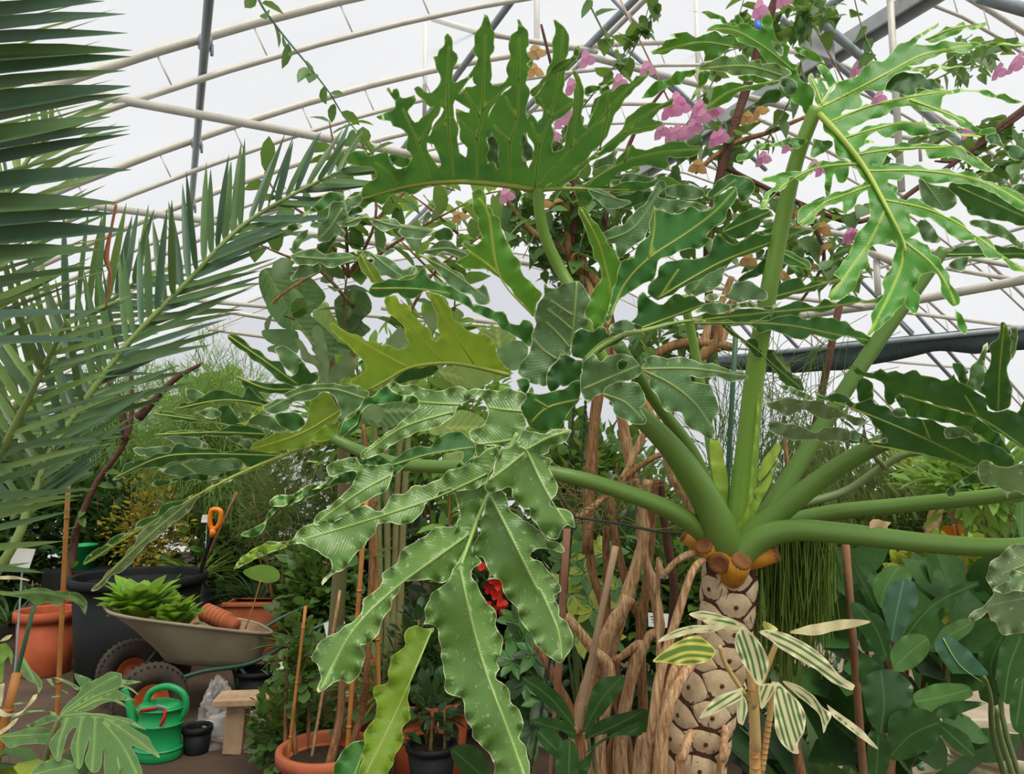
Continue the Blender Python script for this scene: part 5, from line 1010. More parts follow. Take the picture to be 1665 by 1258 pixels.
poly_leaf(ban, BNl, 'M7: 1190,270 1290,230 1400,270 1420,330 1340,400 1200,380 1100,360 1120,310', 'M7: 1200,330 1400,330', 2.6, 0, 0, 53); poly_leaf(ban, BNl, 'M7: 1200,470 1290,450 1360,470 1350,520 1290,545 1210,540', None, 2.6, 0, 0, 54)
# deeply cut pale leaves next to the banana
for i, (o_, v_, d_) in enumerate((('B3: 620,410 650,400 680,440 700,480 715,560 700,600 730,640 720,690 715,755 690,740 670,650 640,570 610,540 630,500', 'B3: 650,410 690,600 715,755', 2.9), ('B3: 720,750 740,660 800,600 830,550 850,590 900,600 880,660 830,720 780,745', 'B3: 725,745 840,600', 2.9), ('B3: 520,490 560,500 600,560 660,600 690,680 700,750 660,730 640,650 580,620 540,560', 'B3: 525,495 695,740', 2.9), ('B3: 350,540 430,525 500,560 560,620 520,690 480,660 440,600', 'B3: 360,540 520,680', 2.9), ('B3: 850,900 930,860 1000,880 1060,920 1020,980 920,960', 'B3: 860,900 1030,950', 2.9))):
    poly_leaf(ban if i > 3 else ban, GM['grey'], o_, v_, d_, 0, 0, 60 + i, crinkle=1.6, ripple=.01)
# ------------------------------------------------------------------ bougainvillea
bo = Vector((.62, 2.75, 0)); bg = thing('bougainvillea', 'old bougainvillea with many bare twisted stems and pink bracts under the roof', 'plant', bo)
def bstem(P, R, mat='bark_pale', d=None, ground=False, name='stem'):
    pp = [W(p[0], p[1], p[2] if len(p) > 2 else d) for p in P]
    if ground: pp = [Vector((pp[0].x * .6 + bo.x * .4, pp[0].y * .7 + bo.y * .3, 0))] + pp; R = [R[0] * 1.15] + list(R)
    return rod(name, pp, [r * (d or 2.7) / FPX for r in R], M[mat], bg, n=9, k=6, jit=.07, seed=int(P[0][0]))
def C3(s): return pts('C3: ' + s)
for s_, R, mt, d in (('440,1250 470,1000 560,720 645,450 700,260 695,120 660,0', [11, 11, 11, 11, 9, 8, 8], 'bark_pale', 2.65), ('430,1120 455,920 530,700 640,500', [11, 13, 13, 11], 'bark_pale', 2.6),
     ('560,1250 620,1000 690,640 650,520 590,300 560,100 550,0', [9, 8, 8, 7, 7, 7, 7], 'bark', 2.75), ('610,1250 640,900 720,680 770,640 740,450 705,330 690,180 720,0', [10, 9, 8, 9, 9, 8, 8, 9], 'bark_pale', 2.7),
     ('650,1250 580,800 540,580 480,380 460,100 455,0', [8, 8, 7, 7, 7, 7], 'bark', 2.8), ('690,1250 700,1000 690,740 700,560 720,400 735,180 745,0', [10, 8, 8, 8, 7, 8, 9], 'bark', 2.85),
     ('520,1250 560,840 480,720 370,580', [8, 9, 9, 8], 'bark_pale', 2.55), ('740,1250 760,1050 820,640 830,440 800,250 770,0', [8, 8, 7, 7, 7, 7], 'bark_dark', 2.9), ('410,1250 400,1020 320,850 240,700', [7, 7, 7, 5], 'bark', 2.6),
     ('590,1250 650,820 690,700 600,760 575,770', [8, 8, 7, 6, 6], 'bark_pale', 2.7), ('630,1250 600,1000 560,820 545,500 540,200', [9, 8, 7, 6, 6], 'bark', 2.8), ('680,1250 780,1000 860,800 900,640', [10, 9, 9, 8], 'bark_pale', 2.2)):
    bstem([(a, b) for a, b in C3(s_)], R, mt, d, ground=True)
bstem([(1145, 868), (1122, 818), (1098, 780), (1082, 735), (1065, 690), (1040, 640)], [9, 9, 9, 8, 8, 8], 'bark_pale', 2.4)
bstem([(935, 845), (975, 815), (1012, 780), (1050, 700), (1090, 660)], [6, 6, 6, 6, 5], 'bark_pale', 2.6); bstem([(1010, 780), (1060, 745), (1110, 730)], [6, 5, 4], 'bark', 2.6)
for P, R, mt in (([(955, 900), (965, 700), (985, 560), (975, 470), (935, 430), (918, 378)], [9, 9, 10, 10, 10, 9], 'bark'), ([(1030, 780), (1005, 640), (1000, 560), (960, 480), (945, 420), (940, 400)], [9, 9, 10, 10, 9, 9], 'bark_pale'),
                 ([(1060, 700), (1050, 600), (1100, 560), (1165, 560), (1190, 565)], [8, 8, 8, 9, 7], 'bark'), ([(1100, 780), (1090, 640), (1160, 560), (1170, 520), (1200, 480)], [9, 9, 10, 8, 6], 'bark'), ([(1165, 570), (1180, 535), (1185, 500)], [7, 7, 5], 'bark_pale'), ([(1140, 600), (1150, 540), (1170, 500), (1190, 450)], [7, 7, 6, 5], 'bark_pale'),
                 ([(945, 430), (905, 400), (870, 380), (845, 355), (820, 320)], [8, 7, 6, 5, 3], 'bark'), ([(930, 400), (935, 330), (930, 240), (900, 120), (880, 40)], [7, 6, 5, 3, 2], 'bark_dark'), ([(1000, 560), (980, 400), (1000, 300), (1040, 200), (1100, 120)], [6, 5, 4, 3, 2], 'bark_dark'),
                 ([(1160, 560), (1150, 400), (1175, 270), (1215, 140), (1255, 15), (1290, -60)], [7, 6, 7.5, 7.5, 7, 6], 'bark_dark'), ([(1130, 280), (1190, 235), (1250, 215), (1310, 190), (1360, 170)], [4, 4, 4, 3, 2], 'bark'), ([(1175, 270), (1300, 330), (1400, 360), (1500, 300), (1600, 230), (1690, 165)], [4, 4, 4, 4, 4, 4], 'bark_dark'),
                 ([(1300, 330), (1340, 420), (1280, 520)], [4, 3, 2], 'bark_dark'), ([(1700, 150), (1660, 180), (1600, 225), (1560, 260), (1520, 262)], [5, 5, 4, 3, 1.5], 'bark_dark')):
    bstem(P, R, mt, 2.75, name='branch')
# long green shoots
shoots = [[(900, 330), (960, 210), (1020, 100), (1070, 0), (1090, -40)], [(880, 300), (930, 200), (990, 120), (1045, 40), (1060, -20)], [(1090, 240), (1150, 150), (1190, 60), (1215, -20)], [(1060, 330), (1120, 240), (1165, 190)], [(1240, 240), (1290, 150), (1310, 60), (1330, -20)], [(1440, 120), (1420, 90), (1400, 40), (1385, -20)],
          [(1480, 150), (1560, 110), (1620, 85), (1690, 70)], [(1500, 130), (1580, 75), (1650, 62)], [(950, -10), (985, 60), (1010, 110)], [(1420, 260), (1500, 225), (1560, 210), (1650, 220)], [(800, 430), (840, 370), (900, 340)], [(820, 350), (880, 330), (940, 320)], [(930, 330), (1000, 320), (1060, 330)], [(860, 400), (900, 440), (930, 470)], [(960, 400), (1000, 420), (1040, 400)], [(1060, 520), (1110, 540), (1160, 580)], [(1030, 540), (1080, 600), (1120, 620)], [(1270, 420), (1330, 440), (1390, 400)], [(1320, 330), (1370, 350), (1420, 330)], [(1560, 300), (1610, 270), (1660, 260)], [(1180, 260), (1220, 300), (1270, 330)],
          [(960, 350), (940, 420), (960, 500)], [(1100, 300), (1150, 330), (1210, 320)], [(920, 300), (880, 360), (850, 420)]]
rng = np.random.default_rng(77); k = 0
for S_ in shoots:
    d = 2.7 + rng.uniform(-.12, .2); pp = [W(x, y, d) for x, y in S_]; rod('shoot', pp, [.004, .003, .0015], M['petiole_dull'], bg, n=5, k=5)
    Q = smooth_path(pp, 8); acc = .03; dense = .055 if S_[0][1] < 200 else .03
    for a, b in zip(Q, Q[1:]):
        acc += (b - a).length
        while acc > dense and k < 300:
            acc -= dense; k += 1; dv = Vector(rng.normal(size=3)); dv.z -= .6
            put(leafmesh('heart', GM['boug']), bg, a.lerp(b, .5), dv, Vector((0, -.4, 1)) + Vector(rng.normal(size=3)) * .4, .075 * rng.uniform(.6, 1.25), .075 * rng.uniform(.75, 1.1))
# crowded small leaves deeper in the crown
C = []
for cx_, cy_, r_, n_ in ((900, 350, 70, 260), (1000, 330, 60, 160), (1110, 350, 60, 120), (940, 430, 50, 120), (1250, 380, 70, 120), (1090, 580, 60, 200), (1620, 250, 60, 110), (1230, 60, 40, 80), (1320, 20, 40, 70), (1340, 420, 60, 90), (1180, 230, 40, 50), (1580, 90, 40, 50)):
    for i in range(n_):
        a = rng.uniform(0, 6.28); q = r_ * math.sqrt(rng.uniform()) * 1.2; C.append(W(cx_ + math.cos(a) * q, cy_ + math.sin(a) * q * .8, 2.8 + rng.uniform(-.1, .35)))
C = np.array([tuple(c) for c in C]); n = len(C); D = rvec(rng, n); D[:, 2] -= .4; kk = rng.uniform(.6, 1.2, n)
stuff('small_leaves', 'heart', C, D, np.array([0, -.3, 1]) + rvec(rng, n) * .5, .07 * kk, .06 * kk, GM['boug'], bg, rng)
# papery bracts
FL = leafmat('pink_bract', 'e08abb', 'eba8cd', 'f8c0de', .45, .6, .2, rand=.12); FO = leafmat('withered_bract', 'd9b07a', 'c99050', 'e8c890', .4, .7, .1, rand=.15)
tv, tf = TP['oval']; v = []; f = []
for a in (0, 2.1, 4.2):
    m3 = Matrix.Rotation(a, 3, 'Z') @ Matrix.Rotation(-.6, 3, 'Y') @ Matrix.Diagonal((1, 1.35, 1))
    n0 = len(v); v += [tuple(m3 @ Vector(p)) for p in tv]; f += [tuple(i + n0 for i in q) for q in tf]
def bractmesh(mat):
    me = bpy.data.meshes.new('bract'); me.from_pydata(v, [], f); me.polygons.foreach_set('use_smooth', [True] * len(f)); me.materials.append(mat); return me
bm1, bm2 = bractmesh(FL), bractmesh(FO)
pink = [(952, 102), (929, 146), (918, 190), (911, 200), (1090, 180), (1100, 172), (1107, 180), (1085, 186), (1130, 190), (1140, 195), (1153, 186), (1073, 218), (1100, 220), (1112, 222), (1125, 212), (1160, 232), (1170, 228), (1090, 224), (1232, 20), (1236, 26), (1270, 5), (1390, 118), (1425, 165), (1620, 122), (1652, 104), (1645, 112), (1238, 262), (1335, 278), (1378, 386), (1385, 388), (822, 322), (1570, 218), (897, 225), (1050, 118), (1005, 140), (1160, 185), (1098, 168), (1136, 180), (1320, 275), (1280, 240)]
for i, (x, y) in enumerate(pink):
    dv = Vector(rng.normal(size=3)); dv.z = -abs(dv.z); put(bm1, bg, W(x, y - 6, 2.62 + rng.uniform(-.08, .1)), Vector((1, .3, 0)), Vector((rng.uniform(-.5, .5), -.7, -.6)), .04, .04, 'flower')
for i, (x, y) in enumerate([(870, 82), (868, 112), (745, 348), (1135, 268), (880, 330), (910, 330), (1215, 190), (1232, 178), (1250, 380), (1285, 370), (1300, 360), (1320, 345), (1335, 370), (1215, 420), (1260, 440), (1270, 445), (1310, 430), (1335, 400), (1385, 430), (1290, 345), (1245, 375), (935, 415)]):
    put(bm2, bg, W(x, y, 2.7 + rng.uniform(-.05, .1)), Vector((1, .3, rng.uniform(-.5, .5))), Vector((rng.uniform(-.5, .5), -.5, -.8)), .045, .04, 'withered_flower')
# blue clip holding a shoot
o = MB().lathe(W(1232, 44, 2.62), [(0, -.02), (.012, -.02), (.013, 0), (.011, .02), (0, .02)], 12).build('clip', plain('blue_plastic', '2f62b8', '3b74cc', .4, 4)); tag(o, 'small blue plastic clip on the bougainvillea under a pink bract', 'clip')
# vine hanging at the upper left
leafy_branches('climbing_vine', 'thin climbing vine dangling in front of the roof hoops', 'vine', W(560, 215, 3.2), [Wl([(410, -30, 3.2), (425, 8, 3.2), (455, 50, 3.2), (500, 105, 3.2), (535, 150, 3.2), (560, 190, 3.2), (600, 240, 3.2), (640, 330, 3.3)])], 'boug', .10, .75, 55, 'oval', .05, 'cane_green', n_max=46, rr=.004)

# ------------------------------------------------------------------ stakes, cords, canes
def cane(name, label, pa, pb, d, r, mat, cat='cane', nodes=0, d2=None, ground=True, group=None):
    a = W(pa[0], pa[1], d); b = W(pb[0], pb[1], d2 or d)
    base = b.copy()
    if ground and b.z > 0.02:
        k = (b.z) / max(a.z - b.z, .1); base = b + (b - a) * k; base.z = 0
    t = thing(name, label, cat, base, group); L = (a - base); m = MB(); P = [base.lerp(a, i / 8) for i in range(9)]
    m.tube(P, r, 8).build('shaft', M[mat], t)
    for i in range(nodes):
        q = base.lerp(a, (i + .6) / nodes); MB().tube([q - L.normalized() * r * .5, q + L.normalized() * r * .5], r * 1.18, 8).build('node', M[mat], t)
    return t
cane('bamboo_cane', 'thick orange bamboo cane in front of the terracotta pot', (111, 788), (93, 1160), 3.3, .0105, 'bamboo', nodes=4)
cane('bamboo_cane', 'short sawn bamboo stub with a green stake in its top', (27, 1095), (5, 1190), 2.4, .014, 'bamboo', nodes=3)
cane('garden_stake', 'thin dark green stake set in the sawn bamboo stub', (55, 985), (24, 1110), 2.42, .007, 'cane_green', 'stake')
cane('bamboo_cane', 'orange cane left of the pair beside the foremost leaf', (596, 805), (566, 1200), 3.1, .010, 'bamboo', nodes=5)
cane('bamboo_cane', 'orange cane right of the pair beside the foremost leaf', (606, 770), (617, 1160), 3.25, .010, 'bamboo', nodes=5)
cane('bamboo_cane', 'thin orange cane among the clover-like leaves by the bench', (497, 985), (472, 1200), 3.2, .007, 'bamboo', nodes=4)
cane('wooden_stick', 'pale wooden stick standing in the low clover-like leaves', (553, 960), (512, 1200), 3.3, .007, 'bark_pale', 'stick')
cane('bamboo_cane', 'pale smooth sawn pole leaning against the bougainvillea stems', (1001, 888), (960, 1080), 2.4, .011, 'wood', nodes=0)
cane('wooden_stake', 'split wooden stake behind the foremost leaf tip', (922, 860), (898, 1258), 2.35, .012, 'stake_wood', 'stake')
cane('wooden_stake', 'square brown wooden stake among the rubber plant leaves', (1374, 875), (1404, 1258), 2.3, .013, 'stake_wood', 'stake')
cane('wooden_post', 'reddish brown post rising beside the shade screen', (1365, 495), (1326, 690), 3.4, .018, 'bark_dark', 'post')
cane('garden_stake', 'thin grey-green upright stake left of the tall green stalk', (1196, 545), (1182, 800), 2.2, .008, 'cane_green', 'stake')
cane('bamboo_cane', 'orange cane standing in the small black pot', (806, 1165), (808, 1235), 3.3, .006, 'bamboo', nodes=2)
ropem = plain('green_cord', '3c4a38', '2c3829', .8, 60, .4)
def cord(name, label, P, r=.006, d=None):
    t = thing(name, label, 'cord', W(*P[-1])); S = smooth_path([W(*p) for p in P], 40); m1, m2 = MB(), MB()
    for mb_, ph_ in ((m1, 0), (m2, math.pi)):
        Q = []
        for i, p in enumerate(S):
            a = i * .9 + ph_; Q.append(p + Vector((math.cos(a), 0, 0)) * r * .55 + Vector((0, math.sin(a), 0)) * r * .55)
        mb_.tube(Q, r * .6, 6)
    m1.build('strand', ropem, t); m2.build('strand', ropem, t)
cord('twisted_cord', 'dark green twisted cord stretched across to the philodendron crown', [(900, 836, 2.2), (1000, 850, 2.1), (1060, 862, 2.0), (1122, 868, 1.95)])
cord('twisted_cord', 'dark green twisted cord hanging left of the foremost leaf stake', [(935, 640, 2.5), (925, 760, 2.5), (905, 1000, 2.5), (862, 1258, 2.5)], .005)
cord('twisted_cord', 'second dark green twisted cord hanging beside the bougainvillea stems', [(953, 640, 2.5), (945, 760, 2.5), (926, 900, 2.45), (900, 1258, 2.3)], .005)
# hair-like hanging plant
HM = leafmat('hairlike_stems', '86a54a', '95b355', 'b5cc68', .35, .5, .3)
hb = W(1290, 830, 2.25); hp = thing('hanging_rhipsalis', 'bright green hair-like plant hanging in a thick curtain beside the trunk', 'plant', hb)
r_ = np.random.default_rng(9); mb_ = MB()
for i in range(900):
    x = r_.uniform(1212, 1352); top = r_.uniform(800, 880); L = r_.uniform(120, 270) * (1.1 - abs(x - 1280) / 160); d = 2.15 + r_.uniform(-.12, .2); w1 = r_.uniform(-14, 14)
    P = [W(1275 + (x - 1275) * .7, top - 20, d + .02), W(x, top + 25, d), W(x + w1 * .5, top + L * .5, d), W(x + w1 + r_.uniform(-8, 8), top + L, d + r_.uniform(-.05, .05))]
    mb_.tube(smooth_path(P, 3), .0021, 3, cap=False)
tag(mb_.build('strands', HM, hp), kind='stuff')
rod('hanger_stem', [hb + Vector((0, .05, .25)), hb + Vector((0, .03, .1)), hb], [.006, .008, .012], M['bark'], hp)
mb_ = MB()
for i in range(260):
    x = r_.uniform(1150, 1370); y = r_.uniform(640, 860); d = 2.5 + r_.uniform(-.15, .3); a = r_.uniform(-.9, .9); L = r_.uniform(60, 200)
    P = [W(x, y + 60, d), W(x + a * L * .3, y - L * .4, d), W(x + a * L, y - L + abs(a) * L * .5, d)]
    mb_.tube(smooth_path(P, 4), .0013, 3, cap=False)
ws = thing('wispy_grass', 'wispy thin arching grass stems rising behind the philodendron crown', 'grass', Vector((1.05, 2.6, 0))); tag(mb_.build('stems', GM['feather'], ws), kind='stuff')
rod('root_stem', [Vector((1.05, 2.6, 0)), W(1260, 1000, 2.6), W(1262, 860, 2.6)], [.02, .015, .01], M['bark'], ws)
# fine grass curving across the stems, left
mb_ = MB()
for i in range(70):
    x = r_.uniform(930, 1010); y = r_.uniform(790, 860); a = r_.uniform(-1.2, .9); L = r_.uniform(60, 170)
    P = [W(x, y, 2.45), W(x + a * L * .5, y - L * .35 * r_.uniform(-.3, 1), 2.4), W(x + a * L, y - L * .3 + r_.uniform(-40, 60), 2.4)]; mb_.tube(smooth_path(P, 3), .0014, 3, cap=False)
wg = thing('straw_grass', 'yellowish fine grass tangled between the bougainvillea stems', 'grass', W(960, 860, 2.45)); tag(mb_.build('blades', GM['straw'], wg), kind='stuff')

# ------------------------------------------------------------------ variegated dracaena in front of the trunk
VG = leafmat('variegated_cream_leaf', '4f8446', '5f9452', 'd5dc8a', .25, .42, .4, stripes='eee6b8', stripef=.8, edge='f0e8bc', edgew=2.6, rand=.08)
VY = leafmat('variegated_yellow_leaf', 'cfcf52', 'ddd96a', 'e8e890', .3, .42, .4, stripes='5f8a3e', stripef=.62, edge='e3de80', edgew=2.5, rand=.06)
VC = leafmat('cream_leaf', 'eee3b4', 'e3dca0', 'f0e8c0', .3, .45, .3, rand=.06)
db = Vector((.62, 1.55, 0)); dr = thing('variegated_ginger', 'cream-striped variegated plant on ringed bamboo-like stems before the trunk', 'plant', db)
RS = plain('ringed_stem', 'd3b67a', 'bfa062', .55, 14, .05)
for P, R in (([(1230, 1300, 1.6), (1228, 1200, 1.58), (1222, 1100, 1.57), (1205, 1040, 1.56)], [10, 9, 7.5, 4]), ([(1238, 1258, 1.6), (1252, 1160, 1.58), (1258, 1110, 1.56)], [5, 5, 4]), ([(1225, 1150, 1.57), (1245, 1090, 1.55), (1265, 1040, 1.53)], [5, 5, 4]), ([(1212, 1130, 1.57), (1180, 1080, 1.55), (1170, 1050, 1.54)], [4, 4, 3.5])):
    pp = [W(*p) for p in P]
    if P[0][1] >= 1300: pp = [Vector((pp[0].x, pp[0].y, 0))] + pp; R = [R[0]] + R
    st = rod('stem', pp, [r * 1.57 / FPX for r in R], RS, dr, n=10)
    if P[0][1] >= 1250:
        for i in range(11):
            a, b = pp[-min(3, len(pp) - 1) - 1], pp[-2]; q = a.lerp(b, i / 11); ax = (b - a).normalized(); MB().tube([q - ax * .0015, q + ax * .0015], R[-2] * 1.12 * 1.57 / FPX, 10).build('node_ring', M['bamboo'], st)
for i, (o_, v_, m_, d_, gx) in enumerate((
  ('C3: 740,775 790,730 850,690 920,665 960,680 1010,730 985,770 920,790 840,790 780,780', 'C3: 745,775 880,720 1010,730', VY, 1.45, 0),
  ('C3: 760,695 800,660 870,630 950,620 1050,625 1000,650 920,655 840,675', 'C3: 765,692 900,645 1045,628', VG, 1.5, 0),
  ('C3: 895,575 940,560 1010,570 1070,590 1130,620 1110,635 1040,620 950,600', 'C3: 900,577 1010,590 1125,625', VG, 1.55, 0),
  ('C3: 1090,700 1110,660 1140,640 1180,670 1215,730 1230,800 1215,850 1195,885 1160,830 1110,760', 'C3: 1140,640 1170,760 1195,880', VG, 1.46, 0),
  ('R4: 130,650 180,640 250,660 330,700 410,760 470,830 540,880 530,900 450,870 370,810 300,770 220,720 170,680', 'R4: 130,650 300,730 530,890', VG, 1.42, 0),
  ('R4: 260,650 330,625 430,605 520,595 605,605 560,625 460,645 370,665 300,660', 'R4: 265,650 430,630 600,607', VC, 1.5, 0),
  ('R4: 25,680 50,640 75,640 120,680 160,740 170,800 150,860 130,880 90,830 40,750', 'R4: 70,640 110,760 135,880', VG, 1.455, 0),
  ('R4: -110,600 -40,590 20,600 75,640 10,640 -60,630', 'R4: -105,600 70,640', VG, 1.53, 0),
  ('R4: 145,605 170,610 210,640 180,650 150,635', None, VY, 1.5, 0),
  ('R4: 200,870 250,900 300,950 330,1010 320,1080 295,1130 300,1170 260,1160 215,1110 195,1030', 'R4: 215,900 250,1030 290,1165', VG, 1.45, 0),
  ('R4: 230,860 300,880 360,920 400,970 440,1000 420,1050 405,1085 390,1010 340,960 280,910', 'R4: 235,865 350,940 405,1080', VG, 1.46, 0),
  ('R4: 420,960 460,990 520,1030 580,1080 640,1150 600,1130 520,1070 450,1015', 'R4: 425,965 530,1050 635,1150', VG, 1.4, 0),
  ('R4: -90,960 -40,920 20,900 60,890 40,930 -10,970 -60,990 -90,985', 'R4: -85,965 55,895', VG, 1.47, 0),
  ('R4: 40,920 70,930 80,980 60,1050 40,1040 35,980', 'R4: 55,925 50,1045', VG, 1.48, 0), ('R4: 130,880 170,870 200,880 180,930 140,980 130,930', 'R4: 180,875 140,975', VG, 1.5, 0),
  ('C3: 940,1020 980,960 1040,920 1110,900 1125,930 1060,970 1000,1000', 'C3: 945,1018 1115,910', VG, 1.46, 0))):
    poly_leaf(dr, m_, o_, v_, d_, gx, 0, 80 + i, crinkle=.25, ripple=.006, sample=6)

# ------------------------------------------------------------------ rubber plants and other glossy leaves
RB = leafmat('rubber_leaf', '2c4f28', '375c2e', '6f9240', .18, .28, .5, vein='4f7540', veinw=.9, rand=.3)
RBt = leafmat('rubber_leaf_dull', '4f7a40', '5d884a', '93b562', .28, .42, .4, vein='6f9455', veinw=.9, rand=.2)
RBk = leafmat('rubber_leaf_bluish', '3a6048', '426a4c', '6f9a62', .18, .28, .5, vein='5f866a', veinw=1.0, rand=.15)
def leaf_plant(name, label, base, leaves, stems, seed, cat='plant', stem='bark', gr=0):
    t = thing(name, label, cat, base)
    for P, R in stems: rod('stem', [Vector(base)] + [W(*p) for p in P], [R[0] * 1.2] + list(R), M[stem], t, n=8)
    for i, q in enumerate(leaves):
        poly_leaf(t, q[2], q[0], q[1], q[3], q[4] if len(q) > 4 else 0, q[5] if len(q) > 5 else 0, seed + i, crinkle=.3, ripple=.004, vein_mat=M['vein_g'] if q[1] and len(q) > 6 else None)
    return t
b0 = Vector((1.12, 2.45, 0))
leaf_plant('rubber_plant', 'rubber plant with large oval leaves behind the square wooden stake', b0, [
  ('L4: 375,880 400,780 440,710 510,675 580,690 620,760 615,850 560,960 500,1060 450,1110 420,1060 400,960', 'L4: 520,690 470,920 440,1100', RBk, 2.25, .02, -.03), ('L4: 150,870 180,830 220,840 280,890 350,920 410,1000 430,1090 420,1180 380,1240 320,1180 260,1080 200,980', 'L4: 190,840 330,1010 400,1200', RB, 2.2, 0, -.02),
  ('L4: 310,700 370,620 440,580 500,590 540,590 575,640 570,690 510,680 440,715 400,790 380,880 330,820', 'L4: 480,600 390,750 370,880', RBt, 2.4), ('L4: 430,1180 470,1110 530,1060 600,1050 670,1060 700,1110 690,1180 620,1258 540,1300 460,1300', 'L4: 690,1080 560,1180 450,1290', RBt, 2.1),
  ('R4: 570,860 600,830 650,810 720,820 780,870 790,930 760,1010 700,1070 650,1085 610,1050 580,960', 'R4: 650,815 665,950 650,1080', RB, 2.02, 0, -.02), ('R4: 690,1010 760,980 840,980 900,1020 915,1070 880,1130 800,1180 700,1200 680,1130', 'R4: 685,1190 780,1090 905,1035', RB, 2.0), ('R4: 790,920 830,890 900,870 980,870 1030,885 1045,920 1000,945 900,970 850,1000 800,960', 'R4: 1035,895 900,930 790,950', RBt, 2.05), ('R4: 880,1000 920,960 1000,945 1100,955 1040,980 960,1010 900,1020', None, RB, 2.04),
  ('R4: 595,1090 640,1080 690,1130 690,1200 650,1300 600,1300', 'R4: 640,1090 630,1290', RB, 1.98), ('R4: 900,1040 950,1050 1020,1090 1050,1150 1050,1185 990,1170 920,1110', 'R4: 905,1050 1045,1175', RB, 2.1), ('R4: 560,740 610,760 650,810 590,840 560,870 555,800', None, RB, 2.15), ('R4: 520,330 560,380 610,460 640,540 650,580 600,540 560,460 530,390', 'R4: 525,340 640,570', RB, 2.3), ('R4: 720,720 760,640 830,560 900,490 980,450 1070,430 1070,450 990,490 900,560 820,640 750,700', 'R4: 725,715 870,540 1065,440', RB, 2.25), ('R4: 890,690 910,640 980,600 1050,590 1040,640 980,690 940,700', 'R4: 900,690 1040,610', RBt, 2.3)],
  [([(1450, 1200, 2.3), (1452, 1080, 2.32), (1455, 1020, 2.32)], [.016, .011, .005]), ([(1440, 1240, 2.15), (1435, 1190, 2.1)], [.012, .007])], 200)
RBf = leafmat('rubber_leaf_behind', '2f5226', '3a602b', '6f9240', .2, .5, .2, rand=.35); bk = thing('rubber_plant', 'dense dark rubber plant filling the gap behind the square wooden stake', 'plant', Vector((1.3, 3.0, 0))); rk = np.random.default_rng(44)
for i in range(6): rod('stem', [Vector((1.3, 3.0, 0)), W(1400 + i * 22, 1180, 2.95), W(1370 + i * 34, 1000 + (i % 3) * 30, 2.9)], [.014, .011, .006], M['bark'], bk, n=6)
for i in range(74):
    x = rk.uniform(1335, 1600); y = 960 + (i / 74) * 330 + rk.uniform(-25, 25); put(leafmesh('oval', RBf), bk, W(x, y, 2.95 + rk.uniform(-.2, .25)), (rk.uniform(-1, 1), rk.uniform(-.8, .3), rk.uniform(-.1, 1.4)), (rk.uniform(-.4, .4), -.6, .8), .26 * rk.uniform(.75, 1.2), .24, 'leaf')
b1 = Vector((1.75, 2.4, 0))
leaf_plant('bird_of_paradise_plant', 'bird-of-paradise plant with long-stalked grey-green leaves beside the pale planter', b1, [
  ('L4: 735,1150 740,1080 780,1058 830,1065 900,1110 980,1180 1050,1258 1100,1330 1000,1330 880,1290 790,1220', 'L4: 790,1080 900,1260 1060,1380', RBk, 2.05, 0, -.02, 1), ('R4: 1070,740 1110,700 1160,650 1190,660 1150,740 1140,850 1170,930 1120,900 1080,820', 'R4: 1170,665 1120,800 1150,920', RB, 2.15), ('R4: 1145,860 1150,760 1180,690 1220,670 1263,650 1300,660 1300,900 1263,880 1200,960 1165,930', 'R4: 1250,670 1200,800 1180,940', RB, 2.1), ('R4: 1200,960 1220,880 1280,820 1300,1100 1263,1090 1215,1060', 'R4: 1260,850 1230,1050', RB, 1.95), ('R4: 1225,140 1235,100 1263,90 1300,100 1300,260 1263,270 1240,220', 'R4: 1255,100 1255,260', RBt, 2.2)],
  [([(1640, 1240, 2.1), (1620, 1150, 2.05)], [.008, .006]), ([(1630, 1250, 2.2), (1610, 1130, 2.1), (1600, 1100, 2.05)], [.009, .006, .005]), ([(1638, 1200, 2.15), (1636, 1120, 2.15)], [.008, .006]), ([(1660, 1180, 2.0), (1662, 1100, 2.0)], [.008, .006])], 230, stem='petiole_dull')
b2 = Vector((.22, 2.05, 0))
leaf_plant('rubber_plant', 'dark rubber plant in front of the bougainvillea stems', b2, [
  ('C3: 180,850 240,845 310,890 360,940 400,1020 400,1060 330,1000 250,930', 'C3: 190,850 300,930 400,1050', RB, 1.95), ('C3: 440,1080 460,980 490,880 540,845 615,840 610,890 560,960 500,1030', 'C3: 605,845 520,940 445,1075', RB, 1.95), ('C3: 215,1030 300,1015 380,1040 410,1070 405,1110 350,1075 260,1060', 'C3: 220,1030 400,1085', RB, 1.9), ('C3: 245,1075 290,1060 340,1090 370,1150 360,1200 300,1170 255,1120', 'C3: 250,1075 365,1190', RB, 1.85), ('C3: 330,1240 325,1170 350,1120 390,1110 420,1160 425,1240 400,1300 350,1300', 'C3: 385,1115 380,1290', RB, 1.8), ('C3: 450,1090 480,1050 560,1010 640,990 700,980 695,1040 620,1075 520,1090 450,1110', 'C3: 695,990 560,1060 455,1105', RB, 1.88), ('C3: 425,1200 480,1140 560,1090 690,1030 690,1090 580,1095 500,1140 440,1180', 'C3: 430,1190 680,1060', RB, 1.87), ('C3: 700,980 740,1010 770,1040 740,1070 700,1080', None, RB, 1.95), ('C3: 410,1220 450,1190 480,1160 470,1230 430,1300 405,1300', None, RB, 1.82), ('C2: 875,1160 920,1130 980,1140 1030,1200 1050,1300 980,1300 910,1240', 'C2: 885,1155 1040,1290', RB, 2.0), ('C2: 1180,845 1240,850 1263,900 1263,940 1220,900', None, RB, 2.0)],
  [([(945, 1240, 1.98), (935, 1190, 1.95)], [.014, .008])], 250)
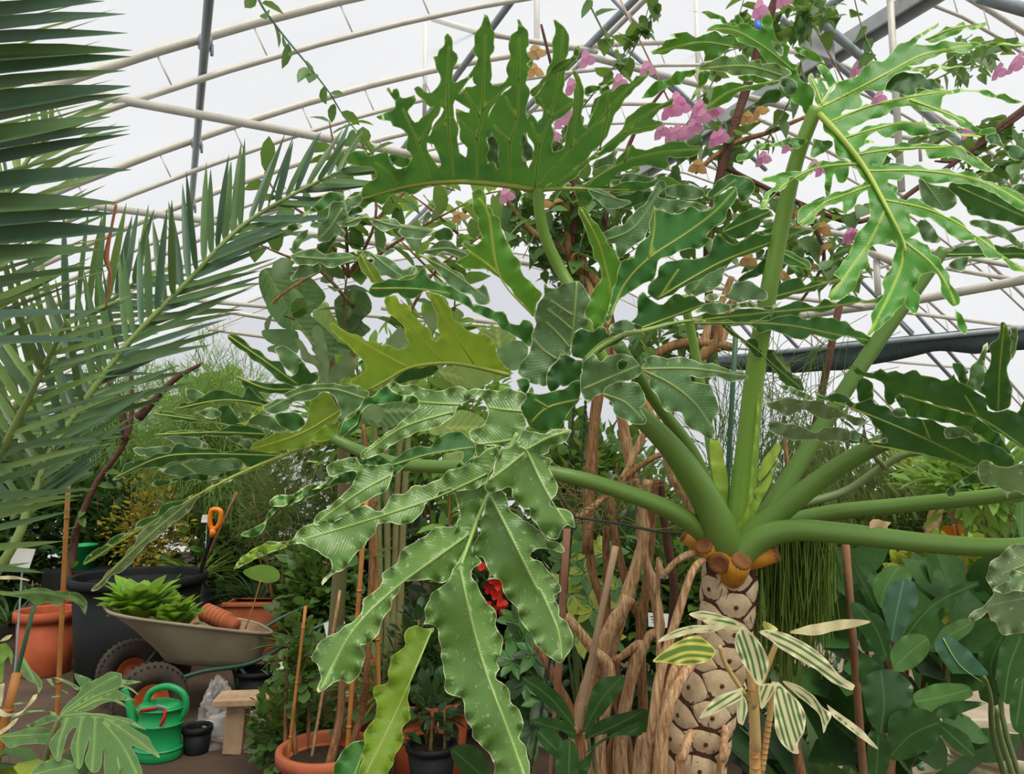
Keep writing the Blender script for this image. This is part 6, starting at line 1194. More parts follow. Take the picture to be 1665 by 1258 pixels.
# schefflera with pale-centred leaflets
SV = leafmat('variegated_schefflera', '4f8238', '3f7030', 'b8cf5a', .3, .35, .5, rand=.3); SVy = leafmat('yellow_schefflera', 'b5bb4a', '8fa83e', 'd8dc70', .3, .4, .4, rand=.2)
def whorls(name, label, base, cents, L, mats, seed, stem='petiole_dull'):
    t = thing(name, label, 'plant', base); rg = np.random.default_rng(seed)
    for (x, y, d) in cents:
        c = W(x, y, d); rod('stem', [Vector((base.x + rg.uniform(-.05, .05), base.y + .05, 0)), Vector(base).lerp(c, .5) + Vector((rg.uniform(-.05, .05), .1, .1)), c + Vector((0, .06, -.03)), c], [.008, .006, .004, .003], M[stem], t, n=5)
        nl = 8; tl = Vector((rg.uniform(-.4, .4), -.8, rg.uniform(.2, .9))).normalized(); q = tl.orthogonal().normalized(); q2 = tl.cross(q)
        for i in range(nl):
            a = 6.283 * i / nl + rg.uniform(-.15, .15); dv = q * math.cos(a) + q2 * math.sin(a) + tl * .15; k = rg.uniform(.8, 1.15)
            put(leafmesh('oval', mats[rg.integers(len(mats))]), t, c + dv * .006, dv, tl, L * k, L * .75 * k, 'leaflet')
whorls('umbrella_plant', 'yellow-splashed umbrella plant behind the bougainvillea stems', Vector((.33, 3.3, 0)), [(950, 930, 3.3), (985, 900, 3.35), (930, 965, 3.25), (965, 990, 3.2), (945, 885, 3.4), (1000, 960, 3.3), (920, 910, 3.35), (985, 1040, 3.2), (940, 1030, 3.2)], .1, [SV, SV, SVy], 3)
whorls('umbrella_plant', 'dark umbrella plant between the foremost leaf tips', Vector((.02, 3.2, 0)), [(850, 1040, 3.2), (835, 1075, 3.1), (880, 1085, 3.15), (855, 1110, 3.05), (890, 1040, 3.2), (840, 1010, 3.3), (868, 1065, 3.1), (880, 1140, 3.0), (838, 1150, 3.05), (866, 1190, 3.0)], .095, [GM['dark'], SV], 4)
# red blossoms
t = thing('red_flowering_plant', 'plant with scarlet blossoms behind the foremost leaf', 'plant', Vector((-.05, 4.0, 0))); RM = leafmat('scarlet_petal', 'd8301f', 'c0261a', 'f05030', .3, .5, .3)
rg = np.random.default_rng(6); bmr = bractmesh(RM)
rod('stem', [Vector((-.05, 4, 0)), W(805, 1080, 4), W(800, 990, 4)], [.012, .008, .004], M['petiole_dull'], t)
for i in range(26):
    x, y = 795 + rg.uniform(-22, 30), 955 + rg.uniform(-40, 40) ; put(bmr, t, W(x, y, 4.0 + rg.uniform(-.05, .05)), (1, .2, rg.uniform(-.6, .6)), (rg.uniform(-.5, .5), -.7, .5), .042, .042, 'blossom')
# low clover-like creeper by the bench
bush('clover_plant', 'low clover-like green creeper around the canes beside the bench', 488, 3.85, .5, .22, 'round', 'mid', 700, .045, .05, .02, 61, cat='plant', stems=8)
bush('clover_plant', 'airy small-leaved creeper climbing the thin orange cane', 497, 3.5, .9, .1, 'round', 'mid', 230, .045, .05, .4, 62, cat='plant', stems=3)
strap_clump('spider_plant', 'dark strap-leaved plant behind the wheelbarrow', 430, 6.3, .45, 70, .42, .6, 'dark', 1, .08)
strap_clump('spider_plant', 'green strap-leaved plant right of the terracotta trough', 508, 5.0, .35, 60, .3, .6, 'mid', 2, .06)
strap_clump('spider_plant', 'pale striped strap-leaved plant between the canes', 640, 4.0, .35, 60, .38, .7, 'light', 3, .06)
strap_clump('spider_plant', 'dark strap-leaved plant left of the spade handle', 330, 6.4, .6, 60, .45, .6, 'mid', 4, .06)
strap_clump('strap_leaved_plant', 'clump of broad upright dark leaves left of the square stake', 1350, 2.75, .1, 22, .75, 1.6, 'dark', 5, .05, up=2.2)
strap_clump('strap_leaved_plant', 'clump of green blades by the pale planter', 1320, 3.3, .05, 30, .55, 1.2, 'mid', 6, .05, up=1.8)
strap_clump('low_fern', 'pale strap leaves at the foot of the bougainvillea', 990, 2.5, .25, 26, .28, 1.6, 'light', 7, .04, up=1.2)
strap_clump('low_fern', 'dark strap leaves under the near palm leaflets', 40, 6.1, .3, 50, .36, .8, 'dark', 8, .07)
for i, (px, d, z, h, lab) in enumerate(((1505, 7.2, 0, 1.35, 'ringed palm trunk with a spiky yellow-green head behind the rubber plants'), (1545, 7.6, 0, 1.55, 'taller ringed palm trunk with a spiky head beside the orange blossom'), (1590, 7.0, 0, 1.2, 'short ringed palm trunk with a spiky head by the pale planter'), (1480, 8.6, 0, 1.5, 'slender ringed palm trunk with a spiky head near the far wall'))):
    b_ = Vector(((px - CX) / FPX * d, d, 0)); t = thing('screw_palm', lab, 'palm', b_); tp_ = b_ + Vector((.12 * (-1) ** i, 0, h)); P = smooth_path([b_, b_ + Vector((-.05 * (-1) ** i, 0, h * .5)), tp_], 14)
    MB().tube(P, [.06 * (1 + .12 * (k_ % 2)) for k_ in range(len(P))], 10).build('trunk', M['bark_pale'], t); rg = np.random.default_rng(i)
    for k_ in range(34):
        a = rg.uniform(0, 6.28); put(leafmesh('blade', GM['light'] if k_ % 3 else GM['lime']), t, tp_, (math.cos(a), math.sin(a), rg.uniform(-.2, 1.3)), (0, 0, 1), .62 * rg.uniform(.7, 1.1), .9)
o = put(bractmesh(leafmat('orange_petal', 'f08a1f', 'e0701a', 'ffb040', .3, .5, .3)), None, W(1552, 868, 5.5), (1, 0, .6), (0, -.6, .8), .1, .1, 'orange_blossom'); tag(o, 'single orange blossom peeking above the lowest long green stalk', 'flower')
bush('hanging_willow', 'thin drooping willow-like twigs against the far film beyond the crown', 1330, 6.6, 2.2, .7, 'lance', 'olive', 900, .14, .12, .9, 63, cat='tree', updir=-1.4)
bush('leafy_shrub', 'yellow-green bushy plant above the long horizontal stalks', 1590, 5.2, 1.75, .45, 'lance', 'light', 700, .16, .2, 1.15, 64)
# ------------------------------------------------------------------ pots
def pot(name, label, px, d, r, h, mat, z=0.0, rim=.03, taper=.78, soil=True, group=None, cat='pot', lip=.012, flat=1.0, x=None, rimname='rim'):
    b = Vector((x if x is not None else (px - CX) / FPX * d, d, z)); t = thing(name, label, cat, b, group)
    r0 = r * taper; th = .012
    MB().lathe(b, [(0, 0), (r0 * .96, 0), (r0, .01), (r * .985, h - rim), (r * .985 - th, h - rim), (r0 - th, .03), (0, .03)], 40).build('body', mat, t)
    MB().lathe(b, [(r * .98, h - rim), (r + lip, h - rim), (r + lip + .002, h - rim * .5), (r + lip, h - .004), (r + lip - .006, h), (r - .008, h), (r - .012, h - .01), (r - .014, h - rim * 1.2)], 40).build(rimname, mat, t)
    if soil:
        rs = r * .93; m = MB(); rg = random.Random(int(px)); v = [b + Vector((0, 0, h * .8))]; f = []; n = 24
        for k in (.4, .75, 1.0):
            for i in range(n): a = 6.2832 * i / n; v.append(b + Vector((math.cos(a) * rs * k * (.97 if k == 1 else 1), math.sin(a) * rs * k * (.97 if k == 1 else 1), h * .8 + rg.uniform(-.008, .008))))
        for i in range(n):
            j = (i + 1) % n; f.append((0, 1 + i, 1 + j))
            for q in (0, 1): f.append((1 + q * n + i, 1 + (q + 1) * n + i, 1 + (q + 1) * n + j, 1 + q * n + j))
        m.add(v, f).build('soil', M['potsoil'], t)
    return t
def at(px, d): return (px - CX) / FPX * d
pot('terracotta_pot', 'large orange terracotta pot left of the black tub', 98, 5.75, .205, .47, M['terra'], taper=.86, rim=.07, lip=.02)
# leaning tree in a pot behind it
tb = Vector((at(122, 6.05), 6.05, 0)); pot('terracotta_pot', 'terracotta pot holding the leaning brown tree', 122, 6.25, .2, .5, M['terra'], rim=.06)
lt = leafy_branches('leaning_tree', 'leaning slender brown tree rising from the terracotta pot', 'tree', Vector((at(122, 6.25), 6.25, .42)), [[Vector((at(122, 6.25), 6.25, .40)), W(118, 900, 6.2), W(128, 850, 6.2), W(160, 780, 6.2), W(205, 715, 6.2), W(215, 640, 6.2), W(205, 540, 6.2)], Wl([(205, 715, 6.2), (190, 640, 6.2), (150, 590, 6.2)]), Wl([(225, 680, 6.2), (280, 620, 6.2), (330, 590, 6.2)])], 'mid', .16, .6, 71, 'oval', .09, 'bark_dark', n_max=70, rr=.024)
pot('plastic_tub', 'huge black plastic tub with an open rim behind the wheelbarrow', 240, 5.55, .44, .76, M['tub'], taper=.86, rim=.06, lip=.03, soil=False, cat='tub')
MB().lathe(Vector((at(240, 5.55), 5.55, .5)), [(.40, 0), (.2, .03), (0, .035)], 24).build('soil', M['potsoil'], bpy.data.objects['plastic_tub'])
pot('terracotta_bowl', 'wide terracotta bowl in the foreground holding the twin woody stems', 545, 3.4, .2, .32, M['terra2'], taper=.66, rim=.05, lip=.018)
pot('terracotta_pot', 'terracotta pot behind the small black pot', 705, 3.8, .2, .42, M['terra'], rim=.06)
pot('black_pot', 'small black plastic pot with a young plant before the terracotta pot', 708, 3.25, .105, .19, M['black_plastic'], z=.2, rim=.025, lip=.006)
MB().box((at(708, 3.25), 3.25, .1), (.3, .3, .2), bev=.008).build('brick_plinth', M['terra_old']); tag(bpy.data.objects['brick_plinth'], 'low brick block under the small black pot', 'block')
pot('grey_pot', 'dark grey ribbed plastic pot behind the foremost leaf', 667, 5.2, .085, .34, M['tub'], z=.22, rim=.03, lip=.008)
MB().box((at(667, 5.2), 5.2, .11), (.34, .34, .22), bev=.01).build('plinth', M['terra_old']); tag(bpy.data.objects['plinth'], 'brick block carrying the dark grey ribbed pot', 'block')
pot('black_pot', 'small black plastic pot on the floor beside the watering can', 343, 4.2, .075, .14, M['black_plastic'], rim=.03, taper=.85, lip=.005, soil=False)
pot('black_pot', 'black plastic pot under the wheelbarrow handle', 432, 4.95, .12, .24, M['black_plastic'], rim=.03, soil=False)
pot('stone_planter', 'pale round stone planter with dry soil on the paved path', 1615, 3.7, .30, .24, plain('pale_stone', 'b9b09a', 'a39a84', .8, 9, .1), rim=.05, taper=.8)
pot('black_pot', 'black pot among the yellow flowering shrub stems', 340, 6.6, .12, .62, M['black_plastic'], rim=.04)
pot('terracotta_pot', 'red terracotta pot under the spade handle', 275, 6.35, .2, .5, M['terra'], rim=.05)
pot('terracotta_pot', 'half-hidden terracotta pot behind the clover-like creeper', 590, 4.55, .16, .42, M['terra'], rim=.05)
# terracotta trough
b = Vector((at(448, 5.95), 5.95, 0)); t = thing('planting_trough', 'rectangular terracotta trough behind the wheelbarrow handles', 'trough', b); zb = .30
m = MB(); w_, l_, h_ = .2, .62, .2
for sx in (-1, 1): m.box(b + Vector((sx * (l_ / 2 - .01), 0, zb + h_ / 2)), (.02, w_, h_)); m.box(b + Vector((0, sx * (w_ / 2 - .01), zb + h_ / 2)), (l_, .02, h_))
m.box(b + Vector((0, 0, zb + .01)), (l_, w_, .02)); m.build('body', M['terra2'], t, smooth=False)
MB().box(b + Vector((0, -w_ / 2, zb + h_ - .015)), (l_ + .05, .04, .03), bev=.005).box(b + Vector((0, w_ / 2, zb + h_ - .015)), (l_ + .05, .04, .03), bev=.005).build('rim', M['terra2'], t, smooth=False)
MB().box(b + Vector((0, 0, zb + .14)), (l_ - .04, w_ - .04, .02)).build('soil', M['potsoil'], t, smooth=False)
MB().box(b + Vector((0, 0, zb / 2)), (.7, .26, zb), bev=.01).build('support_block', M['terra_old'], t, smooth=False)
# stems in the foreground bowl
bw = Vector((at(545, 3.4), 3.4, .25))
t = thing('woody_plant', 'twin brown woody stems growing in the foreground terracotta bowl', 'plant', bw)
rod('stem', [Vector((at(548, 3.36), 3.36, .23)), W(552, 1170, 3.25), W(556, 1100, 3.25), W(553, 1030, 3.25)], [.022, .019, .016, .012], M['bark'], t, n=10, jit=.05)
rod('stem', [Vector((at(572, 3.45), 3.45, .23)), W(588, 1160, 3.3), W(597, 1080, 3.2), W(605, 900, 3.2), W(600, 780, 3.2), W(590, 690, 3.2)], [.018, .016, .015, .014, .012, .008], M['bark'], t, n=10, jit=.05)
for i in range(16):
    y = 700 + i * 14; put(leafmesh('oval', GM['mid']), t, W(596, y, 3.2), (random.Random(i).uniform(-1, 1), .2, .3), (0, 0, 1), .1, .08)
t = thing('tall_reed', 'pale green reed stems standing behind the orange canes', 'plant', Vector((at(635, 3.9), 3.9, 0)))
for i, (x0, x1) in enumerate(((618, 612), (630, 628), (640, 648), (650, 660))): rod('reed_stem', [Vector((at(x0, 3.9), 3.9, 0)), W(x0, 1000, 3.9), W(x1, 760, 3.9), W(x1 + (x1 - x0) * 2, 560, 3.9)], [.022, .02, .016, .008], plain('reed_%d' % i, '8a9a62', '8f7a52', .6, 14) if i == 0 else bpy.data.materials['reed_0'], t, n=8)
# young plant in black pot
bush('potted_seedling', 'young leafy plant growing in the small black pot', 706, 3.25, .68, .15, 'oval', 'dark', 110, .08, .07, .36, 81, cat='plant', stems=3)
bush('potted_shrub', 'leafy plant filling the terracotta pot behind the black pot', 712, 3.85, .85, .26, 'oval', 'dark', 420, .09, .07, .3, 82, cat='plant', stems=4)
for i, (x, y) in enumerate(((678, 1130), (686, 1115), (727, 1138))):
    o = poly_leaf(None, GM['yellow'], f'P: {x-9},{y+12} {x-4},{y-4} {x+3},{y-12} {x+7},{y-8} {x+3},{y+4} {x-5},{y+14}', None, 3.6, 0, 0, i, name='yellow_leaf'); tag(o, 'withered yellow leaf hanging in the shade above the potted seedling', 'leaf', 'withered yellow leaves above the potted seedling')

# ------------------------------------------------------------------ wheelbarrow
U_ = Vector((.819, .574, 0)); V_ = Vector((-.574, .819, 0)); O_ = Vector((-2.3, 4.7, 0))
def B(u, v, z): return O_ + U_ * u + V_ * v + Vector((0, 0, z))
wb = thing('wheelbarrow', 'two-wheeled metal wheelbarrow with orange hubs and a dented grey tray', 'wheelbarrow', O_)
TRAY = plain('grey_steel_tray', '9a8f78', '857a64', .6, 5, .08); TRI = plain('rusty_tray_inside', 'a8927c', '96684c', .7, 6, .1); TYRE = plain('rubber_tyre', '4a3f34', '362e27', .85, 12, .3); HUB = plain('orange_hub', 'c2622c', 'a84f22', .6, 8, .06); FRM = plain('green_frame', '2f5a4a', '27493d', .45, 6)
def ring(u0, u1, v0, z0, z1, n=40, ex=4.0):
    R = []
    for i in range(n):
        a = 2 * math.pi * i / n; c, s = math.cos(a), math.sin(a); k = (abs(c) ** ex + abs(s) ** ex) ** (-1 / ex)
        uu = (u0 + u1) / 2 + (u1 - u0) / 2 * c * k; vv = v0 * s * k * (1 - .12 * ((u1 - uu) / (u1 - u0))); R.append(B(uu, vv, z0 + (z1 - z0) * (uu - u0) / (u1 - u0)))
    return R
rings = [ring(-.21, .76, .31, .69, .46), ring(-.06, .735, .285, .56, .395), ring(.09, .70, .245, .40, .30), ring(.12, .68, .225, .355, .27), ring(.16, .65, .2, .34, .262)]
def skin(rg, inn):
    v = [p for r in rg for p in r]; n = len(rg[0]); f = []
    for i in range(len(rg) - 1):
        for k in range(n): k2 = (k + 1) % n; q = (i * n + k, i * n + k2, (i + 1) * n + k2, (i + 1) * n + k); f.append(q if not inn else q[::-1])
    f.append(tuple(range((len(rg) - 1) * n, len(rg) * n))); return v, f
tray = obj('tray', *skin(rings, False), TRAY, wb); ins = [[p + Vector((0, 0, .004)) + (c - p) * .015 for p, c in zip(r, [sum(r, Vector()) / len(r)] * len(r))] for r in rings]
obj('tray_inside', *skin(ins, True), TRI, tray)
R0 = rings[0]; MB().tube(R0 + [R0[0]], .011, 8, cap=False).build('rolled_rim', TRAY, tray)
axd = V_
def wheel(v):
    c = B(0, v, .21); w = MB(); n = 40; R, r = .148, .062; vv = []; f = []; m = 12
    e1, e2 = U_, Vector((0, 0, 1))
    for i in range(n):
        a = 2 * math.pi * i / n; rad = e1 * math.cos(a) + e2 * math.sin(a)
        for k in range(m): b_ = 2 * math.pi * k / m; vv.append(c + rad * (R + r * math.cos(b_)) + axd * r * 1.05 * math.sin(b_))
    for i in range(n):
        for k in range(m): f.append((i * m + k, ((i + 1) % n) * m + k, ((i + 1) % n) * m + (k + 1) % m, i * m + (k + 1) % m))
    o = obj('tyre', vv, f, TYRE, wb)
    for i in range(36):
        a = 2 * math.pi * i / 36
        for s in (-1, 1):
            rad = e1 * math.cos(a + s * .04) + e2 * math.sin(a + s * .04); tn = rad.cross(axd); b_ = .55 * s
            M3 = Matrix((tn, axd, rad)).transposed(); MB().box(c + rad * (R + r * math.cos(b_) * 1.0) + axd * r * 1.05 * math.sin(b_), (.012, .04, .006), M3).build('tread_block', TYRE, o, smooth=False)
    for s in (-1, 1): MB().lathe(c + axd * s * .02, [(.106, -.004), (.104, .014), (.085, .018), (.06, .004), (.03, .004), (.026, .03), (0, .032)], 28, axis=axd * s).build('hub', HUB, wb)
wheel(-.36); wheel(.36)
MB().tube([B(0, -.42, .21), B(0, .42, .21)], .012, 8).build('axle', FRM, wb)
for s in (-1, 1):
    rod('handle', [B(.02, s * .25, .24), B(.3, s * .22, .29), B(.62, s * .22, .30), B(.9, s * .27, .44), B(1.18, s * .29, .53)], [.014] * 5, FRM, wb, n=8)
    rod('leg', [B(.52, s * .2, .31), B(.62, s * .24, .15), B(.66, s * .24, .0), B(.72, s * .22, .14), B(.70, s * .2, .31)], [.011] * 5, FRM, wb, n=8)
    rod('brace', [B(0, s * .25, .19), B(.12, s * .2, .36)], [.01, .01], FRM, wb, n=6)
# lettuce-like plant, pot stack and stick in the tray
LT = leafmat('lettuce_leaf', '86b03c', '74a034', 'b5d850', .4, .4, .4, rand=.3)
for i, (u, v, z, sc, lab) in enumerate(((-.03, .02, .6, 1.0, 'bright green leafy plant lying at the front of the wheelbarrow tray'), (.15, -.08, .5, .8, 'second bright green leafy plant lying in the tray beside the pots'))):
    b_ = B(u, v, z); t = thing('leafy_plant', lab, 'plant', b_); rg = np.random.default_rng(i + 3); MB().lathe(b_, [(0, -.02), (.05, -.02), (.06, .02), (.04, .05), (0, .05)], 14).build('root_ball', M['potsoil'], t)
    for k in range(60):
        a = rg.uniform(0, 6.28); e = rg.uniform(.3, 2.0); dv = Vector((math.cos(a), math.sin(a), e)); put(leafmesh('oval', LT), t, b_ + Vector((math.cos(a) * .06, math.sin(a) * .06, rg.uniform(0, .14))), dv, (0, 0, 1) + np.array([math.cos(a), math.sin(a), 0]) * -1, .2 * sc * rg.uniform(.7, 1.2), .17 * sc)
a0, a1 = W(352, 1003, 4.85), W(395, 1022, 4.75); ax = (a1 - a0).normalized()
for i in range(6):
    c = a0 + ax * .036 * i; o = MB().lathe(c, [(0, .002), (.04, 0), (.052, .075), (.06, .075), (.062, .1), (.056, .1), (.05, .08), (.036, .01), (0, .01)], 24, axis=-ax).build('stacked_pot', M['terra2'])
    tag(o, 'small terracotta pot nested in the row lying in the wheelbarrow', 'pot', 'nested terracotta pots in the wheelbarrow')
c = B(.60, .14, .44); o = MB().lathe(c, [(0, 0), (.018, 0), (.024, .045), (.028, .045), (.028, .06), (.022, .06), (.018, .01), (0, .01)], 16, axis=(.3, -.8, .4)).build('mini_pot', M['terra2']); tag(o, 'tiny round terracotta pot at the back of the wheelbarrow tray', 'pot')
st = thing('leaf_on_stick', 'single broad heart-shaped leaf on a thin orange stick', 'plant', W(399, 1020, 4.75)); rod('stick', [W(399, 1022, 4.75), W(412, 985, 4.75), W(424, 943, 4.75)], [.005, .005, .004], M['bamboo'], st, n=6)
poly_leaf(st, GM['light'], 'C1: 1040,395 1080,370 1130,362 1190,385 1195,425 1150,440 1090,430', 'C1: 1115,432 1130,370', 4.75, 0, 0, 5)
# spade with orange handle, brown stick in the tub
sb = W(315, 965, 5.5); sp_ = thing('garden_spade', 'spade with a bright orange D-grip leaning in the black tub', 'spade', W(312, 985, 5.5))
OR = plain('orange_plastic', 'f08a1c', 'e67c14', .4, 4)
rod('shaft', [W(314, 985, 5.5), W(330, 915, 5.45), W(346, 868, 5.42)], [.016, .016, .016], M['black_plastic'], sp_, n=10)
g0, g1 = W(345, 872, 5.42), W(352, 828, 5.4); up = (g1 - g0).normalized(); sd = Vector((1, 0, 0)); sd = (sd - up * sd.dot(up)).normalized()
MB().tube([g0, g0 + up * .06], [.021, .026], 10).build('grip_socket', OR, sp_)
L_ = (g1 - g0).length; P = [g0 + up * .05, g0 + up * .09 - sd * .03, g0 + up * (L_ - .02) - sd * .035, g0 + up * L_, g0 + up * (L_ - .015) + sd * .035, g0 + up * .1 + sd * .035, g0 + up * .05]
MB().tube(smooth_path(P, 6), .018, 8).build('d_grip', OR, sp_)
cane('wooden_stick', 'brown wooden stick crossing behind the orange spade grip', (385, 800), (310, 965), 5.5, .010, 'bark', 'stick', ground=False)

# ------------------------------------------------------------------ watering can and secateurs
CAN = plain('green_can_plastic', '1fa35c', '1a9653', .35, 4); wc = Vector((at(284, 4.12), 4.12, 0)); can = thing('watering_can', 'bright green plastic watering can on the floor by the wheel', 'watering can', wc)
MB().lathe(wc, [(0, 0), (.105, 0), (.112, .008), (.112, .045), (.106, .052), (.104, .15), (.11, .155), (.11, .17), (.104, .175), (.1, .225), (.107, .232), (.107, .245), (.098, .255), (.06, .268), (.058, .262), (.05, .25), (.0, .12)], 36, flat=.8).build('body', CAN, can)
for z_ in (.05, .165, .238): MB().lathe(wc, [(.1, z_ - .006), (.116, z_ - .003), (.116, z_ + .003), (.1, z_ + .006)], 36, flat=.81).build('rib', CAN, can)
rod('spout', [wc + Vector((-.085, 0, .10)), wc + Vector((-.13, 0, .17)), wc + Vector((-.165, 0, .27)), wc + Vector((-.19, 0, .325))], [.034, .024, .017, .014], CAN, can, n=12)
rod('handle', [wc + Vector((-.075, 0, .25)), wc + Vector((-.05, 0, .31)), wc + Vector((.03, 0, .335)), wc + Vector((.11, 0, .30)), wc + Vector((.125, 0, .23)), wc + Vector((.085, 0, .16))], [.017, .016, .016, .016, .016, .017], CAN, can, n=10, k=7)
RD = plain('red_grip', 'c4181c', 'b01216', .4, 5); STL = plain('blade_steel', 'b5b8ba', '9a9da0', .3, 5, metal=.8)
s0 = wc + Vector((.02, -.09, .285)); se = thing('secateurs', 'open secateurs with red grips resting on top of the watering can', 'secateurs', s0)
rod('grip', [s0 + Vector((.005, 0, 0)), s0 + Vector((-.04, -.005, -.006)), s0 + Vector((-.085, .0, -.014))], [.008, .010, .007], RD, se, n=8)
rod('grip', [s0 + Vector((.045, 0, -.005)), s0 + Vector((.05, -.015, -.045)), s0 + Vector((.032, -.02, -.085))], [.007, .010, .007], RD, se, n=8)
MB().box(s0 + Vector((.025, 0, .0)), (.05, .006, .022), Matrix.Rotation(.3, 3, 'Y'), bev=.002).build('blade', STL, se)

for o_ in [can] : o_.scale = (1.08, 1.08, 1.1)
# ------------------------------------------------------------------ bench, plastic bag, tags, hose
bp = G(395, 1222); by = bp.y; bx = at(388, by); t = thing('wooden_bench', 'small low bench of pale raw planks beside the path', 'bench', (bx + .2, by, 0))
zt = 1.55 - (1117 - 759) / FPX * by; RZ = Matrix.Rotation(.12, 3, 'Z')
MB().box((bx + .34, by + .02, zt), (.78, .19, .035), RZ, bev=.004).build('plank', M['wood'], t, smooth=False)
for dx in (.05, .6): MB().box((bx + dx, by + .02 + dx * .12, zt / 2 - .008), (.10, .15, zt - .02), RZ @ Matrix.Rotation(.06, 3, 'Y'), bev=.004).build('leg', M['wood'], t, smooth=False)
PB = N('clear_plastic'); PB.b.inputs['Base Color'].default_value = lin('d5d2ce'); PB.b.inputs['Roughness'].default_value = .18; PB.b.inputs['Alpha'].default_value = .3
rg = np.random.default_rng(12)
for nm, lab, c_, s_ in (('plastic_bag', 'crumpled clear plastic bag lying on the floor under the bench', Vector((at(400, 4.35), 4.35, .0)), (.22, .16, .16)), ('plastic_bag', 'upright clear plastic bag slumped beside the small black pot', Vector((at(372, 4.5), 4.5, .0)), (.10, .1, .30))):
    v = []; f = []; n, m = 26, 14
    for j in range(m + 1):
        ph_ = math.pi / 2 * j / m
        for i in range(n):
            a = 2 * math.pi * i / n; k = 1 + .22 * math.sin(5 * a + j) + rg.uniform(-.13, .13); v.append(c_ + Vector((math.cos(a) * s_[0] * math.cos(ph_) * k, math.sin(a) * s_[1] * math.cos(ph_) * k, s_[2] * math.sin(ph_) * (1 + rg.uniform(-.1, .1)))))
    for j in range(m):
        for i in range(n): i2 = (i + 1) % n; f.append((j * n + i, j * n + i2, (j + 1) * n + i2, (j + 1) * n + i))
    tag(obj(nm, v, f, PB.m, loc=c_, smooth=False), lab, 'bag')
def tagsign(lab, x, y, d, w, h, tilt=0.0, lines=0, stake=True):
    c = W(x, y, d); t = thing('plant_tag', lab, 'tag', Vector((c.x, c.y, 0)) if c.z < 1.2 else c - Vector((0, 0, .3)))
    kw = d / FPX; R_ = Matrix.Rotation(tilt, 3, 'Y') @ Matrix.Rotation(-.35, 3, 'X')
    p = MB().box(c, (w * kw, .003, h * kw), R_).build('card', M['tag_white'], t, smooth=False)
    for i in range(lines):
        MB().box(c + R_ @ Vector((-.1 * w * kw, -.0025, h * kw * (.22 - .2 * i))), (w * kw * (.62 - .1 * i), .0008, h * kw * .06), R_).build('print_line', M['black_plastic'], p, smooth=False)
    if stake: MB().tube([Vector((c.x, c.y + .006, 0)), Vector((c.x, c.y + .006, c.z))], .004, 6).build('stake', M['grey_pipe'], t)
tagsign('white plant tag in the lower palm fronds', 36, 907, 3.2, 34, 31, .05)
tagsign('small white plant tag behind the orange spade grip', 336, 843, 6.6, 16, 13)
tagsign('white printed plant tag between the bougainvillea stems', 1071, 1008, 3.6, 34, 22, .06, lines=3)
tagsign('white plant tag half hidden behind the pale wooden stick', 545, 1020, 4.3, 34, 26, -.35)
tagsign('tiny white tag among the potted seedling leaves', 712, 1161, 3.45, 13, 8)
tagsign('small blank white tag behind the twisted cord', 1075, 932, 4.2, 24, 16, .2)
tagsign('white tag leaning under the wheelbarrow handle', 455, 1085, 4.6, 14, 16, -.3)
HS = plain('green_hose', '3f9a72', '33875f', .4, 5)
pp = [G(1200, 1200), G(1290, 1165), G(1330, 1155), G(1400, 1180), G(1470, 1225), G(1500, 1262)]
o = rod('garden_hose', [p + Vector((0, 0, .04)) for p in pp], [.012] * 6, HS, None, n=8, k=8, loc=pp[0] + Vector((0, 0, .04))); tag(o, 'mint green garden hose lying across the pale paving', 'hose')
o = MB().lathe(Vector((at(148, 6.9), 6.9, .62)), [(0, 0), (.10, 0), (.115, .2), (.12, .2), (.12, .22), (.1, .22), (.095, .02), (0, .02)], 24).build('green_bucket', CAN); tag(o, 'green plastic bucket behind the leaning tree', 'bucket')
MB().box((at(148, 6.9), 6.9, .31), (.5, .4, .62), bev=.01).build('stone_block', M['tub']); tag(bpy.data.objects['stone_block'], 'dark block carrying the green bucket', 'block')

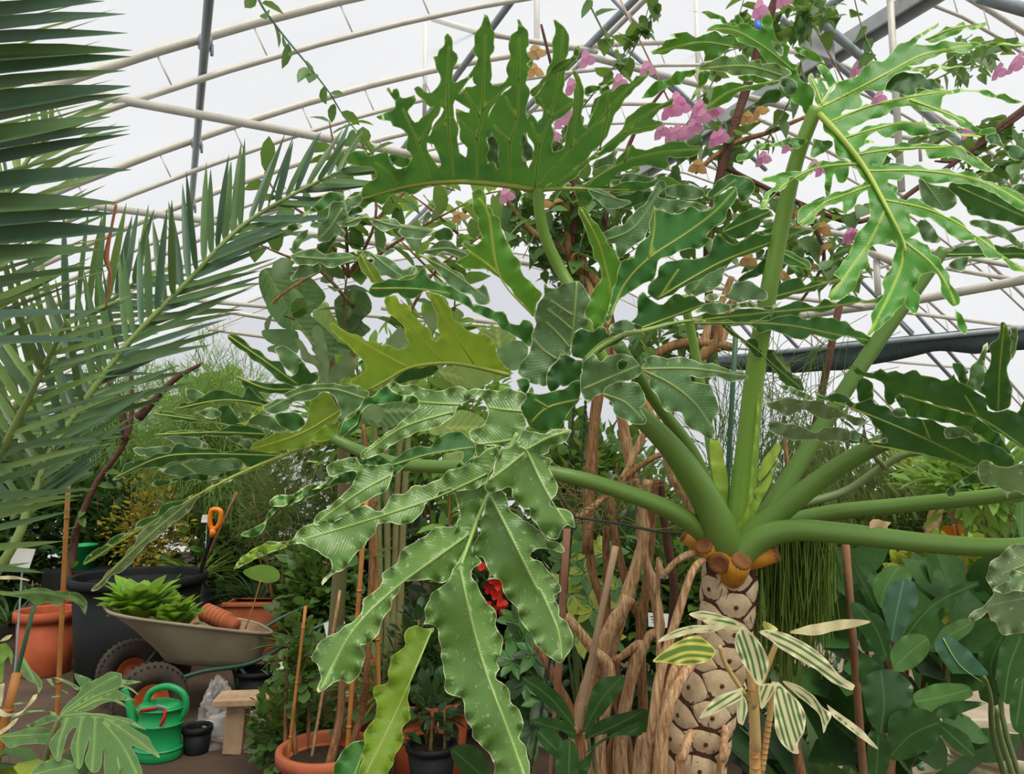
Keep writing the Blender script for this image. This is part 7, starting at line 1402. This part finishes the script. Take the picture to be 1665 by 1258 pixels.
# ------------------------------------------------------------------ foreground corner, lower left
SL = leafmat('split_leaf', '567d42', '638a4c', '9db552', .22, .36, .5, vein='86a866', edge='8fae6a', edgew=.9, ribs=.1, rand=.12)
cb = Vector((at(90, 2.3), 2.3, 0)); sl = thing('split_leaf_philodendron', 'low split-leaf philodendron in the near corner before the watering can', 'plant', cb)
dS = plane(150, 1170, 2.2, -.03, -.16)
big_leaf(sl, SL, [
 ('L5: 530,690 600,650 700,640 820,660 940,670 1080,690 1180,720 1260,770 1320,810 1240,790 1160,760 1250,830 1340,880 1370,940 1440,1060 1350,1020 1240,970 1180,950 1240,1060 1280,1200 1260,1300 1160,1300 1080,1180 1060,1060 1080,1180 1040,1300 950,1300 940,1100 930,980 915,1110 890,1190 820,1190 770,1090 800,960 810,880 780,960 760,1060 715,1170 660,1080 640,960 670,850 690,790 620,830 580,960 540,1090 490,1060 440,940 500,850 560,760', ['L5: 540,690 900,680 1300,800', 'L5: 620,700 540,900 520,1060', 'L5: 740,700 700,950 710,1150', 'L5: 860,710 850,950 830,1180', 'L5: 930,750 1100,950 1230,1200', 'L5: 960,720 1200,880 1420,1050'], 0),
 ('L5: 540,680 620,560 690,500 760,400 830,370 930,320 1000,290 1100,305 1100,350 1200,370 1280,380 1180,400 1100,400 1200,440 1250,500 1160,440 1060,430 1130,500 1230,540 1140,550 1040,530 1100,560 1160,620 1040,560 940,570 860,610 780,640 660,650', ['L5: 560,670 800,480 1050,330', 'L5: 640,640 900,500 1200,390', 'L5: 700,640 950,540 1150,600'], .06),
 ('L5: 700,480 720,420 680,340 670,300 740,320 830,360 770,400 740,450', [], .08), ('L5: 620,490 560,460 480,420 420,355 460,350 500,420 600,470', [], .08), ('L5: 700,460 640,420 560,370 480,340 560,345 650,390 720,430', [], .09), ('L5: 660,510 560,510 460,520 520,500', [], .08),
 ('L5: 520,690 440,650 360,600 270,575 110,580 180,560 280,570 400,620 500,660', [], .03), ('L5: 530,700 430,660 300,650 100,710 180,660 300,630 420,640', [], .02), ('L5: 530,710 460,740 380,770 260,790 240,770 330,730 400,690 480,680', [], .01)],
 dS, 91, M['vein_g'], vr=1.0, crinkle=.5, step=8)
rod('petiole', [cb + Vector((-.1, 0, .1)), W(60, 1300, 2.25), W(80, 1210, 2.2), W(97, 1165, 2.2)], [.012, .010, .008, .006], M['petiole_dull'], sl)
big_leaf(sl, SL, [('L5: 0,870 100,840 250,800 400,790 490,830 500,880 430,940 300,935 180,950 90,980 40,930', ['L5: 20,880 480,850'], .06), ('L5: 280,1210 340,1130 430,1090 540,1070 640,1090 690,1150 680,1300 300,1300', ['L5: 300,1220 680,1130'], .02)], dS, 92, M['vein_g'], vr=.9, crinkle=.4)
big_leaf(sl, SL, [('L5: 160,240 210,150 260,240 330,310 380,370 370,440 345,490 330,400 280,380 230,340 190,290', ['L5: 200,170 290,320 350,470'], .4)], dS, 93, crinkle=.5)
big_leaf(sl, SL, [('C1: 0,490 60,480 130,465 200,470 280,490 340,510 370,540 340,530 280,510 250,540 200,520 160,540 120,510 60,500', ['C1: 10,490 180,480 350,520'], 0), ('C1: 130,470 180,460 260,480 330,480 370,520 365,580 340,540 280,500 200,500', [], .01)], plane(70, 970, 2.6, 0, 0), 94, crinkle=.6)
for k_, (o_, m_) in enumerate((('L5: 0,620 60,660 140,660 210,630 260,570 300,500 340,485 330,530 270,590 220,640 160,680 80,690 0,685', VC), ('L5: 0,820 60,780 110,730 170,700 120,770 60,820 0,855', VC), ('C1: 0,690 30,665 55,660 40,680 10,690', VC), ('C1: 0,412 60,410 125,430 60,425 0,425', VC), ('L5: 0,40 50,30 110,100 120,170 100,230 80,150 40,200 30,330 0,380', GM['light']), ('L5: 0,400 40,390 30,500 10,600 0,600', VC))):
    poly_leaf(sl, m_, o_, None, 2.05, 0, 0, 95 + k_, name='pale_leaf')
for i in range(26):
    rg = random.Random(i); x, y = rg.uniform(-20, 120), rg.uniform(1215, 1275); put(leafmesh('oval', GM['mid'] if i % 3 else GM['lime']), sl, W(x, y, 2.3 + rg.uniform(-.05, .15)), (rg.uniform(-1, 1), rg.uniform(-1, .2), rg.uniform(-.4, .5)), (0, 0, 1), .12, .12)
pot('grey_pot', 'grey plastic pot with a pale rim below the split-leaf philodendron', 150, 2.5, .11, .42, M['tub'], z=0, rim=.02)
